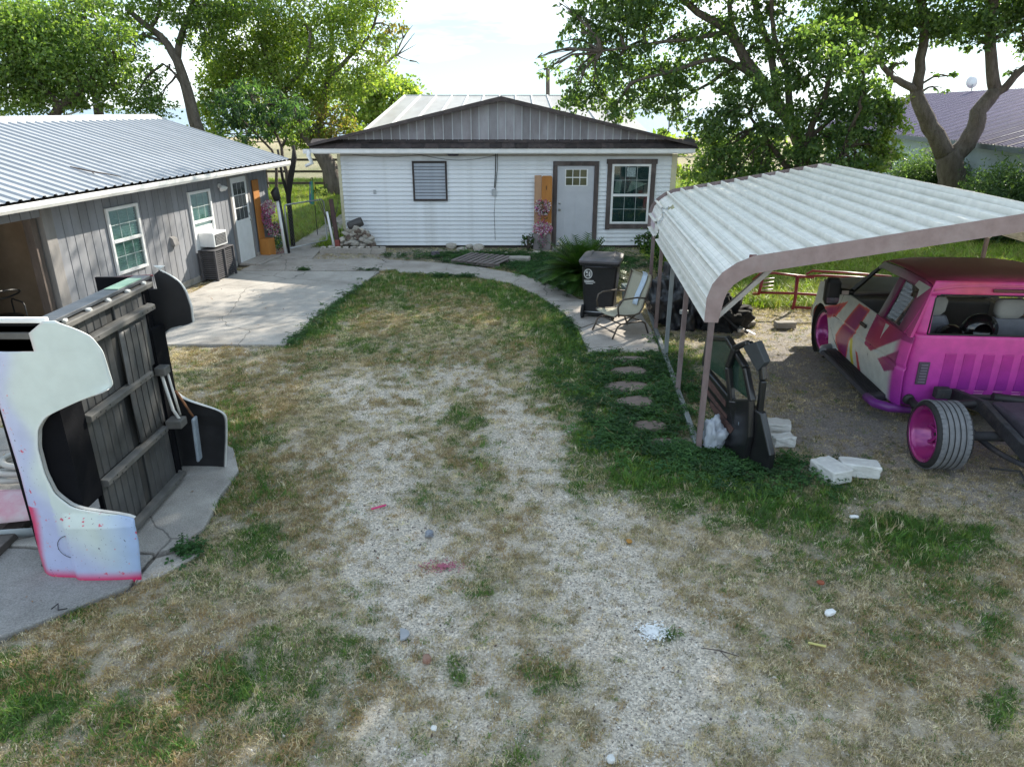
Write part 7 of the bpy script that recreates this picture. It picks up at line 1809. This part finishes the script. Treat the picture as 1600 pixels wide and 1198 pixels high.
# dry/short turf
x, y, r_ = sample_pts(150000, 5, power=1.15)
g, v, d, n1, n2, px0, py0 = ground_fields(x, y)
dens = np.clip(.25 + (n2 - .42) * 2.2 + g * .5, .0, 1) * (1 - v * .92) * (1 - d * .95)
k = (r_.random(len(x)) < dens) & ~mask_hard(x, y); x, y, g, n1 = x[k], y[k], g[k], n1[k]
nn = len(x)
gi = np.clip(g * 1.1 + (fbm(x * 5 + 3, y * 5, 3) - .5) * .8, 0, 1)
tint = np.where((r_.random(nn) < gi)[:, None], pal_g[r_.integers(0, 4, nn)], pal_d[r_.integers(0, 5, nn)])
brn_ = (fbm(x * 1.3 + 70, y * 1.3, 3) > .5) & (r_.random(nn) < .55) & (x < .6)
tint = np.where(brn_[:, None], pal_b[r_.integers(0, 3, nn)], tint) * (.8 + .4 * r_.random((nn, 1)))
sc_ = (.55 + .6 * r_.random(nn)) * (.7 + .5 * g)
scatter('dry_grass', np.stack([x, y, zat(x, y)], 1), rots(nn, r_), np.stack([sc_, sc_, sc_ * .8], 1), tint, pA)
def fine_turf(nm, n_, y0, y1, xw, h0, h1, seed, power=1.0):
    x, y, r_ = sample_pts(n_, seed, -xw, xw, y0, y1, power)
    g, v, d, n1, n2, px0, py0 = ground_fields(x, y)
    dens = np.clip(.62 + (n2 - .5) * 2.2, .05, 1) * (1 - v * .9) * (1 - d * .93)
    k = (r_.random(len(x)) < dens) & ~mask_hard(x, y); x, y, g = x[k], y[k], g[k]; nn = len(x)
    gi = np.clip(g * .9 + (fbm(x * 5 + 3, y * 5, 3) - .5) * .7, 0, 1)
    tint = np.where((r_.random(nn) < gi)[:, None], pal_g[r_.integers(0, 4, nn)], pal_d[r_.integers(0, 5, nn)] * np.array([1, .98, 1.1]))
    brn_ = (fbm(x * 1.3 + 70, y * 1.3, 3) > .5) & (r_.random(nn) < .42) & ((x < .4) | (y < 5))
    tint = np.where(brn_[:, None], pal_b[r_.integers(0, 3, nn)], tint)
    tint = tint * (.7 + .6 * r_.random((nn, 1)))
    sc_ = h0 + (h1 - h0) * r_.random(nn)
    scatter(nm, np.stack([x, y, zat(x, y)], 1), rots(nn, r_, .3), np.stack([sc_, sc_, sc_ * .62], 1), tint, pA)
fine_turf('short_turf', 190000, 2.2, 8.5, 5.5, .4, .8, 55)
fine_turf('yard_turf', 130000, 8.0, 16.5, 6.5, .6, 1.1, 56)
# lush taller grass
x, y, r_ = sample_pts(90000, 6, power=1.1)
g, v, d, n1, n2, px0, py0 = ground_fields(x, y)
k = (r_.random(len(x)) < np.clip((g - .35) * 1.2, 0, .9) * (1 - d)) & ~mask_hard(x, y); x, y, g = x[k], y[k], g[k]; nn = len(x)
tint = pal_g[r_.integers(0, 4, nn)] * (.7 + .6 * r_.random((nn, 1)))
dry_ = r_.random(nn) < .16; tint[dry_] = pal_d[r_.integers(0, 5, dry_.sum())]
sc_ = (.5 + .6 * r_.random(nn)) * (.6 + .5 * g)
sc_ = np.where(y < 5, sc_ * .72, sc_ * .9)
scatter('green_grass', np.stack([x, y, zat(x, y)], 1), rots(nn, r_), np.stack([sc_, sc_, sc_], 1), tint, pB)
# far lawns
x, y, r_ = sample_pts(60000, 7, -14, 16, 12.5, 38, 1.2)
g, v, d, n1, n2, px0, py0 = ground_fields(x, y)
k = (((x > 3.4) & (y > 12.8)) | ((x < -4.2) & (y > 19)) | (y > 33)) & ~mask_hard(x, y) & (g > .2)
k &= ~((x > -4.5) & (x < 4.9) & (y > 19) & (y < 38.5)); x, y = x[k], y[k]; nn = len(x)
tint = np.array([(.26, .36, .05), (.20, .31, .045), (.32, .38, .08), (.30, .30, .10)])[r_.integers(0, 4, nn)] * (.7 + .6 * r_.random((nn, 1)))  # lightened and yellowed to stand in for sunlight on the lawn
sc_ = 1.1 + .9 * r_.random(nn)
scatter('lawn_grass', np.stack([x, y, np.full(nn, -.01)], 1), rots(nn, r_), np.stack([sc_ * 1.5, sc_ * 1.5, sc_], 1), tint, pB)
# clover around stepping stones, path edge, pallet
CL = [(1.7, 8.9, .75, 1.1), (1.5, 7.6, .6, .6), (2.0, 9.9, .5, .4), (1.9, 7.0, .6, .4), (2.5, 6.5, .8, .35), (-.6, 16.9, 1.3, .36), (.5, 16.2, .6, .6), (.9, 15.4, .5, .8), (-3.3, 13.6, .12, 1.2), (-3.25, 15.0, .12, .9), (-3.45, 12.2, .14, .8), (-3.52, 11.2, .14, .5), (-.5, 17.8, 2.2, .5), (-2.72, 5.07, .10, .02), (1.0, 14.7, .25, 1.0), (2.0, 17.0, 1.5, .8), (-4.7, 16.12, .1, .04), (-3.4, 16.12, .2, .08), (-1, 15.5, 1.0, .12), (1.0, 12.0, .08, .9)]
px_l, py_l, rr_ = [], [], np.random.default_rng(8)
for (cx, cy, rx, ry) in CL:
    n_ = int(max(9, 380 * rx * ry)); px_l.append(cx + rr_.normal(0, .55, n_) * rx); py_l.append(cy + rr_.normal(0, .55, n_) * ry)
x, y = np.concatenate(px_l), np.concatenate(py_l)
hard = mask_hard(x, y); hard &= ~(((x + 2.75) ** 2 / .16 + (y - 5.02) ** 2 / .01) < 1) & ~((np.abs(y - 16.12) < .1))
k = ~hard | (rr_.random(len(x)) < .04); x, y = x[k], y[k]; nn = len(x)
tint = np.array([(.035, .10, .03), (.05, .125, .035), (.065, .15, .04), (.03, .075, .025)])[rr_.integers(0, 4, nn)] * (.7 + .6 * rr_.random((nn, 1)))
sc_ = .8 + .7 * rr_.random(nn)
scatter('clover', np.stack([x, y, np.zeros(nn)], 1), rots(nn, rr_, .15), np.stack([sc_, sc_, sc_], 1), tint, pC)
# gravel
STONEM = bpy.data.materials.new('gravel_stone'); STONEM.use_nodes = True
_a = STONEM.node_tree.nodes.new('ShaderNodeAttribute'); _a.attribute_name = 'tint'; _a.attribute_type = 'INSTANCER'
_b = STONEM.node_tree.nodes['Principled BSDF']; STONEM.node_tree.links.new(_a.outputs['Color'], _b.inputs['Base Color']); _b.inputs['Roughness'].default_value = .9
pS = proto('pebble', [(1, 0, .1), (-.9, .2, 0), (.1, .9, .1), (-.1, -1, 0), (.2, .1, .7), (0, 0, -.5), (.6, .6, .3), (-.5, -.5, .4)], [(4, 0, 6), (4, 6, 2), (4, 2, 1), (4, 1, 7), (4, 7, 3), (4, 3, 0), (5, 6, 0), (5, 2, 6), (5, 1, 2), (5, 7, 1), (5, 3, 7), (5, 0, 3)], STONEM)
x, y, r_ = sample_pts(170000, 12, power=1.25)
g, v, d, n1, n2, px0, py0 = ground_fields(x, y)
k = (r_.random(len(x)) < np.clip(v * .9 + d * .35 + .04, 0, 1) * (1 - g * .7)) & ~mask_hard(x, y); x, y, d = x[k], y[k], d[k]; nn = len(x)
tint = np.array([(.62, .57, .50), (.74, .70, .64), (.46, .41, .35), (.20, .17, .15), (.09, .08, .075), (.55, .46, .36)])[r_.choice(6, nn, p=[.28, .24, .18, .14, .08, .08])] * (1 - .35 * d[:, None])
s0 = .005 + .008 * r_.random(nn) ** 2.5 + (r_.random(nn) < .01) * .012
scatter('gravel', np.stack([x, y, zat(x, y) + .002], 1), rots(nn, r_, .5), np.stack([s0, s0 * .8, s0 * .7], 1), tint, pS)
x, y, r_ = sample_pts(150000, 13, -5, 5.5, 2.2, 7.5)
g, v, d, n1, n2, px0, py0 = ground_fields(x, y)
k = (r_.random(len(x)) < np.clip(v * 1.0 + d * .4 + .10, 0, 1) * (1 - g * .7)) & ~mask_hard(x, y); x, y, d = x[k], y[k], d[k]; nn = len(x)
tint = np.array([(.60, .56, .49), (.74, .70, .64), (.46, .41, .35), (.18, .16, .14), (.08, .07, .07), (.54, .46, .36)])[r_.choice(6, nn, p=[.28, .26, .2, .11, .07, .08])] * (1 - .35 * d[:, None])
s0 = .003 + .0045 * r_.random(nn) ** 2
scatter('fine_gravel', np.stack([x, y, zat(x, y) + .002], 1), rots(nn, r_, .5), np.stack([s0, s0 * .8, s0 * .7], 1), tint, pS)
# dry leaf litter
pL = proto('litter_leaf', [(0, -.5, 0), (.3, 0, .12), (0, .5, .05), (-.3, 0, .1)], [(0, 1, 2), (0, 2, 3)], STONEM)
x, y, r_ = sample_pts(2600, 15, power=1.0); n_ = len(x)
tint = np.array([(.25, .15, .08), (.35, .25, .14), (.10, .07, .05), (.45, .4, .3)])[r_.integers(0, 4, n_)]
s0 = .012 + .028 * r_.random(n_) ** 1.5
hardz = np.where(mask_hard(x, y), .04, zat(x, y) + .01); k = ~((y > 19) & (np.abs(x) < 4.5))
scatter('leaf_litter', np.stack([x, y, hardz], 1)[k], rots(n_, r_, .3)[k], np.stack([s0, s0, s0], 1)[k], tint[k], pL)

# ---- small countable bits on the driveway
def bit(name, px0, py0, lab, cat, build):
    p = spot(px0, py0); t_ = thing(name, lab, cat, (p.x, p.y, 0), random.uniform(-.4, .4)); build(t_); return t_
bit('pink_strip', 592, 795, 'bright pink plastic strip lying on the gravel near the middle left', 'litter', lambda t_: MB().beam((-.07, -.02, .02), (.07, .02, .025), .025, .01).build('strip', mat('hot_pink', (.6, .02, .14), rough=.4), t_, bevel=.003))
bit('dark_lump', 671, 836, 'crumpled dark grey lump on the gravel right of the pink strip', 'litter', lambda t_: link('lump', rock_mesh('lump', .045, .055, .03, 801, mat('grey_lump', (.10, .11, .14), (.3, .32, .35), rough=.5, scale=20)), None, t_, (0, 0, .02)))
bit('slate_chip', 632, 992, 'flat half round grey slate chip on the gravel', 'stone', lambda t_: MB().prism([(-.03, -.06), (.0, -.055), (.035, -.02), (.035, .02), (.0, .055), (-.03, .06)], lambda u, v, tt: (u, v, tt), .0, .018).build('chip', mat('slate_chip', (.33, .34, .36), rough=.7), t_, bevel=.003))
bit('brown_leaf_clump', 667, 1032, 'rust brown curled leaf with pale tip below the slate chip', 'leaf', lambda t_: link('clump', rock_mesh('clump', .035, .045, .025, 803, mat('rust_leaf', (.20, .09, .06), (.3, .2, .15), rough=.8, scale=20)), None, t_, (0, 0, .015)))
bit('round_stone', 678, 1139, 'small round white stone near the bottom centre left', 'stone', lambda t_: link('stone', rock_mesh('stone', .022, .022, .014, 804, whb), None, t_, (0, 0, .01)))
bit('white_scrap', 1296, 960, 'crumpled white scrap in the grass at right', 'litter', lambda t_: link('scrap', rock_mesh('scrap', .05, .03, .025, 805, whitew), None, t_, (0, 0, .02)))
bit('white_scrap', 1334, 810, 'small white scrap below the two foam blocks', 'litter', lambda t_: link('scrap', rock_mesh('scrap', .05, .025, .02, 806, whitew), None, t_, (0, 0, .02)))
bit('orange_leaf', 983, 847, 'single orange leaf on the gravel right of centre', 'leaf', lambda t_: link('leaf', rock_mesh('leaf', .03, .035, .012, 807, mat('orange_leaf', (.40, .20, .04), rough=.8)), None, t_, (0, 0, .012)))
bit('white_stone', 954, 1188, 'small white stone at the bottom edge centre right', 'stone', lambda t_: link('stone', rock_mesh('stone', .028, .03, .02, 808, whb), None, t_, (0, 0, .015)))
bit('yellow_wrapper', 1276, 1010, 'thin yellow and white wrapper twist on the dry grass', 'litter', lambda t_: MB().beam((-.05, .03, .02), (.05, -.03, .02), .015, .008).build('wrapper', mat('yellow_wrap', (.6, .55, .2), rough=.5), t_))
bit('red_brown_leaf', 1282, 912, 'red brown leaf in the dry grass left of the white scrap', 'leaf', lambda t_: link('leaf', rock_mesh('leaf', .035, .03, .015, 809, mat('red_leaf', (.28, .08, .04), rough=.8)), None, t_, (0, 0, .015)))
bit('black_hook', 96, 956, 'thin black bent wire hook on the edge of the slab', 'wire', lambda t_: MB().tube([(-.05, -.02, .05), (-.03, .04, .05), (.0, -.03, .045), (.06, -.02, .045)], .005, 5).build('wire', steelb, t_))
tk = thing('fallen_twig', 'dark forked fallen twig on the dry ground right of centre', 'twig', spot(1130, 1025))
MB().tube([(-.14, .06, .02), (-.02, .03, .025), (.1, -.02, .02)], [.003, .005, .003], 5).tube([(-.02, .03, .025), (.04, -.08, .02)], [.004, .002], 5).build('twig', woodd, tk)
# patch of white spilled paint powder, and pink overspray, as thin stains
def stain(name, px0, py0, rx, ry, m_, lab, seed, n_=260, k_=1.0):
    p = spot(px0, py0); rr_2 = random.Random(seed)
    V = []; F = []
    for k in range(n_):
        a = rr_2.uniform(0, 6.28); q_ = abs(rr_2.gauss(0, .55)); cx, cy = rx * q_ * math.cos(a), ry * q_ * math.sin(a); s_ = k_ * rr_2.uniform(.004, .012) * (1.25 - min(1, q_))
        o_ = len(V); V += [(cx + s_ * math.cos(b) * rr_2.uniform(.6, 1.2), cy + s_ * math.sin(b) * rr_2.uniform(.6, 1.2), .006 + .00003 * k) for b in np.linspace(0, 6.28, 8)[:-1]]; F.append(tuple(range(o_, o_ + 7)))
    me_ = bpy.data.meshes.new(name); me_.from_pydata(V, [], F); me_.materials.append(m_)
    o = link(name, me_, None, None, (p.x, p.y, float(zat(np.array([p.x]), np.array([p.y]))[0]) + .006)); tag(o, lab, 'stain', kind='stuff')
stain('white_powder', 1020, 988, .17, .15, mat('powder', (.85, .86, .86), rough=.95), 'patch of spilled white powder on the gravel', 1, 520, 1.25)
stain('pink_overspray', 690, 885, .34, .16, mat('pink_dust', (.40, .12, .18), rough=.95), 'pink overspray specks on the gravel', 2)
